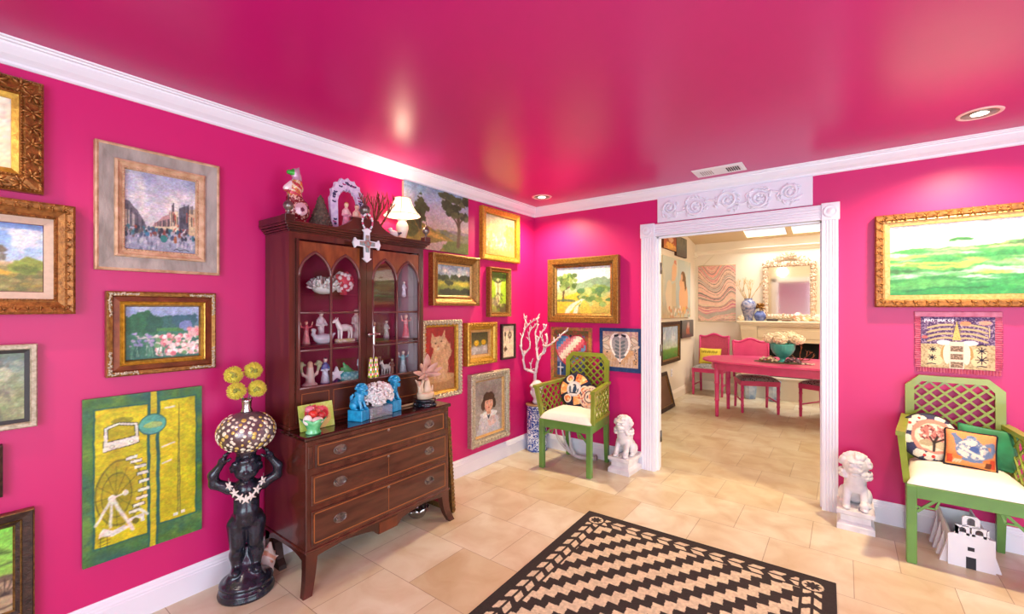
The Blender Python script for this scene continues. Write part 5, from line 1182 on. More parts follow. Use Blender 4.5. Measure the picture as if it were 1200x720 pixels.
# middle shelf
person_fig('china_figure', 'pink china figure with raised arms on the middle left shelf of the cabinet', (.15, -2.485, SH[1]), .14, ('E0A89A', 'E89A9A', 'D85A6A', 'EBC0A8', 'C83A4A'), arms=1)
t = thing('china_swan', 'pale grey china swan dish on the middle left cabinet shelf', 'figurine', (.18, -2.40, SH[1]))
sculpt('swan', [E((0, 0, .03), (.03, .055, .028)), E((0, 0, .006), (.02, .035, .007))]+chain([(0, -.04, .03), (0, -.06, .055), (0, -.052, .075)], [.014, .009, .008])+[E((0, -.06, .08), (.009, .014, .009)), K((0, .04, .035), (0, .07, .055), .016, .006)], .003, .01, GLP, t, colf=bycol('C8CCD4', ((0, -.075, .08), .007, 'D8A050')))
person_fig('china_figure', 'slender white china figure behind the swan dish in the cabinet', (.11, -2.375, SH[1]), .2, ('D8D4D0', 'E4E0E0', 'DCD8DC', 'E8D6CC', '9A8A80'), skirt=False)
animal('china_horse', 'white china horse on a yellow base, middle left cabinet shelf', (.17, -2.258, SH[1]), .135, 'EEE8E4', .1, False, 'D8C46A', [((0, -.04, .14), .016, 'D8B04A'), ((0, .05, .075), .02, 'D8C0B0')])
person_fig('china_figure', 'white bisque china figure behind the middle stile of the cabinet doors', (.12, -2.15, SH[1]), .21, ('A8A098', 'DAD4CE', 'D0C8C0', 'E6D4C8', '8A7868'))
t = thing('china_vase', 'little beige china vase with flowers on the middle right cabinet shelf', 'figurine', (.15, -2.06, SH[1]))
m = MB(); m.lathe([(.018, 0), (.022, .006), (.030, .03), (.026, .055), (.014, .07), (.018, .08)], 16); m.build('vase', mat('beige_china', 'CDB49A', .3, col2='A88A70', vscale=50), t)
m = MB(); rnd = random.Random(2)
for k in range(12): a = rnd.random()*2*PI; r = rnd.uniform(0, .026); m.ell((r*math.cos(a), r*math.sin(a), .088+rnd.uniform(0, .025)), .009, 8, 6)
m.build('blossoms', mat('cream_blossom', 'E8D2BA', .6, col2='C88A7A', vscale=40), t)
person_fig('china_figure', 'grey and white china figure in the middle of the right cabinet door', (.13, -1.93, SH[1]), .13, ('9A9A98', 'C8CCCA', 'B8BCC0', 'E0D0C4', '6A6460'))
person_fig('china_angel', 'pink and red china angel on the middle right cabinet shelf', (.17, -1.80, SH[1]), .17, ('E8A8A8', 'D86A72', 'E89A9A', 'F0CDB8', 'F2E2C8'), arms=1)
# upper glass shelf
t = thing('white_coral_cluster', 'white coral cluster on the upper left shelf inside the cabinet', 'coral', (.15, -2.38, SH[2]+.0))
m = MB(); rnd = random.Random(12); m.ell((0, 0, .035), (.045, .07, .035), 12, 8)
for k in range(60):
    d = Vector((rnd.uniform(-.5, 1), rnd.uniform(-1, 1), rnd.uniform(0, 1))).normalized(); p = Vector((0, 0, .035))+Vector((d.x*.04, d.y*.065, d.z*.03)); m.tube([p, p+d*.02, p+d*.036+Vector((0, 0, .006))], [.008, .006, .007], 6)
m.build('coral', mat('white_coral', 'E8E4E2', .7, bump=.3, bscale=150), t)
t = thing('blossom_ball', 'red and white blossom ball on the upper left shelf inside the cabinet', 'ornament', (.15, -2.255, SH[2]))
m = MB(); m2 = MB(); m.ell((0, 0, .075), (.05, .05, .06), 12, 8); m.lathe([(.02, 0), (.022, .02), (.03, .03)], 12)
for k in range(70):
    d = Vector((rnd.uniform(-1, 1), rnd.uniform(-1, 1), rnd.uniform(-1, 1))).normalized(); (m if k % 2 else m2).ell(Vector((0, 0, .075))+Vector((d.x*.05, d.y*.05, d.z*.06)), .013, 8, 5)
m.build('red_petals', mat('red_blossom', 'C8404E', .6), t); m2.build('white_petals', mat('white_blossom', 'F0D8DA', .6), t)
person_fig('china_angel', 'white china angel on the upper right glass shelf of the cabinet', (.15, -1.80, SH[2]), .11, ('D0D0DC', 'E4E4EE', 'DADAE6', 'EAD8D0', 'D0C0B0'))

# ================================================================== ON THE WRITING TOP
ZL = .770
t = thing('picture_tile', 'lime green tile painted with red fruit leaning against the cabinet doors', 'picture tile', (.352, -2.530, ZL), rot=Matrix(((0, -.22, .976), (1, 0, 0), (0, .976, .22))).to_euler())
cv = Cv(.185, .132, .003, 'B4C85A', 31); c = cv; c.mix((c.n(6)-.45)*3, 'CBD88A', .7)
c.ell(.55, .45, .36, .46, 'D8B070', .8, .1); c.ell(.5, .55, .34, .36, 'D8485A', 1, .3); c.ell(.62, .5, .2, .2, 'B82A34', .9, .5); c.ell(.4, .6, .16, .14, 'F2C0C4', .9, .4); c.ell(.6, .72, .14, .1, 'E86A7A', .9, .4); c.tex(.08, 30)
cv_o = canvas_mesh('painted_face', cv, mat('glazed_tile', 'ATTR', .25), t, .010, .004); cv_o.location = (0, .066, 0)
m = MB(); m.box((-.0925, 0, 0), (.0925, .132, .0065), bev=.002); m.build('tile_body', mat('lime_glaze', 'AEC060', .3), t)
t = thing('ruffled_bowl', 'green ruffled glass bowl holding fruit in front of the lime tile', 'bowl', (.418, -2.588, ZL))
vs = []; fs = []; prof = [(.0, .004), (.034, .0), (.036, .008), (.028, .018), (.034, .034), (.046, .054), (.060, .076), (.056, .074), (.042, .052), (.030, .034), (.0, .024)]; S_ = 48
for j, (r, z) in enumerate(prof):
    k = 1 if 5 <= j <= 8 else .3
    for i in range(S_):
        a = 2*PI*i/S_; vs.append((r*(1+.10*k*math.cos(6*a))*math.cos(a), r*(1+.10*k*math.cos(6*a))*math.sin(a), z+.006*k*math.cos(6*a)*(1 if 5 <= j <= 8 else 0)))
for j in range(len(prof)-1):
    for i in range(S_): fs.append((j*S_+i, j*S_+(i+1) % S_, (j+1)*S_+(i+1) % S_, (j+1)*S_+i))
m = MB(); m.add(vs, fs, 0, True); m.build('bowl', mat('green_slag_glass', '2EA85A', .12, col2='8ADCA0', vscale=14, coat=.4), t)
FR = [('white egg shaped fruit on the left of the green bowl', 'F0ECE6', (.012, -.036, .074), (.020, .022, .026)), ('pale pink fruit at the front of the green bowl', 'F0D0CC', (.028, .006, .068), (.024, .030, .018)), ('bright red fruit in the middle of the green bowl', 'D8382E', (-.004, .0, .096), (.024, .024, .020)), ('coral red fruit at the back right of the green bowl', 'E0685E', (-.026, .030, .094), (.022, .026, .022)), ('deep pink fruit on top of the green bowl', 'E07A92', (-.034, .0, .116), (.022, .024, .018)), ('dark red fruit on the right of the green bowl', 'B82E30', (.010, .038, .086), (.020, .020, .018))]
for lb, cl, p, r in FR:
    t = thing('china_fruit', lb, 'fruit', (.418+p[0], -2.588+p[1], ZL+p[2]), group=None)
    m = MB(); m.ell((0, 0, 0), r, 16, 10); m.build('fruit', mat('fruit_'+cl, cl, .3, var=.15, vscale=60), t)
    m = MB(); m.tube([(0, 0, r[2]*.95), (.001, .001, r[2]+.006)], .002, 6); m.build('stem', mat('fruit_stem', '6A5A34', .7), t)

def lion(name, label, loc, S, m, pm, rotz, ped, bead=0, turn=0, ball=True, h=None, cat='statue'):
    """seated guardian lion on a moulded plinth; faces local -y; S = lion height; ped = (w, d, h, style)"""
    t = thing(name, label, cat, loc, rotz); w_, d_, ph, sty = ped; b = MB()
    if sty == 'block':
        b.box((-w_/2, -d_/2, 0), (w_/2, d_/2, ph), bev=.003)
    else:
        for z0, z1, e0, e1 in ((0, .26, 1, 1), (.26, .36, 1, .9), (.36, .42, .9, .80), (.42, .70, .80, .80), (.70, .80, .80, .96), (.80, 1, 1, 1)):
            vs = []
            for z, e in ((z0*ph, e0), (z1*ph, e1)): vs += [(-w_/2*e, -d_/2*e, z), (w_/2*e, -d_/2*e, z), (w_/2*e, d_/2*e, z), (-w_/2*e, d_/2*e, z)]
            b.add(vs, [(0, 1, 5, 4), (1, 2, 6, 5), (2, 3, 7, 6), (3, 0, 4, 7), (3, 2, 1, 0), (4, 5, 6, 7)])
    b.build('plinth', pm, t)
    z = ph; R = Matrix.Rotation(turn, 3, 'Z')
    def hd(p): v = R @ Vector((p[0], p[1]+.14, p[2])); return (v.x*S, (v.y-.14)*S, z+v.z*S)
    def q(x, y, zz): return (x*S, y*S, z+zz*S)
    pr = [E(q(0, .16, .20), (.185*S, .20*S, .20*S)), K(q(0, .10, .26), q(0, -.06, .48), .175*S, .165*S), E(q(0, -.12, .40), (.15*S, .10*S, .15*S)), K(q(0, -.08, .5), hd((0, -.1, .68)), .16*S, .15*S)]
    for s in (-1, 1):
        pr += [K(q(s*.11, -.10, .36), q(s*.13, -.20, .12), .072*S, .055*S), K(q(s*.13, -.20, .12), q(s*.13, -.22, .03), .055*S, .06*S), E(q(s*.13, -.26, .035), (.062*S, .085*S, .038*S)), E(q(s*.17, .12, .15), (.085*S, .16*S, .15*S)), E(q(s*.19, -.02, .035), (.055*S, .10*S, .038*S))]
        pr += [E(hd((s*.125, -.06, .84)), (.035*S, .05*S, .04*S)), E(hd((s*.07, -.265, .80)), (.036*S, .034*S, .030*S)), K(hd((s*.03, -.275, .85)), hd((s*.12, -.25, .87)), .026*S, .018*S)]
    pr += [E(hd((0, -.10, .76)), (.19*S, .17*S, .19*S)), E(hd((0, -.265, .715)), (.105*S, .075*S, .05*S)), E(hd((0, -.255, .635)), (.09*S, .06*S, .03*S)), E(hd((0, -.33, .75)), (.045*S, .03*S, .028*S)), K(q(0, .30, .22), q(0, .30, .45), .06*S, .075*S), K(q(0, .30, .45), q(0, .24, .56), .07*S, .03*S)]
    if ball: pr += [E(q(.13, -.25, .10), (.075*S, .075*S, .075*S))]
    rnd = random.Random(9)
    for k in range(84):          # curls of the mane
        a = rnd.uniform(0, 2*PI); u = rnd.uniform(.02, .92)
        d = Vector((math.sin(a)*math.sqrt(1-u*u), -math.cos(a)*math.sqrt(1-u*u), u))
        if d.y < -.5 and u < .62: continue
        p = hd((d.x*.215, -.07+d.y*.185, .775+d.z*.20)); pr.append(E(p, .043*S))
    for k in range(26):
        a = PI*.2+PI*1.6*k/26; p = hd((math.sin(a)*.215, -.06-math.cos(a)*.175, .64-.07*(k % 2))); pr.append(E(p, .044*S))
    for k in range(9): zz = .2+.03*k; pr.append(E(q(0, .34-.045*abs(k-3)/2-.028*k, .30+.055*k), .03*S))
    sculpt('lion', pr, h or S/78, .010*S, m, t)
    return t
TURQ = mat('turquoise_glaze', '28A8D8', .14, col2='1580B4', vscale=30, coat=.4, bump=.15, bscale=90)
lion('guardian_lion', 'turquoise glazed guardian lion left of the white coral on the cabinet', (.372, -2.300, ZL), .145, TURQ, TURQ, PI*.62, (.072, .092, .062, 'block'), turn=-.9, ball=False)
lion('guardian_lion', 'turquoise glazed guardian lion half hidden right of the white coral on the cabinet', (.325, -2.035, ZL), .150, TURQ, TURQ, PI*.55, (.072, .092, .066, 'block'), turn=-.6, ball=False)
t = thing('acrylic_stand', 'clear acrylic block stand under the white coral on the cabinet', 'stand', (.372, -2.175, ZL))
gm_ = glass_mat('acrylic', (.95, .94, .97), .12)
nt_ = gm_.node_tree; o_ = [n for n in nt_.nodes if n.type == 'OUTPUT_MATERIAL'][0]; sh_ = o_.inputs[0].links[0].from_socket
df_ = nt_.nodes.new('ShaderNodeBsdfDiffuse'); df_.inputs[0].default_value = C4('D8D0DC'); mx_ = nt_.nodes.new('ShaderNodeMixShader'); mx_.inputs[0].default_value = .22
nt_.links.new(sh_, mx_.inputs[1]); nt_.links.new(df_.outputs[0], mx_.inputs[2]); nt_.links.new(mx_.outputs[0], o_.inputs[0])
m = MB(); m.box((-.045, -.075, 0), (.045, .075, .062), bev=.003); m.build('block', gm_, t)
t = thing('white_coral', 'bushy white coral head on the clear acrylic stand', 'coral', (.372, -2.172, ZL+.062))
m = MB(); rnd = random.Random(21); m.ell((0, 0, .06), (.055, .075, .055), 14, 10); m.lathe([(.03, 0), (.034, .01), (.04, .03)], 12)
for k in range(260):
    d = Vector((rnd.uniform(-1, 1), rnd.uniform(-1, 1), rnd.uniform(-.55, 1))); 
    if d.length < .2: continue
    d.normalize(); p = Vector((d.x*.05, d.y*.07, .06+d.z*.05)); e = d.cross(Vector((rnd.uniform(-1, 1), rnd.uniform(-1, 1), rnd.uniform(-1, 1)))).normalized()
    if p.z+d.z*.04 < .006: continue
    m.tube([p, p+d*.016, p+d*.030+e*.004], [.006, .0046, .0054], 6)
    m.tube([p+d*.014, p+d*.026+e*.012], [.004, .0044], 6)
m.build('coral', mat('chalky_coral', 'EEEAE8', .8, col2='DACFD0', vscale=70), t)
# carved lotus figure
t = thing('carved_lotus', 'pale pink carved lotus sculpture on a black wooden stand, right end of the cabinet ledge', 'sculpture', (.385, -1.815, ZL))
m = MB(); m.lathe([(.066, 0), (.070, .006), (.060, .012), (.064, .030), (.070, .036), (.066, .044)], 6*4)
for k in range(5): a = 2*PI*k/5+.3; m.ell((.066*math.cos(a), .066*math.sin(a), .012), (.014, .014, .013), 8, 6)
m.build('stand', mat('ebonised_wood', '181820', .2, coat=.3), t)
STN = mat('carved_pink_stone', 'D2A99A', .5, col2='C08E7E', vscale=14, bump=.1)
STW = mat('carved_cream_stone', 'DCC4AA', .5, col2='C8AA8C', vscale=14, bump=.1)
m = MB(); m.lathe([(.040, .044), (.055, .048), (.058, .075), (.056, .085), (.048, .086)], 20, M=Matrix.Diagonal((.8, 1.05, 1, 1)))
m.tube([(0, -.045, .08), (0, -.05, .12), (0, -.062, .15), (0, -.085, .175)], [.016, .012, .009, .003], 8); m.tube([(0, .048, .08), (0, .055, .105), (0, .060, .125)], [.012, .008, .003], 8)
m.lathe([(.03, .08), (.026, .11), (.016, .155), (.012, .165)], 14, M=Matrix.Translation((0, .012, 0))); m.tube([(0, -.03, .085), (0, -.036, .14), (.01, -.028, .17)], [.014, .012, .008], 8)
m.build('pot', STW, t)
m = MB()
def petal(base, d, ln, wd, curl, up=(1, 0, 0)):
    d = Vector(d).normalized(); n = Vector(up)-d*Vector(up).dot(d); n.normalize(); s = d.cross(n); b = Vector(base); N_ = 9; vs = []
    for k in range(N_+1):
        q = k/N_; w_ = wd*math.sin(PI*min(1, .12+.86*q))**.8*(1 if q < .99 else .1); c_ = b+d*ln*q+n*curl*q*q
        for j in (-1, 0, 1): 
            for sg in (1, -1): vs.append(c_+s*w_*j*.5+n*(abs(j)*w_*.12)+n*.003*sg)
    fs = []
    for k in range(N_):
        a = k*6; b2 = a+6
        fs += [(a, a+2, b2+2, b2), (a+2, a+4, b2+4, b2+2), (a+1, b2+1, b2+3, a+3), (a+3, b2+3, b2+5, a+5), (a, b2, b2+1, a+1), (a+4, a+5, b2+5, b2+4)]
    fs += [(0, 1, 3, 2), (2, 3, 5, 4)]
    m.add(vs, fs, 0, True)
P0 = (0.005, -.004, .20)
m.tube([(0, .006, .15), (.004, -.002, .19), P0], [.009, .008, .012], 8); m.ell(P0, (.018, .02, .018), 10, 8); m.ell((.01, -.004, .172), (.014, .02, .012), 8, 6)
petal(P0, (0, .03, 1), .135, .062, .012); petal(P0, (.25, -.55, .75), .10, .052, .02); petal(P0, (.25, .55, .7), .105, .05, .02)
petal(P0, (.3, -1, .25), .135, .032, -.01); petal(P0, (.3, 1, .30), .13, .034, -.01); petal(P0, (.6, -.9, -.12), .10, .026, -.02); petal(P0, (.5, .9, -.05), .11, .028, -.02); petal(P0, (.9, .1, .1), .07, .04, .0); petal(P0, (-.7, .1, .6), .09, .05, .01); petal((0, -.04, .13), (.3, -.8, .6), .07, .03, .01)
m.build('lotus', STN, t)
t = thing('carved_rod', 'slim pale wooden rod lying behind the lotus sculpture on the cabinet ledge', 'rod', (.315, -1.87, ZL+.008))
m = MB(); m.tube([(0, -.10, 0), (0, .085, 0)], .007, 10); 
m.ell((0, -.10, 0), (.008, .009, .008), 8, 6); m.ell((0, .085, 0), (.008, .009, .008), 8, 6); m.build('rod', mat('pale_wood_rod', 'B8906A', .4), t)

# ================================================================== LEFT FLOOR: CHERUB WITH GLOBE
SX, SY = .185, -2.805
BLK = mat('black_bronze', '2A2C3A', .24, .15, col2='181A24', vscale=30, coat=.25)
t = thing('cherub_statue', 'glossy black cherub statue with raised arms carrying a mosaic globe, left of the cabinet', 'statue', (SX, SY, 0), math.radians(-24))
m = MB(); m.lathe([(.122, 0), (.124, .012), (.118, .018), (.120, .026), (.116, .034), (.104, .040), (.106, .052), (.098, .060)], 40); m.build('base', BLK, t)
pr = [E((0, 0, .055), (.105, .105, .035)), K((0, 0, .06), (-.012, 0, .13), .085, .03), K((-.01, 0, .12), (-.028, 0, .20), .030, .018), K((.02, -.05, .07), (.01, -.03, .11), .035, .03), K((.03, .04, .07), (.02, .03, .10), .035, .03)]
for s in (-1, 1):
    pr += [E((.034, s*.040, .120), (.034, .020, .016)), K((.004, s*.036, .128), (-.004, s*.038, .185), .021, .029), K((-.004, s*.038, .185), (.008, s*.034, .245), .030, .026), K((.008, s*.034, .245), (.0, s*.034, .335), .033, .044), E((-.030, s*.030, .350), (.038, .036, .042)),
           E((.004, s*.060, .520), (.028, .03, .028)), K((.004, s*.062, .522), (.006, s*.118, .555), .026, .022), K((.006, s*.118, .555), (.012, s*.122, .60), .023, .020), K((.012, s*.122, .60), (.018, s*.092, .650), .021, .014), E((.022, s*.088, .662), (.013, .018, .020))]
    for k in range(4): pr += chain([(.026-.010*k, s*(.086-.003*k), .672), (.030-.012*k, s*(.080-.004*k), .692), (.030-.012*k, s*(.070-.004*k), .703-.003*abs(k-1.5))], [.0062, .0056, .0048])
    pr += chain([(.036, s*.082, .662), (.044, s*.066, .670), (.044, s*.056, .678)], [.0065, .0058, .005])
    pr += [E((.050, s*.021, .608), (.006, .009, .005)), E((.036, s*.026, .590), (.018, .016, .016)), E((-.004, s*.056, .604), (.008, .008, .016)), E((.030, s*.03, .495), (.022, .026, .018))]
pr += [E((.004, 0, .365), (.048, .062, .045)), K((.006, 0, .37), (.008, 0, .43), .054, .050), E((.026, 0, .405), (.040, .048, .040)), K((.006, 0, .43), (0, 0, .505), .050, .055), K((0, 0, .53), (.004, 0, .57), .026, .026), E((.004, 0, .612), (.054, .053, .058)), E((.024, 0, .592), (.034, .040, .036)), E((.058, 0, .598), (.010, .009, .009)), K((.056, 0, .606), (.050, 0, .618), .006, .006), E((.053, 0, .578), (.008, .015, .005)), E((.044, 0, .566), (.014, .014, .011)), E((.046, 0, .366), (.010, .008, .012))]
rnd = random.Random(5)
for k in range(46):
    a = rnd.uniform(0, 2*PI); u = rnd.uniform(-.1, 1); d = Vector((math.cos(a)*math.sqrt(max(0, 1-u*u)), math.sin(a)*math.sqrt(max(0, 1-u*u)), u))
    if d.x > .45 and u < .55: continue
    pr.append(E((.002+d.x*.053, d.y*.053, .618+d.z*.052), .013))
pr += [K((.0, 0, .668), (0, 0, .690), .035, .045)]
SQ = lambda p: p*np.array([1.05, 1.12, 1])
pr = [(p[0], SQ(p[1]), p[2]*np.array([1.05, 1.12, 1]), p[3]) if p[0] == 'e' else (p[0], SQ(p[1]), SQ(p[2]), p[3]*1.08, p[4]*1.08) for p in pr]
sculpt('body', pr, .0042, .009, BLK, t)
t = thing('starfish_garland', 'garland of white starfish round the neck of the black cherub', 'garland', (SX, SY, .53), math.radians(-24))
STAR = mat('starfish_white', 'E6DED4', .7, bump=.3, bscale=120)
gp = []
for k in range(7):
    u = -1+2*k/6; gp.append((.080-.035*abs(u)**1.6+.006, u*.070, -.046+.066*abs(u)**1.7))
m = MB(); m.tube([(.018, -.074, .045)]+gp+[(.018, .074, .045)], .0016, 6); m.build('cord', mat('pale_cord', 'C9BCC0', .7), t)
for k, p in enumerate(gp):
    m = MB(); r_ = .021
    Mx = Matrix.Translation((p[0]+.004, p[1], p[2])) @ Matrix.Rotation(math.atan2(p[1], .075), 4, 'Z') @ Matrix.Rotation(k*.5, 4, 'X')
    for j in range(5): a = 2*PI*j/5; m.tube([(0, 0, 0), (0, r_*.55*math.cos(a), r_*.55*math.sin(a)), (0, r_*1.1*math.cos(a), r_*1.1*math.sin(a))], [.0068, .0052, .0018], 6, M=Mx)
    m.ell((0, 0, 0), (.006, .008, .008), 8, 6, M=Mx); m.build('starfish', STAR, t)
t = thing('mosaic_globe', 'squat iridescent globe covered in mirror discs on the cherub head', 'globe', (SX, SY, .690))
GC = Vector((0, 0, .098)); GR = (.128, .128, .100)
m = MB(); m.lathe([(.050, .002), (.055, .010), (.052, .016)]+[(GR[0]*math.cos(a), GC.z+GR[2]*math.sin(a)) for a in np.linspace(-1.05, 1.25, 26)]+[(.03, .196), (.0, .197)], 48)
GLM = [mat('iridescent_glass', '8A7A80', .2, .35, col2='5A4644', vscale=9), mat('mirror_disc_gleam', 'F2EAD0', .2, .15), mat('gold_disc', 'E0C46A', .2, .3)]  # bright reflection of the mirror discs is put into their cream colour
rnd = random.Random(14)
G_ = 215
for k in range(G_):
    z = -.80+1.62*(k+.5)/G_; a = k*2.399963+rnd.uniform(-.1, .1); c_ = math.sqrt(max(0, 1-z*z)); n = Vector((c_*math.cos(a), c_*math.sin(a), z)); p = Vector((n.x*GR[0], n.y*GR[1], GC.z+n.z*GR[2]))
    nn = Vector((n.x/GR[0], n.y/GR[1], n.z/GR[2])).normalized(); Mx = Matrix.Translation(p) @ nn.to_track_quat('Z', 'Y').to_matrix().to_4x4(); r_ = rnd.choice((.006, .008, .0095, .0115))
    m.lathe([(r_, -.001), (r_, .0012), (r_*.8, .0026), (0, .003)], 12, 1 if k % 3 else 2, Mx)
m.build('globe_body', GLM, t)
t = thing('bud_vase', 'small polished silver vase on top of the mosaic globe', 'vase', (SX, SY, .887))
m = MB(); m.lathe([(.026, 0), (.027, .004), (.020, .02), (.022, .05), (.026, .064), (.022, .064), (.016, .02), (0, .01)], 28); m.build('vase', SILVER, t)
YB = mat('yellow_flower', 'F0E45E', .9, col2='DCCF48', vscale=60, bump=.6, bscale=200)
CO = mat('dark_flower_centre', 'A8A44A', .9, col2='7A8238', vscale=40)
VIEWD = Vector((.92, -.38, .05)).normalized()
for (dy, z, dx, lb) in ((-.052, 1.074, -.016, 'upper left yellow fluffy ball flower in the silver vase'), (.036, 1.086, -.012, 'upper right yellow fluffy ball flower in the silver vase'), (-.054, 1.000, .022, 'lower left yellow fluffy ball flower in the silver vase'), (.040, .998, .022, 'lower right yellow fluffy ball flower in the silver vase')):
    t = thing('ball_flower', lb, 'flower', (SX, SY, .90)); p = Vector((dx, dy, z-.90)); m = MB()
    m.tube([(dx*.3, dy*.2, .0), (dx*.5, dy*.35, .06), p-Vector((0, 0, .02))], .0022, 6); m.build('stem', mat('grey_stem', '8A8A80', .5), t)
    m = MB(); m.ell(p, .034, 20, 14); rnd = random.Random(int(z*1000)); 
    for k in range(520):
        d = Vector((rnd.gauss(0, 1), rnd.gauss(0, 1), rnd.gauss(0, 1))).normalized(); m.tube([p+d*.032, p+d*rnd.uniform(.040, .045)], [.0019, .0008], 4)
    hb = m.build('flower_head', YB, t)
    m = MB(); n = VIEWD
    for k in range(9):
        d = (n+Vector((rnd.uniform(-1, 1), rnd.uniform(-1, 1), rnd.uniform(-.6, 1)))*.36).normalized(); m.ell(p+d*.038, .006, 6, 4)
    m.build('flower_eye', CO, hb)

# small things on the floor under and behind the cabinet
t = thing('bookend', 'dark curved wooden bookend like block on the floor left of the cabinet foot', 'ornament', (.075, -2.612, 0))
m = MB(); pts = [(.0, 0), (.13, 0), (.125, .02), (.10, .05), (.09, .09), (.075, .13), (.05, .155), (.02, .165), (0, .165)]; m.prism([(x-.05, z) for x, z in pts], -.02, .018, 'y'); m.build('block', mat('dark_walnut', '3A2622', .35, col2='241614', vscale=10), t)
t = thing('conch_shell', 'spiky pale conch shell on the floor between cherub and cabinet', 'shell', (.115, -2.672, 0))
pr = [E((0, 0, .065), (.032, .036, .055)), K((0, 0, .09), (.0, .01, .15), .03, .008), K((.01, 0, .05), (.03, 0, .02), .02, .014)]
for k in range(7): a = .9*k; pr.append(K((.02*math.cos(a), .022*math.sin(a), .06+.012*k), (.046*math.cos(a), .05*math.sin(a), .068+.013*k), .010, .003))
pr.append(E((0, 0, .01), (.03, .03, .012)))
sculpt('shell', pr, .0038, .012, GLP, t, colf=lambda V: np.where((fbm(V[:, 0], V[:, 1]+V[:, 2], 40, 3, 2) > .55)[:, None], c3('D8987E'), c3('E6D8D0')))
t = thing('silver_dish', 'crumpled silver dish on the floor under the right end of the cabinet', 'dish', (.25, -1.770, 0))
vs = []; fs = []; S_ = 40
pf = [(.0, .004), (.045, .0), (.05, .006), (.06, .03), (.075, .06), (.072, .06), (.056, .03), (.045, .01), (.0, .01)]
for j, (r, z) in enumerate(pf):
    for i in range(S_): a = 2*PI*i/S_; k = z/.06; vs.append((r*(1+.12*k*math.cos(9*a))*math.cos(a), r*(1+.12*k*math.cos(9*a))*math.sin(a), z*(1+.15*math.cos(7*a)*k)))
for j in range(len(pf)-1):
    for i in range(S_): fs.append((j*S_+i, j*S_+(i+1) % S_, (j+1)*S_+(i+1) % S_, (j+1)*S_+i))
m = MB(); m.add(vs, fs, 0, True); m.build('dish', SILVER, t)
# gilt frame leaning behind the cabinet's right side
t = thing('leaning_frame', 'carved gilt frame leaning against the right side of the dark cabinet, mostly hidden', 'picture frame', (.272, -1.605, .0), rot=Matrix(((-1, 0, 0), (0, -.075, .997), (0, .997, .075))).to_euler())
fo = frame_mesh('frame', .30, .655, [(0, 0), (0, .024), (.008, .030), (.03, .026), (.045, .014), (.045, .004)], [GOLDD], t, orn=both(beads(.004, .026, .012, .020, 0, (1.2, .9, .9), 8)))
fo.location = (0, .330, 0)
m = MB(); m.box((-.11, .04, .002), (.11, .62, .008)); m.build('backing', mat('red_mount', '8A1A2A', .6), t)

# ================================================================== GREEN LATTICE CHAIRS
GRN = mat('green_lacquer', '649244', .3, col2='5A843C', vscale=8, coat=.2)
GRNO = mat('olive_green_lacquer', '8E9C34', .35, col2='7E8A2A', vscale=8, coat=.2)
SEATW = mat('white_upholstery', 'F0E6DC', .85, var=.04, vscale=30, bump=.1, bscale=200)
def lattice(m, poly, nx, nz, P, wd, th, M=None):
    """diagonal lattice clipped to a convex outline in a (u, v) plane; P maps (u, v) to a point"""
    us = [p[0] for p in poly]; vs = [p[1] for p in poly]; u0, u1, v0, v1 = min(us), max(us), min(vs), max(vs); du = (u1-u0)/nx; dv = (v1-v0)/nz
    N_ = P(0, 0, 1)-P(0, 0, 0)
    def clip(a, b):
        t0, t1 = 0, 1; n = len(poly)
        A = sum(poly[i][0]*poly[(i+1) % n][1]-poly[(i+1) % n][0]*poly[i][1] for i in range(n)); sg = 1 if A > 0 else -1
        for i in range(n):
            p, q = poly[i], poly[(i+1) % n]; ex, ey = q[0]-p[0], q[1]-p[1]
            f = lambda r: sg*(ex*(r[1]-p[1])-ey*(r[0]-p[0]))
            fa, fb = f(a), f(b)
            if fa < 0 and fb < 0: return None
            if fa < 0: t0 = max(t0, fa/(fa-fb))
            elif fb < 0: t1 = min(t1, fa/(fa-fb))
        if t0 >= t1-1e-3: return None
        L_ = lambda t: (a[0]+(b[0]-a[0])*t, a[1]+(b[1]-a[1])*t); return L_(t0), L_(t1)
    K_ = nx+nz
    for s in (1, -1):
        for k in range(-K_, K_+1):
            ua = u0+k*du if s > 0 else u1-k*du
            a = (ua-s*nz*du*2, v0-2*nz*dv); b = (ua+s*nz*du*3, v0+3*nz*dv); r = clip(a, b)
            if r: m.bar(P(r[0][0], r[0][1], .0004*s), P(r[1][0], r[1][1], .0004*s), wd, th, up=N_)
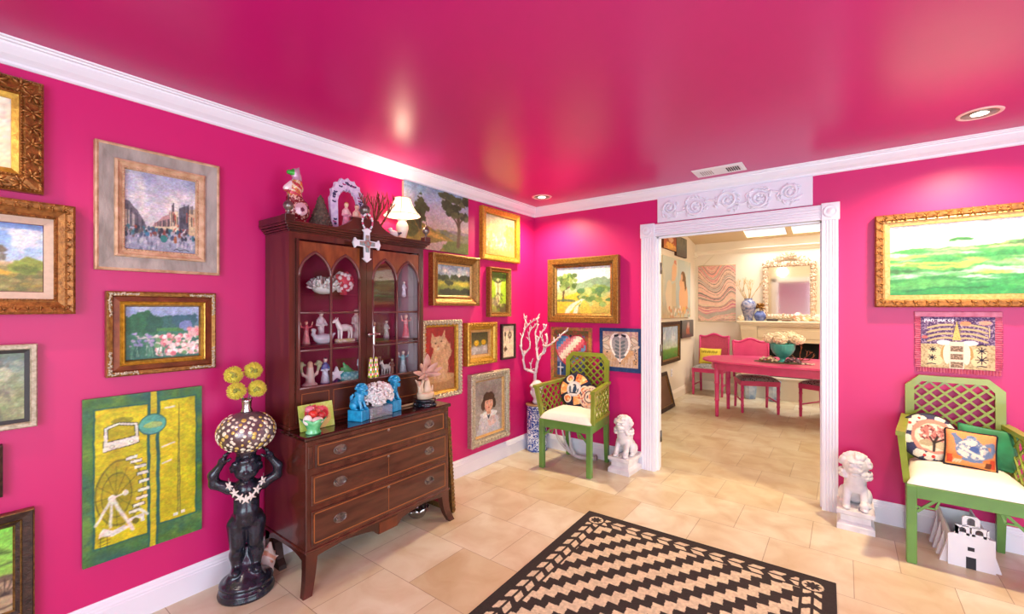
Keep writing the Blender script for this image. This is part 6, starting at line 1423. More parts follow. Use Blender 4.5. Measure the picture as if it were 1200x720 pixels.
def green_chair(name, label, loc, rotz=0, mats=(GRN, GRNO)):
    G1, G2 = mats; t = thing(name, label, 'chair', loc, rotz)
    HW, BW, FYc, BYc = .247, .215, -.485, -.005
    for s in (-1, 1):
        m = MB(); m.box((s*HW, FYc, 0), (s*(HW-.044), FYc+.044, .43), bev=.004); m.build('leg', G1, t)
        m = MB(); pts = [(BW-.02, -.022, 0), (BW-.02, -.032, .25), (BW-.021, -.034, .43)]
        for (a, b, w0, w1) in ((pts[0], pts[1], .032, .040), (pts[1], pts[2], .040, .042)):
            vs = [(s*a[0]+i*w0/2, a[1]+j*w0/2, a[2]) for i, j in ((-1, -1), (1, -1), (1, 1), (-1, 1))]+[(s*b[0]+i*w1/2, b[1]+j*w1/2, b[2]) for i, j in ((-1, -1), (1, -1), (1, 1), (-1, 1))]
            m.add(vs, [(3, 2, 1, 0), (4, 5, 6, 7), (0, 1, 5, 4), (1, 2, 6, 5), (2, 3, 7, 6), (3, 0, 4, 7)])
        m.build('leg', G1, t)
    m = MB(); m.box((-HW+.003, FYc+.003, .362), (HW-.003, FYc+.03, .432), bev=.003)
    m.bar((-HW+.012, FYc+.02, .397), (-BW+.012, BYc-.02, .397), .07, .026, up=(1, 0, 0)); m.bar((HW-.012, FYc+.02, .397), (BW-.012, BYc-.02, .397), .07, .026, up=(1, 0, 0)); m.box((-BW, BYc-.045, .362), (BW, BYc-.015, .432))
    m.prism([(-HW+.01, FYc+.01), (HW-.01, FYc+.01), (BW-.01, BYc-.02), (-BW+.01, BYc-.02)], .415, .432, 'z'); m.build('seat_frame', G1, t)
    for s in (-1, 1):          # little fretwork brackets
        m = MB(); x = s*(HW-.044); y = FYc+.022; d = -s
        m.bar((x, y, .285), (x+d*.075, y, .362), .014, .012, up=(0, 1, 0)); m.bar((x, y, .315), (x+d*.022, y, .308), .010, .010, up=(0, 1, 0)); m.bar((x+d*.03, y, .316), (x+d*.075, y, .316), .010, .010, up=(0, 1, 0)); m.bar((x+d*.075, y, .316), (x+d*.09, y, .362), .010, .010, up=(0, 1, 0)); m.build('corner_bracket', G1, t)
    # padded seat
    n = 26; V = []; 
    for j in range(n+1):
        for i in range(n+1):
            u = -1+2*i/n; v = -1+2*j/n; hw = (HW-.004)+((BW-.004)-(HW-.004))*(v+1)/2
            V.append((u*hw, (FYc+.006)+((BYc-.05)-(FYc+.006))*(v+1)/2, .434+.078*((1-abs(u)**5)*(1-abs(v)**5))**.42))
    Q = [(j*(n+1)+i, j*(n+1)+i+1, (j+1)*(n+1)+i+1, (j+1)*(n+1)+i) for j in range(n) for i in range(n)]
    b = len(V); rim = [i for i in range(n+1)]+[(k+1)*(n+1)+n for k in range(n)]+[n*(n+1)+n-1-k for k in range(n)]+[(n-1-k)*(n+1) for k in range(n-1)]
    m = MB(); m.add(V, Q, 0, True); m.add([V[i] for i in rim], [tuple(reversed(range(len(rim))))]); m.build('seat_cushion', SEATW, t)
    # back: chamfered frame with lattice
    zb, zt = .43, .985; ch = .065; tw = .042
    out = [(-BW, zb), (-BW, zt-ch), (-BW+ch, zt), (BW-ch, zt), (BW, zt-ch), (BW, zb)]
    inn = [(-BW+tw, zb), (-BW+tw, zt-ch-.012), (-BW+ch+.012, zt-tw*.85), (BW-ch-.012, zt-tw*.85), (BW-tw, zt-ch-.012), (BW-tw, zb)]
    yb = lambda z: BYc-.030+.018*((z-zb)/(zt-zb))
    m = MB(); T_ = .026
    for i in range(5):
        q = [out[i], out[i+1], inn[i+1], inn[i]]; vs = [(x, yb(z)-T_/2, z) for x, z in q]+[(x, yb(z)+T_/2, z) for x, z in q]
        m.add(vs, [(0, 1, 2, 3)[::-1], (4, 5, 6, 7), (0, 1, 5, 4), (1, 2, 6, 5), (2, 3, 7, 6), (3, 0, 4, 7)])
    m.box((-BW+tw, yb(.5)-T_/2, .52), (BW-tw, yb(.5)+T_/2, .55))
    back = m.build('backrest', G2, t)
    m = MB(); poly = [(-BW+tw, .55), (BW-tw, .55), (BW-tw, zt-ch-.012), (BW-ch-.012, zt-tw*.85), (-BW+ch+.012, zt-tw*.85), (-BW+tw, zt-ch-.012)]
    lattice(m, poly, 5, 6, lambda u, v, d: Vector((u, yb(v)+d, v)), .012, .012); m.build('lattice', G2, back)
    for s in (-1, 1):
        A = lambda u, v, d=0: Vector((s*((HW-.018)+(BW-HW+.004)*(u)+.012+.030*v*(1-u)+d), FYc+.055+(BYc-.02-FYc-.055)*u-.055*v*(1-u), .43+(.275+.012*u)*v))
        m = MB(); m.bar(A(-.02, 1)+Vector((0, 0, .008)), A(1, 1)+Vector((0, 0, .008)), .022, .048, up=(0, 0, 1)) if False else None
        for p, q, a_, b_ in ((A(0, 0), A(0, 1), .036, .030), (A(0, .08), A(1, .08), .026, .022)): m.bar(p, q, a_, b_, up=(1, 0, 0))
        p, q = A(-.06, 1), A(1.02, 1); m.bar(p+Vector((0, 0, .006)), q+Vector((0, 0, .006)), .040, .024, up=(0, 0, 1)); arm = m.build('armrest', G2, t)
        m = MB(); lattice(m, [(.06, .12), (.97, .12), (.97, .95), (.06, .95)], 5, 3, lambda u, v, d: A(u, v, d), .010, .010); m.build('lattice', G2, arm)
    return t
green_chair('lattice_armchair', 'green lattice armchair left of the doorway with two round pillows on its white seat', (.632, -.030, 0), .045)
green_chair('lattice_armchair', 'green lattice armchair at the right edge with three cushions and a white church under it', (3.070, -.022, 0), 0)

def pillow(name, label, shape, w, h, th, paint, loc, tilt, roll=0, pan=0, piping='16141E', seed=1, m=CLOTH, cell=.003, plain=None):
    M = Matrix.Rotation(pan, 3, 'Z') @ WALLM['B'] @ Matrix.Rotation(-tilt, 3, 'X') @ Matrix.Rotation(roll, 3, 'Z')
    t = thing(name, label, 'cushion', loc, rot=M.to_euler())
    cv = Cv(w, h, cell, 'FFFFFF', seed)
    if paint: paint(cv)
    U = cv.X*2-1; Vv = cv.Y*2-1
    if shape == 'round':
        X_ = U*np.sqrt(1-Vv**2/2); Y_ = Vv*np.sqrt(1-U**2/2); r2 = np.clip(X_**2+Y_**2, 0, 1); Z = (1-r2**2)**.5
        # paint in true disc coordinates
        Xs, Ys = cv.X, cv.Y; cv.X, cv.Y = (X_+1)/2, (Y_+1)/2; cv.I[:] = 1
        if paint: paint(cv)
        X_, Y_ = X_*w/2, Y_*h/2
    else:
        pinch = 1-.05*(1-np.abs(U)**2)*np.abs(Vv)**6; pin2 = 1-.05*(1-np.abs(Vv)**2)*np.abs(U)**6
        X_ = U*w/2*pin2; Y_ = Vv*h/2*pinch; Z = ((1-U**6)*(1-Vv**6))**.5*(1-.25*(U**2+Vv**2))
    ny, nx = X_.shape; i = np.arange(nx*ny).reshape(ny, nx)
    Vf = np.stack([X_, Y_, th/2*Z], -1).reshape(-1, 3); Vb = np.stack([X_, Y_, -th/2*Z], -1).reshape(-1, 3)
    Q = np.stack([i[:-1, :-1], i[:-1, 1:], i[1:, 1:], i[1:, :-1]], -1).reshape(-1, 4)
    rim = np.concatenate([i[0, :], i[1:, -1], i[-1, -2::-1], i[-2:0:-1, 0]])
    cl = cv.I.reshape(-1, 3); bk = np.tile(np.array(c3(piping if not plain else plain)), (len(cl), 1))
    if plain: cl = np.tile(np.array(c3(plain)), (len(cl), 1))
    np_mesh('cover', np.concatenate([Vf, Vb]), np.concatenate([Q, Q[:, ::-1]+nx*ny]), m, True, np.concatenate([cl, bk]), t)
    mb = MB(); k = max(1, len(rim)//70); mb.tube([tuple(Vf[j]) for j in rim[::k]], .006 if not plain else .003, 8, closed=True); mb.build('piping', mat('piping_'+piping, piping, .8), t)
    return t
def pp_imari(c):
    c.mix(np.ones_like(c.X), '1C1E3A'); dx, dy = (c.X-.5)*2, (c.Y-.5)*2; r = np.hypot(dx, dy); a = np.arctan2(dy, dx)
    k = ((a+.52) % (2*PI/6))*6/(2*PI); sec = np.floor(((a+.52) % (2*PI))/(2*PI/6)).astype(int)
    pet = (r > .44) & (r < .93) & (k > .06) & (k < .94); odd = pet & (sec % 2 == 1); n = c.n(9)
    for q, b in ((odd, 'E8A058'),): c.mix(q.astype(float), b); c.mix(q*(n-.48)*6, 'F2D2A0', .9); c.mix(q*(c.n(12)-.54)*7, 'C8502E', .9)
    for j in (0, 2, 4):
        aa = -.52+(j+.5)*2*PI/6; cx, cy = .5+.34*math.cos(aa), .5+.34*math.sin(aa); c.ell(cx, cy, .125, .125, 'EAD8C0'); c.ell(cx, cy, .09, .08, 'D8743E', .9, .5, 12); c.ell(cx+.02, cy-.02, .04, .04, 'F0C890', .9, .5, 12)
    c.ell(.5, .5, .23, .23, 'C8C4C8'); c.ell(.5, .5, .19, .19, 'DCD6D4')
    c.ell(.53, .48, .07, .10, '1E3A5A', 1, .3, 10); c.poly([(.5, .56), (.56, .62), (.57, .5)], '1E3A5A'); c.line([(.4, .38), (.6, .38)], .010, '22263A'); c.ell(.38, .47, .04, .09, '3A4A5A', .8, .7, 14); c.ell(.63, .45, .03, .06, '3A4A5A', .8, .7, 14); c.ell(.5, .62, .05, .025, '2A2A3A', .9, .5, 14)
    c.tex(.10, 60)
def pp_small(c):
    c.mix(np.ones_like(c.X), 'D8C4B0'); r = np.hypot(c.X-.5, c.Y-.5)*2; c.mix((r > .93)*1., '1C1E3A'); n = c.n(10); c.mix((r < .93)*(n-.5)*5, 'E0A078', .8); c.mix((r < .93)*(c.n(13)-.58)*8, '5A4A6A', .8)
    for (x, y, q) in ((.56, .5, .25),): c.ell(x, y, q, q, '1E2038'); c.ell(x, y, q-.035, q-.035, 'E2D0BC'); c.ell(x+.05, y+.02, .12, .14, 'E0926A', .9, .5, 12); c.ell(x-.1, y, .04, .08, '3A3A54', .8, .5, 14)
    c.ell(.16, .52, .15, .16, 'C8502E'); c.ell(.16, .52, .12, .13, 'DCCAB4'); c.ell(.15, .54, .05, .06, '3A3A54', .8, .5); c.mix(((np.abs(r-.62) < .03) & (c.X < .4))*1., 'B03A2E'); c.tex(.10, 60)
def pp_tree(c):
    c.mix(np.ones_like(c.X), '34344E'); c.ell(.5, .5, .46, .46, '3C3A58'); n = c.n(8)
    for (x, y) in ((.18, .74), (.12, .62), (.3, .87), (.62, .92), (.8, .8), (.55, .1), (.7, .14), (.38, .12), (.16, .36)): c.ell(x, y, .1, .08, 'E8DCC4', 1, .6, 9)
    for (x, y) in ((.16, .72), (.3, .86), (.6, .1), (.46, .09)): c.ell(x, y, .03, .03, 'C8342E', 1, .4)
    c.ell(.55, .52, .36, .36, 'D88A74', 1, .12, 6); c.ell(.56, .5, .30, .29, 'E8D2B0', 1, .12, 6); c.ell(.57, .58, .26, .18, 'C8786A', 1, .3, 8)
    c.mix(((np.hypot((c.X-.57)/.28, (c.Y-.55)/.22) < 1)*(c.n(22)-.5)*8), 'F0DCC8', .9); c.mix(((np.hypot((c.X-.57)/.28, (c.Y-.55)/.22) < 1)*(c.n(26)-.55)*8), '6A2E34', .9)
    c.ell(.46, .36, .12, .07, 'B4A07A', 1, .4); c.ell(.68, .36, .12, .08, 'C8B48C', 1, .4); c.line([(.6, .22), (.58, .4), (.62, .52)], .012, '2E2420'); c.line([(.58, .38), (.5, .5)], .008, '2E2420'); c.line([(.6, .4), (.72, .5)], .008, '2E2420'); c.tex(.10, 60)
def pp_teapot(c):
    c.grad([(0, 'D89048'), (.12, 'E0A060'), (.24, 'D87A3A'), (.4, 'E8935A'), (1, 'F29A5E')]); B = '6C82A6'; Wt = 'ECE0CC'
    c.poly([(.03, .05), (.16, .05), (.14, .28), (.03, .28)], 'C8482A'); c.poly([(.84, .05), (.97, .05), (.97, .3), (.86, .3)], 'C8482A')
    for k in range(5): c.line([(.16+.03*k, .08+.03*(k % 2)), (.2+.03*k, .16)], .006, 'E8C8A0'); c.line([(.78+.02*k, .06), (.8+.02*k, .18)], .006, '6A3A24')
    c.poly([(.1, .86), (.2, .9), (.22, .84), (.34, .72), (.28, .5), (.2, .56), (.16, .76)], B); c.ell(.52, .46, .32, .27, B, 1, .12); c.ell(.5, .72, .16, .08, B, 1, .1); c.ell(.5, .82, .10, .05, '8A9AB8', 1); c.ell(.5, .84, .06, .04, B)
    c.line([(.8, .66), (.9, .7), (.93, .56), (.86, .4), (.78, .34)], .02, B); c.ell(.52, .2, .2, .05, B, 1, .1)
    q = (np.hypot((c.X-.52)/.31, (c.Y-.48)/.26) < 1)*1.; c.mix(q*(c.n(14)-.42)*7, Wt, .95); c.mix((np.hypot((c.X-.5)/.15, (c.Y-.73)/.07) < 1)*(c.n(16)-.5)*7, Wt, .9)
    c.poly([(.44, .5), (.62, .66), (.68, .4), (.5, .36)], B); c.ell(.56, .5, .08, .1, '46609C', .9, .4); c.line([(.3, .52), (.72, .3)], .012, Wt); c.tex(.10, 60)
pillow('round_pillow', 'large round patterned pillow with a cat medallion on the left green chair', 'round', .305, .305, .085, pp_imari, (.575, -.165, .648), .34, 0, .08, seed=41)
pillow('round_pillow', 'small round patterned pillow beside the larger one on the left green chair', 'round', .215, .215, .07, pp_small, (.738, -.195, .600), .34, 0, -.05, seed=42)
pillow('round_pillow', 'round dark pillow with a flowering tree on the right green chair', 'round', .270, .270, .08, pp_tree, (2.945, -.185, .636), .30, -.15, .10, seed=43)
pillow('square_pillow', 'orange square pillow stitched with a blue teapot on the right green chair', 'square', .205, .198, .075, pp_teapot, (3.112, -.235, .606), .32, -.06, -.02, seed=44)
VELV = mat('green_velvet', '0E8A50', .7, col2='0A6E3E', vscale=14, sheen=.6, bump=.1, bscale=60)
pillow('square_pillow', 'plain emerald green velvet pillow behind the teapot pillow on the right green chair', 'square', .245, .22, .08, None, (3.195, -.14, .610), .30, -.10, 0, piping='0C7442', plain='0E8A50', seed=45, m=VELV, cell=.01)

# ================================================================== WHITE GUARDIAN LIONS
WST = mat('white_stone', 'E6E2E4', .6, col2='D4CED2', vscale=14, bump=.2, bscale=60)
lion('guardian_lion', 'white stone guardian lion on a plinth between the green chair and the doorway', (1.040, -.135, 0), .345, WST, WST, -.06, (.192, .252, .135, 'moulded'), ball=True)
lion('guardian_lion', 'white stone guardian lion on a plinth at the right side of the doorway', (2.606, -.142, 0), .350, WST, WST, 0, (.190, .252, .125, 'moulded'), ball=True)

# ================================================================== CORNER: CHINA STAND, HEAD VASE, WHITE CORAL
def blue_white():
    m = bpy.data.materials.new('blue_white_china'); m.use_nodes = True; nt = m.node_tree; N = nt.nodes; L = nt.links; p = N['Principled BSDF']; p.inputs['Roughness'].default_value = .12; p.inputs['Coat Weight'].default_value = .4
    tc = N.new('ShaderNodeTexCoord'); n = N.new('ShaderNodeTexNoise'); n.inputs['Scale'].default_value = 17; n.inputs['Detail'].default_value = 2.5; n.inputs['Distortion'].default_value = 2.2; L.new(tc.outputs['Object'], n.inputs['Vector'])
    r = N.new('ShaderNodeValToRGB'); e = r.color_ramp.elements; e[0].position = .44; e[0].color = C4('E8ECF4'); e[1].position = .47; e[1].color = C4('2A4EA6'); k = e.new(.56); k.color = C4('2448A0'); k = e.new(.585); k.color = C4('DCE4F2'); L.new(n.outputs['Fac'], r.inputs[0]); L.new(r.outputs[0], p.inputs['Base Color']); return m
BW_ = blue_white()
CX, CY = .128, -.140
t = thing('umbrella_stand', 'tall blue and white porcelain cylinder stand in the corner', 'umbrella stand', (CX, CY, 0))
m = MB(); m.lathe([(.0, .004), (.096, .0), (.098, .006), (.099, .02), (.099, .43), (.101, .438), (.101, .446), (.094, .446), (.092, .02), (0, .02)], 40); m.build('cylinder', BW_, t)
m = MB(); 
for z in (.012, .40, .424): m.lathe([(.0985, z-.004), (.1002, z-.003), (.1002, z+.003), (.0985, z+.004)], 40)
m.f = [f for f in m.f if len(f) == 4]; m.m = m.m[:len(m.f)]; m.sm = m.sm[:len(m.f)]; m.build('blue_bands', mat('cobalt_band', '24429A', .15), t)
t = thing('round_tray', 'thin brown round tray covering the blue and white stand', 'tray', (CX, CY, .446))
m = MB(); m.lathe([(.108, 0), (.112, .004), (.110, .010), (.0, .010)], 40); m.build('tray', mat('brown_tray', '9A7A54', .4, col2='7A5A3A', vscale=12), t)
t = thing('head_vase', 'white ceramic face shaped vase on top of the blue and white stand', 'vase', (CX, CY, .456), -.55)
pr = [E((0, 0, .02), (.045, .045, .02)), K((0, 0, .02), (0, 0, .06), .036, .034), E((0, 0, .115), (.066, .062, .068)), E((.012, 0, .098), (.056, .050, .05)), K((0, 0, .15), (0, 0, .178), .060, .056), E((.066, 0, .108), (.012, .010, .014)), K((.064, 0, .116), (.058, 0, .136), .007, .006), E((.061, 0, .084), (.009, .017, .006))]
for s in (-1, 1): pr += [E((.055, s*.024, .128), (.010, .014, .008)), K((.057, s*.014, .143), (.050, s*.036, .144), .005, .004), E((.0, s*.063, .115), (.014, .008, .02))]
for k in range(12): a = 2*PI*k/12; pr.append(E((.058*math.cos(a), .056*math.sin(a), .172+.008*(k % 2)), .017))
sculpt('head', pr, .0042, .009, mat('white_glaze', 'ATTR', .2), t, colf=bycol('ECE8EA', ((.066, .024, .128), .007, '3A3430'), ((.066, -.024, .128), .007, '3A3430'), ((.071, 0, .084), (.01, .013, .005), 'C8887E')))
t = thing('white_coral_branch', 'tall white branching coral standing in the face vase', 'coral', (CX, CY, .60))
WC = mat('white_coral_wood', 'ECE4E2', .65, col2='DCCACA', vscale=20, bump=.3, bscale=80)
def cp(*pts): return [Vector((x-CX, y-CY, z-.60)) for x, y, z in pts]
LIMBS = [
    (0.014, 0.011, [(0.106, -0.14, 0.666), (0.106, -0.14, 0.734), (0.116, -0.14, 0.777)]),
    (0.012, 0.006, [(0.116, -0.14, 0.767), (0.136, -0.14, 0.863), (0.174, -0.14, 0.939), (0.211, -0.14, 0.963), (0.231, -0.14, 1.016), (0.248, -0.14, 1.1), (0.236, -0.14, 1.151)]),
    (0.009, 0.004, [(0.148, -0.15, 0.876), (0.138, -0.15, 0.959), (0.13, -0.15, 1.032), (0.156, -0.15, 1.096), (0.193, -0.15, 1.16), (0.23, -0.15, 1.203), (0.247, -0.15, 1.241)]),
    (0.008, 0.003, [(0.133, -0.15, 1.022), (0.123, -0.15, 1.095), (0.118, -0.15, 1.158), (0.143, -0.15, 1.222), (0.138, -0.15, 1.284), (0.148, -0.15, 1.322)]),
    (0.008, 0.003, [(0.231, -0.14, 1.016), (0.287, -0.2, 1.035), (0.347, -0.22, 1.068), (0.406, -0.22, 1.111), (0.456, -0.22, 1.153), (0.497, -0.22, 1.178), (0.524, -0.22, 1.198)]),
    (0.011, 0.006, [(0.114, -0.14, 0.760), (0.081, -0.19, 0.78), (0.03, -0.201, 0.798), (0.03, -0.226, 0.864), (0.03, -0.237, 0.938), (0.03, -0.262, 0.982), (0.03, -0.287, 1.036)]),
    (0.008, 0.003, [(0.03, -0.273, 1.014), (0.03, -0.262, 1.097), (0.04, -0.24, 1.159), (0.058, -0.24, 1.201), (0.078, -0.24, 1.244), (0.04, -0.24, 1.306)]),
    (0.008, 0.003, [(0.03, -0.236, 0.925), (0.05, -0.23, 0.955), (0.077, -0.22, 0.992), (0.102, -0.22, 1.035), (0.09, -0.22, 1.118), (0.102, -0.22, 1.181), (0.153, -0.22, 1.224), (0.185, -0.22, 1.262)]),
    (0.006, 0.0025, [(0.058, -0.24, 1.201), (0.091, -0.24, 1.234), (0.129, -0.24, 1.261), (0.179, -0.24, 1.291), (0.216, -0.24, 1.298)]),
    (0.006, 0.003, [(0.085, -0.185, 0.778), (0.075, -0.17, 0.798), (0.08, -0.17, 0.851), (0.093, -0.17, 0.88)]),
    (0.006, 0.0025, [(0.160, -0.142, 0.915), (0.206, -0.15, 0.973), (0.213, -0.15, 1.036), (0.193, -0.15, 1.098), (0.168, -0.15, 1.138)]),
    (0.005, 0.002, [(0.042, -0.238, 1.165), (0.03, -0.201, 1.252), (0.045, -0.2, 1.294), (0.04, -0.2, 1.322)]),
]
m = MB(); rnd = random.Random(33)
for r0, r1, pts in LIMBS:
    P_ = cp(*pts); n = len(P_); fine = []
    for i in range(n-1):
        p0, p1, p2, p3 = P_[max(i-1, 0)], P_[i], P_[i+1], P_[min(i+2, n-1)]
        for k in range(5):
            u = k/5; fine.append(.5*((2*p1)+(p2-p0)*u+(2*p0-5*p1+4*p2-p3)*u*u+(3*p1-p0-3*p2+p3)*u**3))
    fine.append(P_[-1]); N_ = len(fine)
    for i in range(1, N_-1): fine[i] = fine[i]+Vector((rnd.uniform(-1, 1), rnd.uniform(-1, 1), rnd.uniform(-1, 1)))*.003
    m.tube(fine, [1.3*(r0+(r1-r0)*i/(N_-1)) for i in range(N_)], 8)
    for i in range(3, N_-1, 3):
        d = (fine[i]-fine[i-1]).normalized()+Vector((rnd.uniform(-1, 1), rnd.uniform(-.7, .5), rnd.uniform(-.3, .9))); d.normalize(); L_ = rnd.uniform(.02, .055)
        q = fine[i]+d*L_
        if q.x+CX > .02 and q.y+CY < -.01: m.tube([fine[i], fine[i]+d*L_*.6+Vector((0, 0, .004)), q], [.0065, .005, .0025], 6)
m.build('branches', WC, t)

# ================================================================== FLOOR PIECES BY THE CHAIRS
t = thing('antler', 'pale shed antler lying on the floor under the left green chair', 'antler', (.56, -.14, 0))
AN = mat('bleached_antler', 'D2CACC', .5, col2='B8A8A4', vscale=14, bump=.1)
m = MB()
def an(r0, r1, *pts):
    n = len(pts); P_ = [Vector((x-.56, y+.14, z)) for x, y, z in pts]; fine = []
    for i in range(n-1):
        p0, p1, p2, p3 = P_[max(i-1, 0)], P_[i], P_[i+1], P_[min(i+2, n-1)]
        for k in range(5): u = k/5; fine.append(.5*((2*p1)+(p2-p0)*u+(2*p0-5*p1+4*p2-p3)*u*u+(3*p1-p0-3*p2+p3)*u**3))
    fine.append(P_[-1]); N_ = len(fine); m.tube(fine, [r0+(r1-r0)*i/(N_-1) for i in range(N_)], 10)
an(.023, .007, (.735, -.10, .032), (.66, -.12, .021), (.57, -.13, .022), (.475, -.12, .055), (.385, -.11, .11), (.335, -.10, .165), (.318, -.095, .225))
an(.017, .006, (.50, -.125, .045), (.455, -.115, .09), (.415, -.10, .155), (.385, -.09, .235))
an(.017, .006, (.54, -.128, .034), (.50, -.12, .09), (.482, -.11, .16), (.470, -.10, .235))
m.build('tines', AN, t)
m = MB(); m.lathe([(.0, 0), (.024, .002), (.028, .012), (.022, .02), (.018, .028)], 14, M=Matrix.Translation((.195, .042, .034)) @ Matrix.Rotation(-PI/2, 4, 'Y')); m.build('burr', mat('antler_burr', 'A89894', .7, bump=.6, bscale=160), t)
t = thing('church_model', 'white wooden model of a mission church under the right green chair', 'model building', (3.093, -.385, 0))
WM = mat('white_painted_wood', 'E4E0E4', .55, var=.04, vscale=10); BKM = mat('dark_opening', '2A2A30', .8)
def arch(cx, z0, w_, h_, n=8): return [(cx-w_/2, z0), (cx-w_/2, z0+h_-w_/2)]+[(cx-w_/2*math.cos(PI*k/n), z0+h_-w_/2+w_/2*math.sin(PI*k/n)) for k in range(1, n)]+[(cx+w_/2, z0+h_-w_/2), (cx+w_/2, z0)]
m = MB()
# facade built as strips so that the belfry arches stay open
HWc = .090
def strip(poly): m.prism(poly, 0, .010, 'y')
strip([(-HWc, 0), (HWc, 0), (HWc, .176), (.066, .178), (.060, .188), (-.060, .188), (-.066, .178), (-HWc, .168)])
strip([(-.062, .186), (-.062, .226), (-.052, .218), (-.046, .214), (-.046, .186)]); 
def piece(cx, z0, W_, Hh, ow, oh, top):
    a = arch(cx, z0, ow, oh); n = len(a); h2 = n//2
    left = [(cx-W_/2, z0)]+[(cx-W_/2, z0+Hh-top)]+[(cx-W_/2+top, z0+Hh), (cx, z0+Hh)]+[a[k] for k in range(h2, -1, -1)]
    right = [(cx, z0+Hh), (cx+W_/2-top, z0+Hh), (cx+W_/2, z0+Hh-top), (cx+W_/2, z0)]+[a[k] for k in range(n-1, h2-1, -1)]
    strip(left); strip(right)
piece(-.034, .176, .056, .050, .030, .040, .004); piece(.030, .176, .056, .050, .030, .040, .004); strip([(.056, .186), (.056, .214), (.062, .22), (.066, .226), (.068, .186)])
strip([(-.036, .222), (.034, .222), (.034, .232), (-.036, .232)]); piece(-.001, .230, .068, .052, .030, .042, .012)
m.build('facade', WM, t)
m = MB(); m.box((-.020, -.0012, .0), (.018, .0005, .062)); m.box((-.014, -.0012, .096), (.012, .0005, .116)); m.build('door_and_window', BKM, t)
m = MB()
for s in (-1, 1):
    x0 = s*.082; x1 = s*.074-.022
    vs = [(x0, .010, 0), (x0, .010, .165), (x1, .325, .215), (x1, .325, 0)]; vs += [(x-s*.008, y, z) for x, y, z in vs]
    fs = [(0, 1, 2, 3), (7, 6, 5, 4), (0, 4, 5, 1), (1, 5, 6, 2), (2, 6, 7, 3), (3, 7, 4, 0)]; m.add(vs, fs if s > 0 else [tuple(reversed(f)) for f in fs])
m.box((-.10, .318, 0), (.055, .326, .20)); m.box((-.085, .011, 0), (.075, .32, .004)); m.build('side_walls', WM, t)
for s in (-1, 1):
    for k in range(4):
        m = MB(); y = .035+.075*k; x = s*.084-.022*(y/.325)+(s*.0); zt = .13+.045*k/3
        vs = [(x, y-.014, 0), (x+s*.035, y-.014, 0), (x, y-.004, zt), (x, y+.014, 0), (x+s*.035, y+.014, 0), (x, y+.004, zt)]
        fs = [(0, 1, 2), (5, 4, 3), (0, 3, 4, 1), (1, 4, 5, 2), (2, 5, 3, 0)]; m.add(vs, fs if s > 0 else [tuple(reversed(f)) for f in fs]); m.build('buttress', WM, t)

# ================================================================== RUG
t = thing('patterned_rug', 'black and beige rug with zigzag stripes and leaf border on the tile floor', 'rug', (1.155, -1.022, 0), math.radians(1.5))
RW, RL = 1.36, 2.1
nx, ny = 408, 630; gx, gy = np.meshgrid(np.linspace(0, RW, nx+1), np.linspace(0, RL, ny+1))     # gy measured away from the back edge
bei = np.array(c3('D2C2A4')); blk = np.array(c3('2C2320'))
u = np.cos(math.radians(50))*gx+np.sin(math.radians(50))*(-gy); vv = -np.sin(math.radians(50))*gx+np.cos(math.radians(50))*(-gy)
Tt = .068; tri = np.abs(((u/Tt) % 1)-.5)*2
sx_, sy_ = .0955, .0955
v2 = vv+.036*(tri-.5); stripe = ((v2/.123+.30) % 1) < .5
I = np.where(stripe[..., None], bei, blk)
B0, B1 = .045, .140
edge = np.minimum(np.minimum(gx, RW-gx), np.minimum(gy, RL-gy)); I[edge < B1+.004] = blk
def leafband(along_, across, L_, flip):
    """pairs of slanted leaves either side of a midline"""
    c_ = across-(B0+B1)/2; p = ((along_ - .8*np.abs(c_)*flip)/.097) % 1
    return (np.abs(c_) > .007) & (np.abs(c_) < .038) & (p < .62-6*np.maximum(0, np.abs(c_)-.03))
mid = (edge >= B0) & (edge < B1)
ex = np.minimum(gx, RW-gx); ey = np.minimum(gy, RL-gy)
sidel = mid & (ex <= ey); sidet = mid & (ey < ex)
lf = (sidel & leafband(gy, ex, RL, 1)) | (sidet & leafband(gx, ey, RW, 1)); cornr = (ex < B1+.01) & (ey < B1+.01); I[lf & ~cornr] = bei
for cx_ in ((B0+B1)/2, RW-(B0+B1)/2):
    dx, dy = gx-cx_, gy-(B0+B1)/2; r = np.hypot(dx, dy); a = np.arctan2(dy, dx); star = r < .024+.016*np.abs(((a*8/(2*PI)) % 1)-.5)*2; I[(r < .046)] = bei; I[star & (r < .046)] = blk
n_ = fbm(gx, gy, 90, 3, 2); I = I*(1+.25*(n_-.5))[..., None]
V = np.stack([gx, -gy, np.full(gx.shape, .007)], -1).reshape(-1, 3); i = np.arange((nx+1)*(ny+1)).reshape(ny+1, nx+1)
Q = np.stack([i[:-1, :-1], i[1:, :-1], i[1:, 1:], i[:-1, 1:]], -1).reshape(-1, 4)
np_mesh('woven_field', V, Q, mat('rug_wool', 'ATTR', .95, bump=.5, bscale=220), False, I.reshape(-1, 3), t)
m = MB(); m.box((0, -RL, .0005), (RW, 0, .0065)); m.tube([(0, 0, .004), (RW, 0, .004), (RW, -RL, .004), (0, -RL, .004)], .0045, 6, closed=True); m.build('binding', mat('rug_binding', '2C2422', .95, bump=.4, bscale=200), t)

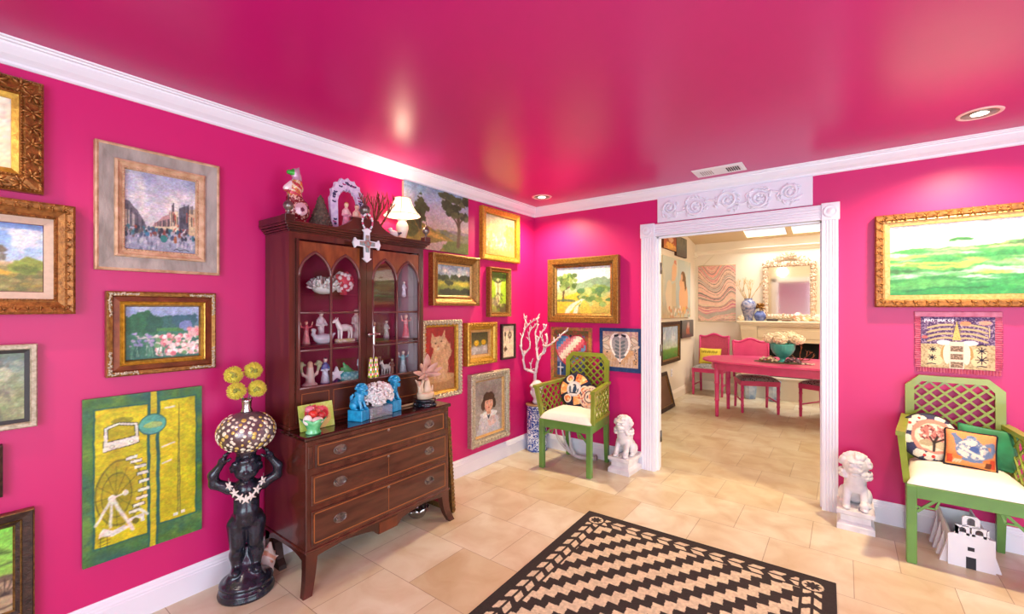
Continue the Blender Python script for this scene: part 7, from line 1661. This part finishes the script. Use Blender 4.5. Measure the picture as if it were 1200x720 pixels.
# ================================================================== DINING ROOM
PNK = mat('coral_pink_lacquer', 'D83E7C', .35, col2='CC3470', vscale=8, coat=.15)
PNKC = mat('pink_cane', 'C84A68', .6, col2='B03A58', vscale=90, bump=.2, bscale=200)
SPOT = bpy.data.materials.new('spotted_upholstery'); SPOT.use_nodes = True
N = SPOT.node_tree.nodes; Lk = SPOT.node_tree.links; p = N['Principled BSDF']; p.inputs['Roughness'].default_value = .9
tc = N.new('ShaderNodeTexCoord'); v = N.new('ShaderNodeTexVoronoi'); v.inputs['Scale'].default_value = 38; Lk.new(tc.outputs['Object'], v.inputs['Vector'])
rp = N.new('ShaderNodeValToRGB'); e = rp.color_ramp.elements; e[0].position = .30; e[0].color = C4('2E2A30'); e[1].position = .42; e[1].color = C4('9A948E'); Lk.new(v.outputs['Distance'], rp.inputs[0]); Lk.new(rp.outputs[0], p.inputs['Base Color'])
def oval(cx, cy, a, b, n=64, ex=2.6):
    return [(cx+a*math.copysign(abs(math.cos(2*PI*k/n))**(2/ex), math.cos(2*PI*k/n)), cy+b*math.copysign(abs(math.sin(2*PI*k/n))**(2/ex), math.sin(2*PI*k/n))) for k in range(n)]
TX, TY = 2.12, 2.63
t = thing('dining_table', 'long coral pink oval dining table beyond the doorway', 'table', (TX, TY, 0))
m = MB(); a, b = 1.10, .565
for s0, s1, z0, z1 in ((.985, 1, .708, .714), (1, 1, .714, .730), (1, .992, .730, .735)):
    P0_ = oval(0, 0, a*s0, b*s0); P1_ = oval(0, 0, a*s1, b*s1); n = len(P0_); m.add([(x, y, z0) for x, y in P0_]+[(x, y, z1) for x, y in P1_], [(i, (i+1) % n, n+(i+1) % n, n+i) for i in range(n)])
m.add([(x, y, .735) for x, y in oval(0, 0, a*.992, b*.992)], [tuple(range(64))]); m.add([(x, y, .708) for x, y in oval(0, 0, a*.985, b*.985)], [tuple(reversed(range(64)))]); m.build('tabletop', PNK, t)
m = MB(); P0_ = oval(0, 0, a*.90, b*.86); P1_ = oval(0, 0, a*.88, b*.82); n = 64
m.add([(x, y, z) for z in (.612, .708) for x, y in P0_]+[(x, y, z) for z in (.612, .708) for x, y in P1_], [(i, (i+1) % n, n+(i+1) % n, n+i) for i in range(n)]+[(2*n+(i+1) % n, 2*n+i, 3*n+i, 3*n+(i+1) % n) for i in range(n)]+[((i+1) % n, i, 2*n+i, 2*n+(i+1) % n) for i in range(n)]); m.build('apron', PNK, t)
for x, y in ((1.236, 2.376), (1.262, 2.93), (2.98, 2.33), (2.98, 2.93)):
    m = MB(); m.lathe([(.020, 0), (.022, .02), (.024, .20), (.030, .206), (.030, .222), (.025, .23), (.028, .42), (.034, .426), (.034, .442), (.029, .45), (.034, .60), (.036, .66), (.036, .709)], 16); m.build('leg', PNK, t, (x-TX, y-TY, 0))
def pink_chair(label, loc, rotz, panel=PNKC):
    t = thing('dining_chair', label, 'chair', loc, rotz, 'pink dining chairs around the table')
    FW, BW2, D = .235, .222, .44
    def bam(h, r): 
        pr = [(r*.8, 0), (r*.92, .01)]
        for k in range(1, 4): z = h*k/4; pr += [(r, z-.012), (r*1.22, z-.005), (r*1.22, z+.005), (r, z+.012)]
        return pr+[(r*1.05, h)]
    for s in (-1, 1):
        m = MB(); m.lathe(bam(.40, .0185), 12); m.build('leg', PNK, t, (s*(FW-.02), -D+.02, 0))
        m = MB(); m.tube([(s*(BW2-.02), .012, 0), (s*(BW2-.02), -.006, .22), (s*(BW2-.02), -.010, .42)], [.017, .019, .021], 10); m.build('leg', PNK, t)
        m = MB(); m.tube([(s*(FW-.02), -D+.02, .155), (s*(BW2-.02), 0, .155)], .010, 8); m.build('stretcher', PNK, t)
    m = MB(); m.box((-FW, -D, .365), (FW, -D+.03, .43), bev=.004); m.bar((-FW+.013, -D+.02, .3975), (-BW2+.013, 0, .3975), .065, .026, up=(1, 0, 0)); m.bar((FW-.013, -D+.02, .3975), (BW2-.013, 0, .3975), .065, .026, up=(1, 0, 0)); m.box((-BW2, -.025, .365), (BW2, .005, .43)); m.build('seat_frame', PNK, t)
    n = 16; V = []
    for j in range(n+1):
        for i in range(n+1):
            u = -1+2*i/n; v = -1+2*j/n; hw = FW+(BW2-FW)*(v+1)/2; V.append((u*hw, -D+(D-.02)*(v+1)/2, .430+.050*((1-abs(u)**4)*(1-abs(v)**4))**.45))
    Q = [(j*(n+1)+i, j*(n+1)+i+1, (j+1)*(n+1)+i+1, (j+1)*(n+1)+i) for j in range(n) for i in range(n)]
    m = MB(); m.add(V, Q, 0, True); rim = list(range(n+1))+[(k+1)*(n+1)+n for k in range(n)]+[n*(n+1)+n-1-k for k in range(n)]+[(n-1-k)*(n+1) for k in range(n-1)]; m.add([V[i] for i in rim], [tuple(reversed(range(len(rim))))]); m.build('seat', SPOT, t)
    top = lambda x: .930+.045*(.5+.5*math.cos(min(1, abs(x)/.15)*PI))+.012*max(0, (abs(x)-.17)/.06)
    xs = np.linspace(-BW2-.008, BW2+.008, 31); yb = lambda z: -.006+.055*max(0, (z-.43)/.55)**1.3
    m = MB()
    def tubz(pts, r): m.tube([(x, yb(z), z) for x, z in pts], r, 8)
    tubz([(-BW2+.0, .42), (-BW2, .6), (-BW2, .78), (-BW2-.004, top(BW2)-.006)], .016); tubz([(BW2, .42), (BW2, .6), (BW2, .78), (BW2+.004, top(BW2)-.006)], .016); tubz([(x, top(x)-.012) for x in xs], .017); tubz([(-BW2, .52), (BW2, .52)], .014); bk = m.build('backrest', PNK, t)
    m = MB(); n = len(xs); rows = np.linspace(0, 1, 9); vs = []
    for q in rows:
        for x in xs: z = .52+(top(x)-.012-.52)*q; vs += [(x*.97, yb(z)-.004, z), (x*.97, yb(z)+.004, z)]
    fs = []
    for r_ in range(8):
        for i in range(n-1):
            a_ = (r_*n+i)*2; b_ = a_+2; c_ = a_+2*n; d_ = c_+2; fs += [(a_, b_, d_, c_), (a_+1, c_+1, d_+1, b_+1)]
    m.add(vs, fs, 0, True); m.build('cane_panel', panel, bk)
    return t
pink_chair('pink dining chair with a yellow cushion in the far left dining room corner', (.805, 4.145, 0), 0)
pink_chair('pink dining chair pushed under the table in front of the fireplace', (1.496, 3.255, 0), math.radians(23), PNK)
pink_chair('pink dining chair half hidden by the right side of the doorway', (2.48, 3.305, 0), math.radians(-27), PNK)
def pp_yellow(c):
    c.mix(np.ones_like(c.X), 'E8CE4A'); c.tex(.06, 20)
    for k, x in enumerate((.12, .2, .30, .40, .50, .60, .70, .79)): c.line([(x, .70), (x+.035*(k % 2), .84)], .012, '7A6A1E', .8); c.line([(x, .77), (x+.05, .77)], .010, '8A7A22', .7); c.line([(x+.05, .71), (x+.05, .83)], .010, '8A7A22', .6)
pillow('lettered_cushion', 'yellow cushion with dark lettering on the far left pink dining chair', 'square', .33, .25, .09, pp_yellow, (.775, 4.03, .603), .18, 0, 0, piping='D0B43A', seed=51, cell=.008)

# ---- centrepiece
ZB = .735
t = thing('footed_bowl', 'turquoise fluted footed bowl in the middle of the pink table', 'bowl', (1.945, 2.56, ZB))
m = MB(); m.lathe([(.0, .002), (.052, .0), (.056, .006), (.040, .018), (.030, .035), (.034, .05), (.07, .075), (.105, .115), (.128, .165), (.136, .215), (.140, .225), (.134, .224), (.12, .16), (.08, .09), (0, .07)], 72, flute=.018, nfl=24); m.build('bowl', mat('turquoise_pottery', '4FB8AE', .3, col2='3AA096', vscale=12), t)
HYD = mat('cream_hydrangea', 'F4E8D0', .8, col2='E8D2B0', vscale=50)
for dx, dy, dz, r, lb in ((-.135, -.02, .290, .075, 'cream hydrangea head at the left of the turquoise bowl'), (-.02, -.07, .285, .078, 'cream hydrangea head in the front middle of the turquoise bowl'), (.075, .0, .315, .082, 'cream hydrangea head standing highest in the turquoise bowl'), (.158, -.03, .285, .072, 'cream hydrangea head at the right of the turquoise bowl'), (-.05, .06, .305, .075, 'cream hydrangea head at the back of the turquoise bowl')):
    t = thing('hydrangea', lb, 'flower', (1.945+dx, 2.56+dy, ZB+dz)); m = MB(); rnd = random.Random(int(abs(dx)*1e4)); m.ell((0, 0, 0), (r*.92, r*.92, r*.72), 14, 10)
    for k in range(120):
        d = Vector((rnd.gauss(0, 1), rnd.gauss(0, 1), rnd.gauss(0, 1))).normalized(); Mx = Matrix.Translation((d.x*r, d.y*r, d.z*r*.8)) @ d.to_track_quat('Z', 'Y').to_matrix().to_4x4(); m.ell((0, 0, 0), (.013, .013, .007), 6, 4, M=Mx)
    m.build('florets', HYD, t); m = MB(); m.tube([(0, 0, -r*.5), (-dx*.5, -dy*.5, -.13)], .004, 6); m.build('stem', mat('green_stem', '5A7A3A', .6), t)
t = thing('woven_mat', 'dark woven mat under the shells and bowl on the pink table', 'mat', (1.93, 2.50, ZB))
m = MB(); m.prism(oval(0, 0, .29, .17, 40, 2), .0003, .004, 'z'); m.build('mat', mat('woven_brown', '6A5A44', .9, col2='4A3E30', vscale=70, bump=.4), t)
def lump(name, label, cat, loc, cols, n, R, r, seed):
    t = thing(name, label, cat, loc); m = MB(); m2 = MB(); rnd = random.Random(seed)
    for k in range(n):
        x, y = rnd.uniform(-1, 1)*R[0], rnd.uniform(-1, 1)*R[1]; z = rnd.uniform(.4, 1)*R[2]*max(.2, 1-(x/R[0])**2*.7); Mx = Matrix.Translation((x, y, max(r*.6, z))) @ Matrix.Rotation(rnd.uniform(-1, 1), 4, 'X') @ Matrix.Rotation(rnd.uniform(0, 3), 4, 'Z'); (m if k % 2 else m2).ell((0, 0, 0), (r*rnd.uniform(.8, 1.5), r*rnd.uniform(.6, 1), r*.6), 7, 5, M=Mx)
    m.build('shells', mat(name+cols[0], cols[0], .6, var=.3, vscale=60), t); m2.build('inner_shells', mat(name+cols[1], cols[1], .6, var=.3, vscale=60), t); return t
lump('shell_heap', 'cream and brown shell heap left of the turquoise bowl', 'shells', (1.80, 2.50, ZB+.004), ('E6D2B0', '9A6A44'), 40, (.085, .06, .065), .018, 1)
lump('mauve_shells', 'mauve shell heap in front of the turquoise bowl', 'shells', (2.055, 2.475, ZB+.004), ('8A6A78', '5E4650'), 36, (.075, .06, .06), .018, 2)
for x, y, r_ in ((2.165, 2.40, 1), (2.205, 2.44, 2), (2.235, 2.395, 3), (2.262, 2.43, 4)):
    t = thing('small_shell', 'small pale shell lying loose on the pink table right of the mat', 'shell', (x, y, ZB), r_, 'loose shells on the pink table'); sculpt('shell', [E((0, 0, .009), (.018, .014, .010)), K((.008, 0, .009), (.026, 0, .006), .008, .003), E((-.006, .004, .013), (.008, .008, .006))], .0022, .005, mat('pale_shell', 'E8DCD0', .5, col2='B89A84', vscale=60), t)
t = thing('twig_coral', 'orange brown twig coral behind the bowl on the pink table', 'coral', (2.11, 2.72, ZB)); m = MB(); rnd = random.Random(6)
for d in ((-.8, 0, .5), (.8, .1, .5), (.2, .3, .9), (1, -.3, .25)): branchy(m, Vector((0, 0, .01)), Vector(d), .09, .007, 2, rnd, .8)
m.build('branches', mat('orange_twig', '9A5A34', .7, col2='6A3A24', vscale=40), t)

# ---- fireplace
MNT = mat('cream_mantel', 'E8D6B4', .5, var=.04, vscale=6); FIREBLK = mat('firebox_black', '0E0B0B', .9, var=.3, vscale=10)  # near-black, slightly mottled colour for the inside of the firebox
t = thing('fireplace', 'cream fireplace with mantel shelf and raised hearth behind the pink table', 'fireplace', (2.05, DY, 0))
m = MB(); x0, x1 = 1.21-2.05, 2.89-2.05; f0, f1 = 1.455-2.05, 2.645-2.05
m.box((x0-.04, -.30, 1.165), (x1+.04, 0, 1.195), bev=.004); m.box((x0-.02, -.28, 1.140), (x1+.02, 0, 1.165), bev=.004); m.box((x0, -.255, 1.115), (x1, 0, 1.140), bev=.004); m.build('mantel_shelf', MNT, t)
m = MB(); m.box((f0-.02, -.20, .89), (f1+.02, 0, 1.115)); m.box((f0, -.215, .93), (f1, -.2, 1.06), bev=.004); m.box((f0-.02, -.21, .872), (f1+.02, -.1, .892), bev=.003); m.build('lintel', MNT, t)
for s, a, b in ((-1, x0+.03, f0), (1, f1, x1-.03)):
    m = MB(); m.box((a, -.22, .34), (b, 0, 1.115)); m.box((a-.02, -.245, 1.05), (b+.0, 0, 1.115), bev=.004); m.prism([(-.245, 1.05), (-.22, .93), (0, .93), (0, 1.05)], a-.01, b, 'x'); m.box((a-.015, -.235, .34), (b+.0, 0, .42), bev=.004); m.box((a+.03, -.228, .46), (b-.03, -.22, .90), bev=.003); m.build('pilaster', MNT, t)
m = MB(); m.box((f0, -.02, .34), (f1, -.005, .89)); m.box((f0, -.2, .34), (f0+.01, 0, .89)); m.box((f1-.01, -.2, .34), (f1, 0, .89)); m.box((f0, -.2, .335), (f1, 0, .343)); m.build('firebox', FIREBLK, t)
m = MB(); m.box((x0-.02, -.30, 0), (x1+.02, 0, .31)); m.box((x0-.04, -.325, .31), (x1+.04, 0, .338), bev=.004); m.build('hearth', mat('cream_hearth', 'E2D8C6', .5, var=.05, vscale=5), t)
t = thing('andiron', 'small metal andiron standing in the black firebox', 'andiron', (2.20, DY-.12, .343)); m = MB()
m.box((-.10, -.01, .0), (.10, .01, .014)); m.tube([(-.03, 0, .01), (-.03, 0, .16), (-.018, 0, .175), (.018, 0, .175), (.03, 0, .16), (.03, 0, .01)], .008, 8); m.build('andiron', mat('pewter_iron', '8A7E70', .4, .7), t)
MZ = 1.195
# ---- mirror with coral encrusted frame
t = thing('coral_mirror', 'arched mirror in a cream coral encrusted frame over the mantel', 'mirror', (1.86, DY-.035, MZ+.02))
m = MB(); m.box((-.355, -.005, .03), (.355, .02, .90), bev=.003); m.build('backing', MNT, t)
mm = bpy.data.materials.new('mirror_silvering'); mm.use_nodes = True; q = mm.node_tree.nodes['Principled BSDF']; q.inputs['Metallic'].default_value = 1; q.inputs['Roughness'].default_value = .06; q.inputs['Base Color'].default_value = (.93, .90, .84, 1)
m = MB(); m.box((-.272, -.012, .075), (.272, -.006, .828)); m.build('glass', mm, t)
m = MB(); rnd = random.Random(31); CRS = mat('coral_crust', 'F0E2C8', .8, col2='CFA88A', vscale=60, bump=.4, bscale=120)
def crust(x, z, dens=1, R=.05):
    m.ell((x, -.012, z), (R, .026, R), 8, 6)
    for k in range(int(9*dens)):
        d = Vector((rnd.uniform(-1, 1), rnd.uniform(-1.2, -.1), rnd.uniform(-1, 1))).normalized(); p_ = Vector((x, -.012, z))+Vector((d.x*R*.9, d.y*.022, d.z*R*.9)); m.tube([p_, p_+d*rnd.uniform(.014, .03)], [.007, .004], 5)
for k in range(14): z = .06+.062*k; crust(-.318, z, 1, .04); crust(.318, z, 1, .04)
for k in range(15): x = -.318+.636*k/14; crust(x, .055, .8, .034); crust(x, .872+.0*x, 1, .045)
for k in range(13): u = -1+2*k/12; crust(u*.26, .90+.085*math.cos(u*PI/2), 1.1, .05); crust(u*.12, .95+.06*math.cos(u*PI/2), 1, .04)
m.build('coral_frame', CRS, t)
# ---- mantel ornaments
t = thing('ginger_jar', 'tall blue and white patterned vase with dried branches on the mantel end', 'vase', (1.322, DY-.16, MZ)); m = MB(); m.lathe([(.0, .003), (.055, 0), (.058, .01), (.062, .05), (.085, .13), (.108, .21), (.112, .25), (.095, .30), (.065, .33), (.058, .345), (.066, .358), (.056, .356), (.05, .33), (0, .3)], 28); m.build('vase', mat('blue_grey_china', 'B8B4C0', .2, col2='4A5A88', vscale=22, coat=.3), t)
t = thing('dried_branches', 'straw coloured dried branches in the patterned mantel vase', 'branches', (1.322, DY-.16, MZ+.32)); m = MB(); rnd = random.Random(9)
for d in ((-.7, -.1, 1), (-.35, .1, 1), (0, 0, 1), (.3, -.1, 1), (.6, 0, 1), (-.55, .1, .8), (.15, .15, 1)): branchy(m, Vector((d[0]*.03, 0, 0)), Vector(d), .17, .0065, 3, rnd, .55, fall=.62)
m.build('twigs', mat('straw_twig', 'D8B878', .8, col2='B8925A', vscale=20), t)
t = thing('round_vase', 'small dark blue round vase holding a brass sunburst flower on the mantel', 'vase', (1.488, DY-.19, MZ)); m = MB(); m.lathe([(.0, .003), (.05, 0), (.055, .008), (.082, .05), (.086, .085), (.07, .125), (.045, .15), (.05, .158), (.04, .156), (0, .13)], 28); m.build('vase', mat('indigo_china', '3A4C8A', .2, col2='6A7AB0', vscale=18, coat=.3), t)
t = thing('brass_flower', 'gold sunburst pod flower in the small blue mantel vase', 'flower', (1.488, DY-.19, MZ+.15)); m = MB(); rnd = random.Random(3)
m.ell((0, 0, .07), (.03, .03, .026), 10, 8)
for k in range(26):
    d = Vector((rnd.uniform(-1, 1), rnd.uniform(-1, 1), rnd.uniform(-.4, 1))).normalized(); Mx = Matrix.Translation(Vector((0, 0, .07))+d*.045) @ d.to_track_quat('Z', 'Y').to_matrix().to_4x4(); m.ell((0, 0, 0), (.012, .012, .036), 6, 5, M=Mx)
m.tube([(0, 0, 0), (0, 0, .06)], .006, 6); m.build('petals', mat('antique_brass_petal', 'A8742A', .4, .5, col2='6E4414', vscale=20), t)
def shellthing(label, x, w_, h_, cols, seed, dy=.17, name='mantel_shell'):
    t = thing(name, label, 'shell', (x, DY-dy, MZ)); rnd = random.Random(seed); pr = [E((0, 0, h_*.42), (w_*.42, .035, h_*.42))]
    for k in range(9): a = PI*(k+.5)/9; pr.append(K((0, 0, h_*.35), (math.cos(a)*w_*.5, rnd.uniform(-.02, .0), h_*.25+math.sin(a)*h_*.72), .016, .008))
    sculpt('shell', pr, .006, .012, GLP, t, colf=lambda V: np.where((fbm(V[:, 0]+V[:, 2], V[:, 1]+V[:, 2], 40, seed, 2) > .52)[:, None], c3(cols[0]), c3(cols[1]))); return t
shellthing('cream fan of coral at the left end of the mantel shelf', 1.225, .10, .09, ('EEDCB8', 'D8BC8E'), 4, .24)
shellthing('peach and white conch shell in front of the mirror on the mantel', 1.985, .13, .14, ('F0E0D0', 'D89A7A'), 5)
shellthing('spiky cream shell fan near the right of the mirror on the mantel', 2.10, .13, .07, ('F2E6CC', 'C8A878'), 6)
shellthing('big pale pink conch shell by the right edge of the doorway on the mantel', 2.24, .17, .12, ('EED8C8', 'E0B8A4'), 7)
for lb, x, w_, c_ in (('dark flat box on the mantel beside the small blue vase', 1.655, .145, '3A2A26'), ('brown flat driftwood piece on the mantel below the mirror', 1.845, .12, '9A7A64')):
    t = thing('mantel_box', lb, 'box', (x, DY-.19, MZ)); m = MB(); m.box((-w_/2, -.045, 0), (w_/2, .045, .026), bev=.006); m.box((-w_/2-.004, -.049, .026), (w_/2+.004, .049, .034), bev=.003); m.build('box', mat('box_'+c_, c_, .5, var=.3, vscale=30), t)
for lb, x in (('pale blue and white ceramic pot on the floor by the hearth, left one', 1.385), ('pale blue and white ceramic pot on the floor by the hearth, right one', 1.70)):
    t = thing('ceramic_pot', lb, 'pot', (x, DY-.42, 0)); m = MB(); m.lathe([(.0, .004), (.07, 0), (.075, .01), (.085, .10), (.09, .26), (.098, .285), (.098, .30), (.086, .30), (.075, .1), (0, .05)], 8, smooth=False); m.build('pot', mat('pale_blue_china', 'C8D4E0', .3, col2='7A9AC0', vscale=9), t)

# ---- pictures and hanging in the dining room
def p_orange(c): c.grad([(0, 'C88A3A'), (.4, 'B0522A'), (1, '8A3A20')]); c.ell(.5, .3, .4, .2, 'E0A848', 1, .5); c.ell(.55, .75, .2, .2, 'D8B090', .9, .5); c.tex(.15, 8)
def p_slate(c): c.grad([(0, '4A3A34'), (.5, '6A6A5E'), (1, '7A7058')]); c.mix((c.n(5)-.5)*4, '3A4A4E', .8); c.tex(.15, 10)
def p_two(c):
    c.grad([(0, 'B8A078'), (.3, 'A8B4AC'), (1, 'C2C8B8')], 'y'); c.mix((c.X > .5)*.6, 'B4C0B8'); c.mix((c.n(3)-.5)*4, 'D8CDAE', .6)
    c.ell(.22, .36, .13, .26, 'D8C8A8', 1, .15); c.poly([(.28, .6), (.30, .85), (.36, .92), (.46, .86), (.45, .72), (.40, .62)], 'E0B488'); c.poly([(.3, .55), (.28, .2), (.44, .2), (.42, .62)], 'C8B894'); c.poly([(.36, .92), (.46, .88), (.44, .96), (.38, .97)], 'C8785A')
    c.line([(.53, .1), (.53, .96)], .02, '9AB0B0', .8)
    c.ell(.72, .34, .17, .30, 'DDA878', 1, .1); c.ell(.66, .58, .10, .10, 'DDA878', 1, .1); c.ell(.70, .72, .085, .09, '7A5A30', 1, .2); c.poly([(.66, .76), (.72, .8), (.8, .72), (.83, .52), (.78, .46), (.74, .6)], '6E5028'); c.ell(.65, .70, .035, .06, 'D8A078', 1)
    c.dabs(60, (.2, 1, 0, .18), .03, ['E8DCCC', 'C8784A', 'D8B048', 'B89A6A', '8AA49A'], .85)
def p_field(c): c.grad([(0, '3E7A34'), (.28, '6A9A4A'), (.32, 'B8C8A8'), (.6, 'A8BCC8'), (1, '9AB0C4')]); c.mix((c.n(4)-.5)*4*(c.Y > .35), 'DCE0DC', .8); c.mix((c.n(6)-.5)*4*(c.Y < .3), 'B86A4A', .5)
def p_fire(c): c.grad([(0, '4A3A34'), (1, '6A6460')]); c.mix((c.n(4)-.5)*4, '4E5A5E', .7); c.ell(.5, .45, .15, .3, 'B0583A', .9, .7); c.ell(.52, .7, .1, .2, 'B8A49A', .8, .6)
def dl_canvas(label, y0, y1, z0, z1, fn, edge, seed, cell=.012, th=.035, name='canvas_painting'):
    t = wall_thing(name, label, 'painting', 'DL', (y0+y1)/2, (z0+z1)/2); m = MB(); w_, h_ = y1-y0, z1-z0; m.box((-w_/2, -h_/2, 0), (w_/2, h_/2, th-.004)); m.build('stretched_canvas', mat('edge_'+edge, edge, .8), t); cv = Cv(w_-.002, h_-.002, cell, seed=seed); fn(cv); canvas_mesh('painted_face', cv, PAINT, t, th, .003)
dl_canvas('small orange and brown canvas at the top left inside the dining room', 2.55, 3.125, 2.262, 2.47, p_orange, '5A2E1A', 61)
dl_canvas('small slate grey canvas beside the orange one high in the dining room', 3.145, 3.69, 2.21, 2.515, p_slate, '4A2A20', 62)
dl_canvas('tall canvas of two standing figures on the dining room side wall', 2.50, 3.90, 1.252, 2.155, p_two, 'D8CCB0', 63)
dl_canvas('small dark canvas with a red streak under the two figure painting', 3.43, 4.08, .918, 1.20, p_fire, '3A2E2A', 64)
picture('framed_picture', 'green field under blue sky in a dark bronze frame, dining room side wall', 'DL', (2.90, .888), .88, .615, [(0, 0), (0, .03), (.01, .04), (.05, .034), (.07, .02), (.07, .008)], [DARKF, GOLDD], p_field, .07, mis=[0, 0, 0, 1, 1], cell=.012, seed=65)
t = thing('leaning_frame', 'dark wooden frame leaning low against the dining room side wall behind the door jamb', 'picture frame', (DX+.15, 2.30, .0), rot=Matrix(((0, -.24, .971), (1, 0, 0), (0, .971, .24))).to_euler())
fo = frame_mesh('frame', .66, .50, [(0, 0), (0, .022), (.01, .028), (.05, .02), (.06, .012), (.06, .004)], [DARKF, GOLDD], t, mis=[0, 0, 0, 1, 1]); fo.location = (0, .25, 0)
m = MB(); m.box((-.28, .045, .002), (.28, .455, .008)); m.build('backing', mat('umber_board', '6A4A34', .7), t)
t = wall_thing('marbled_hanging', 'pink and grey wavy marbled cloth hanging by a cord on the dining room end wall', 'wall hanging', 'DF', .815, 1.650)
cv = Cv(.590, .945, .007, 'E6BCA4', 71); c = cv
ph = c.Y*c.h+.10*np.cos((c.X-.38)*2*PI*1.05)*(.6+.5*c.Y)+.04*np.sin(c.X*9+c.Y*5)+.05*(c.n(2.5)-.5)+.012*(c.n(9)-.5)
q = vnoise(ph*34, 0*ph, 81); q2 = vnoise(ph*60+7, 0*ph, 83); q3 = vnoise(ph*26+19, 0*ph, 85)
c.mix((q-.3)*2.5, 'E89A8C', .9); c.mix((q2-.5)*4, 'DCC2A0', .8); c.mix((np.abs(q3-.5) < .045)*1., '6E6A64', .9); c.mix((np.abs(q-.62) < .05)*1., '8E8A7E', .8); c.mix((q3 > .80)*1., 'A8A092', .8); c.mix((q2 > .86)*1., 'E0708A', .7); c.tex(.05, 30)
canvas_mesh('cloth', cv, mat('marbled_cloth', 'ATTR', .8), t, .018, .006, .004)
m = MB(); m.tube([(-.30, .475, .014), (.30, .475, .014)], .008, 8); m.tube([(-.30, -.475, .014), (.30, -.475, .014)], .007, 8); m.build('rod', mat('pale_rod', 'D8C09A', .5), t)
m = MB(); m.tube([(-.22, .478, .014), (.0, .70, .006), (.22, .478, .014)], .0025, 6); m.ell((0, .702, .004), .008, 8, 6); m.build('cord', mat('linen_cord', 'D8CBB0', .8), t)
t = wall_thing('wall_outlet', 'small white outlet plate low on the dining room side wall', 'outlet', 'DL', 3.0, .42); m = MB(); m.box((-.035, -.057, 0), (.035, .057, .006), bev=.002); m.build('plate', TRIM, t)
m = MB(); 
for z in (-.022, .022): m.box((-.014, z-.014, .006), (.014, z+.014, .008), bev=.002)
m.build('socket', mat('outlet_socket', 'CFC6BA', .5), t)
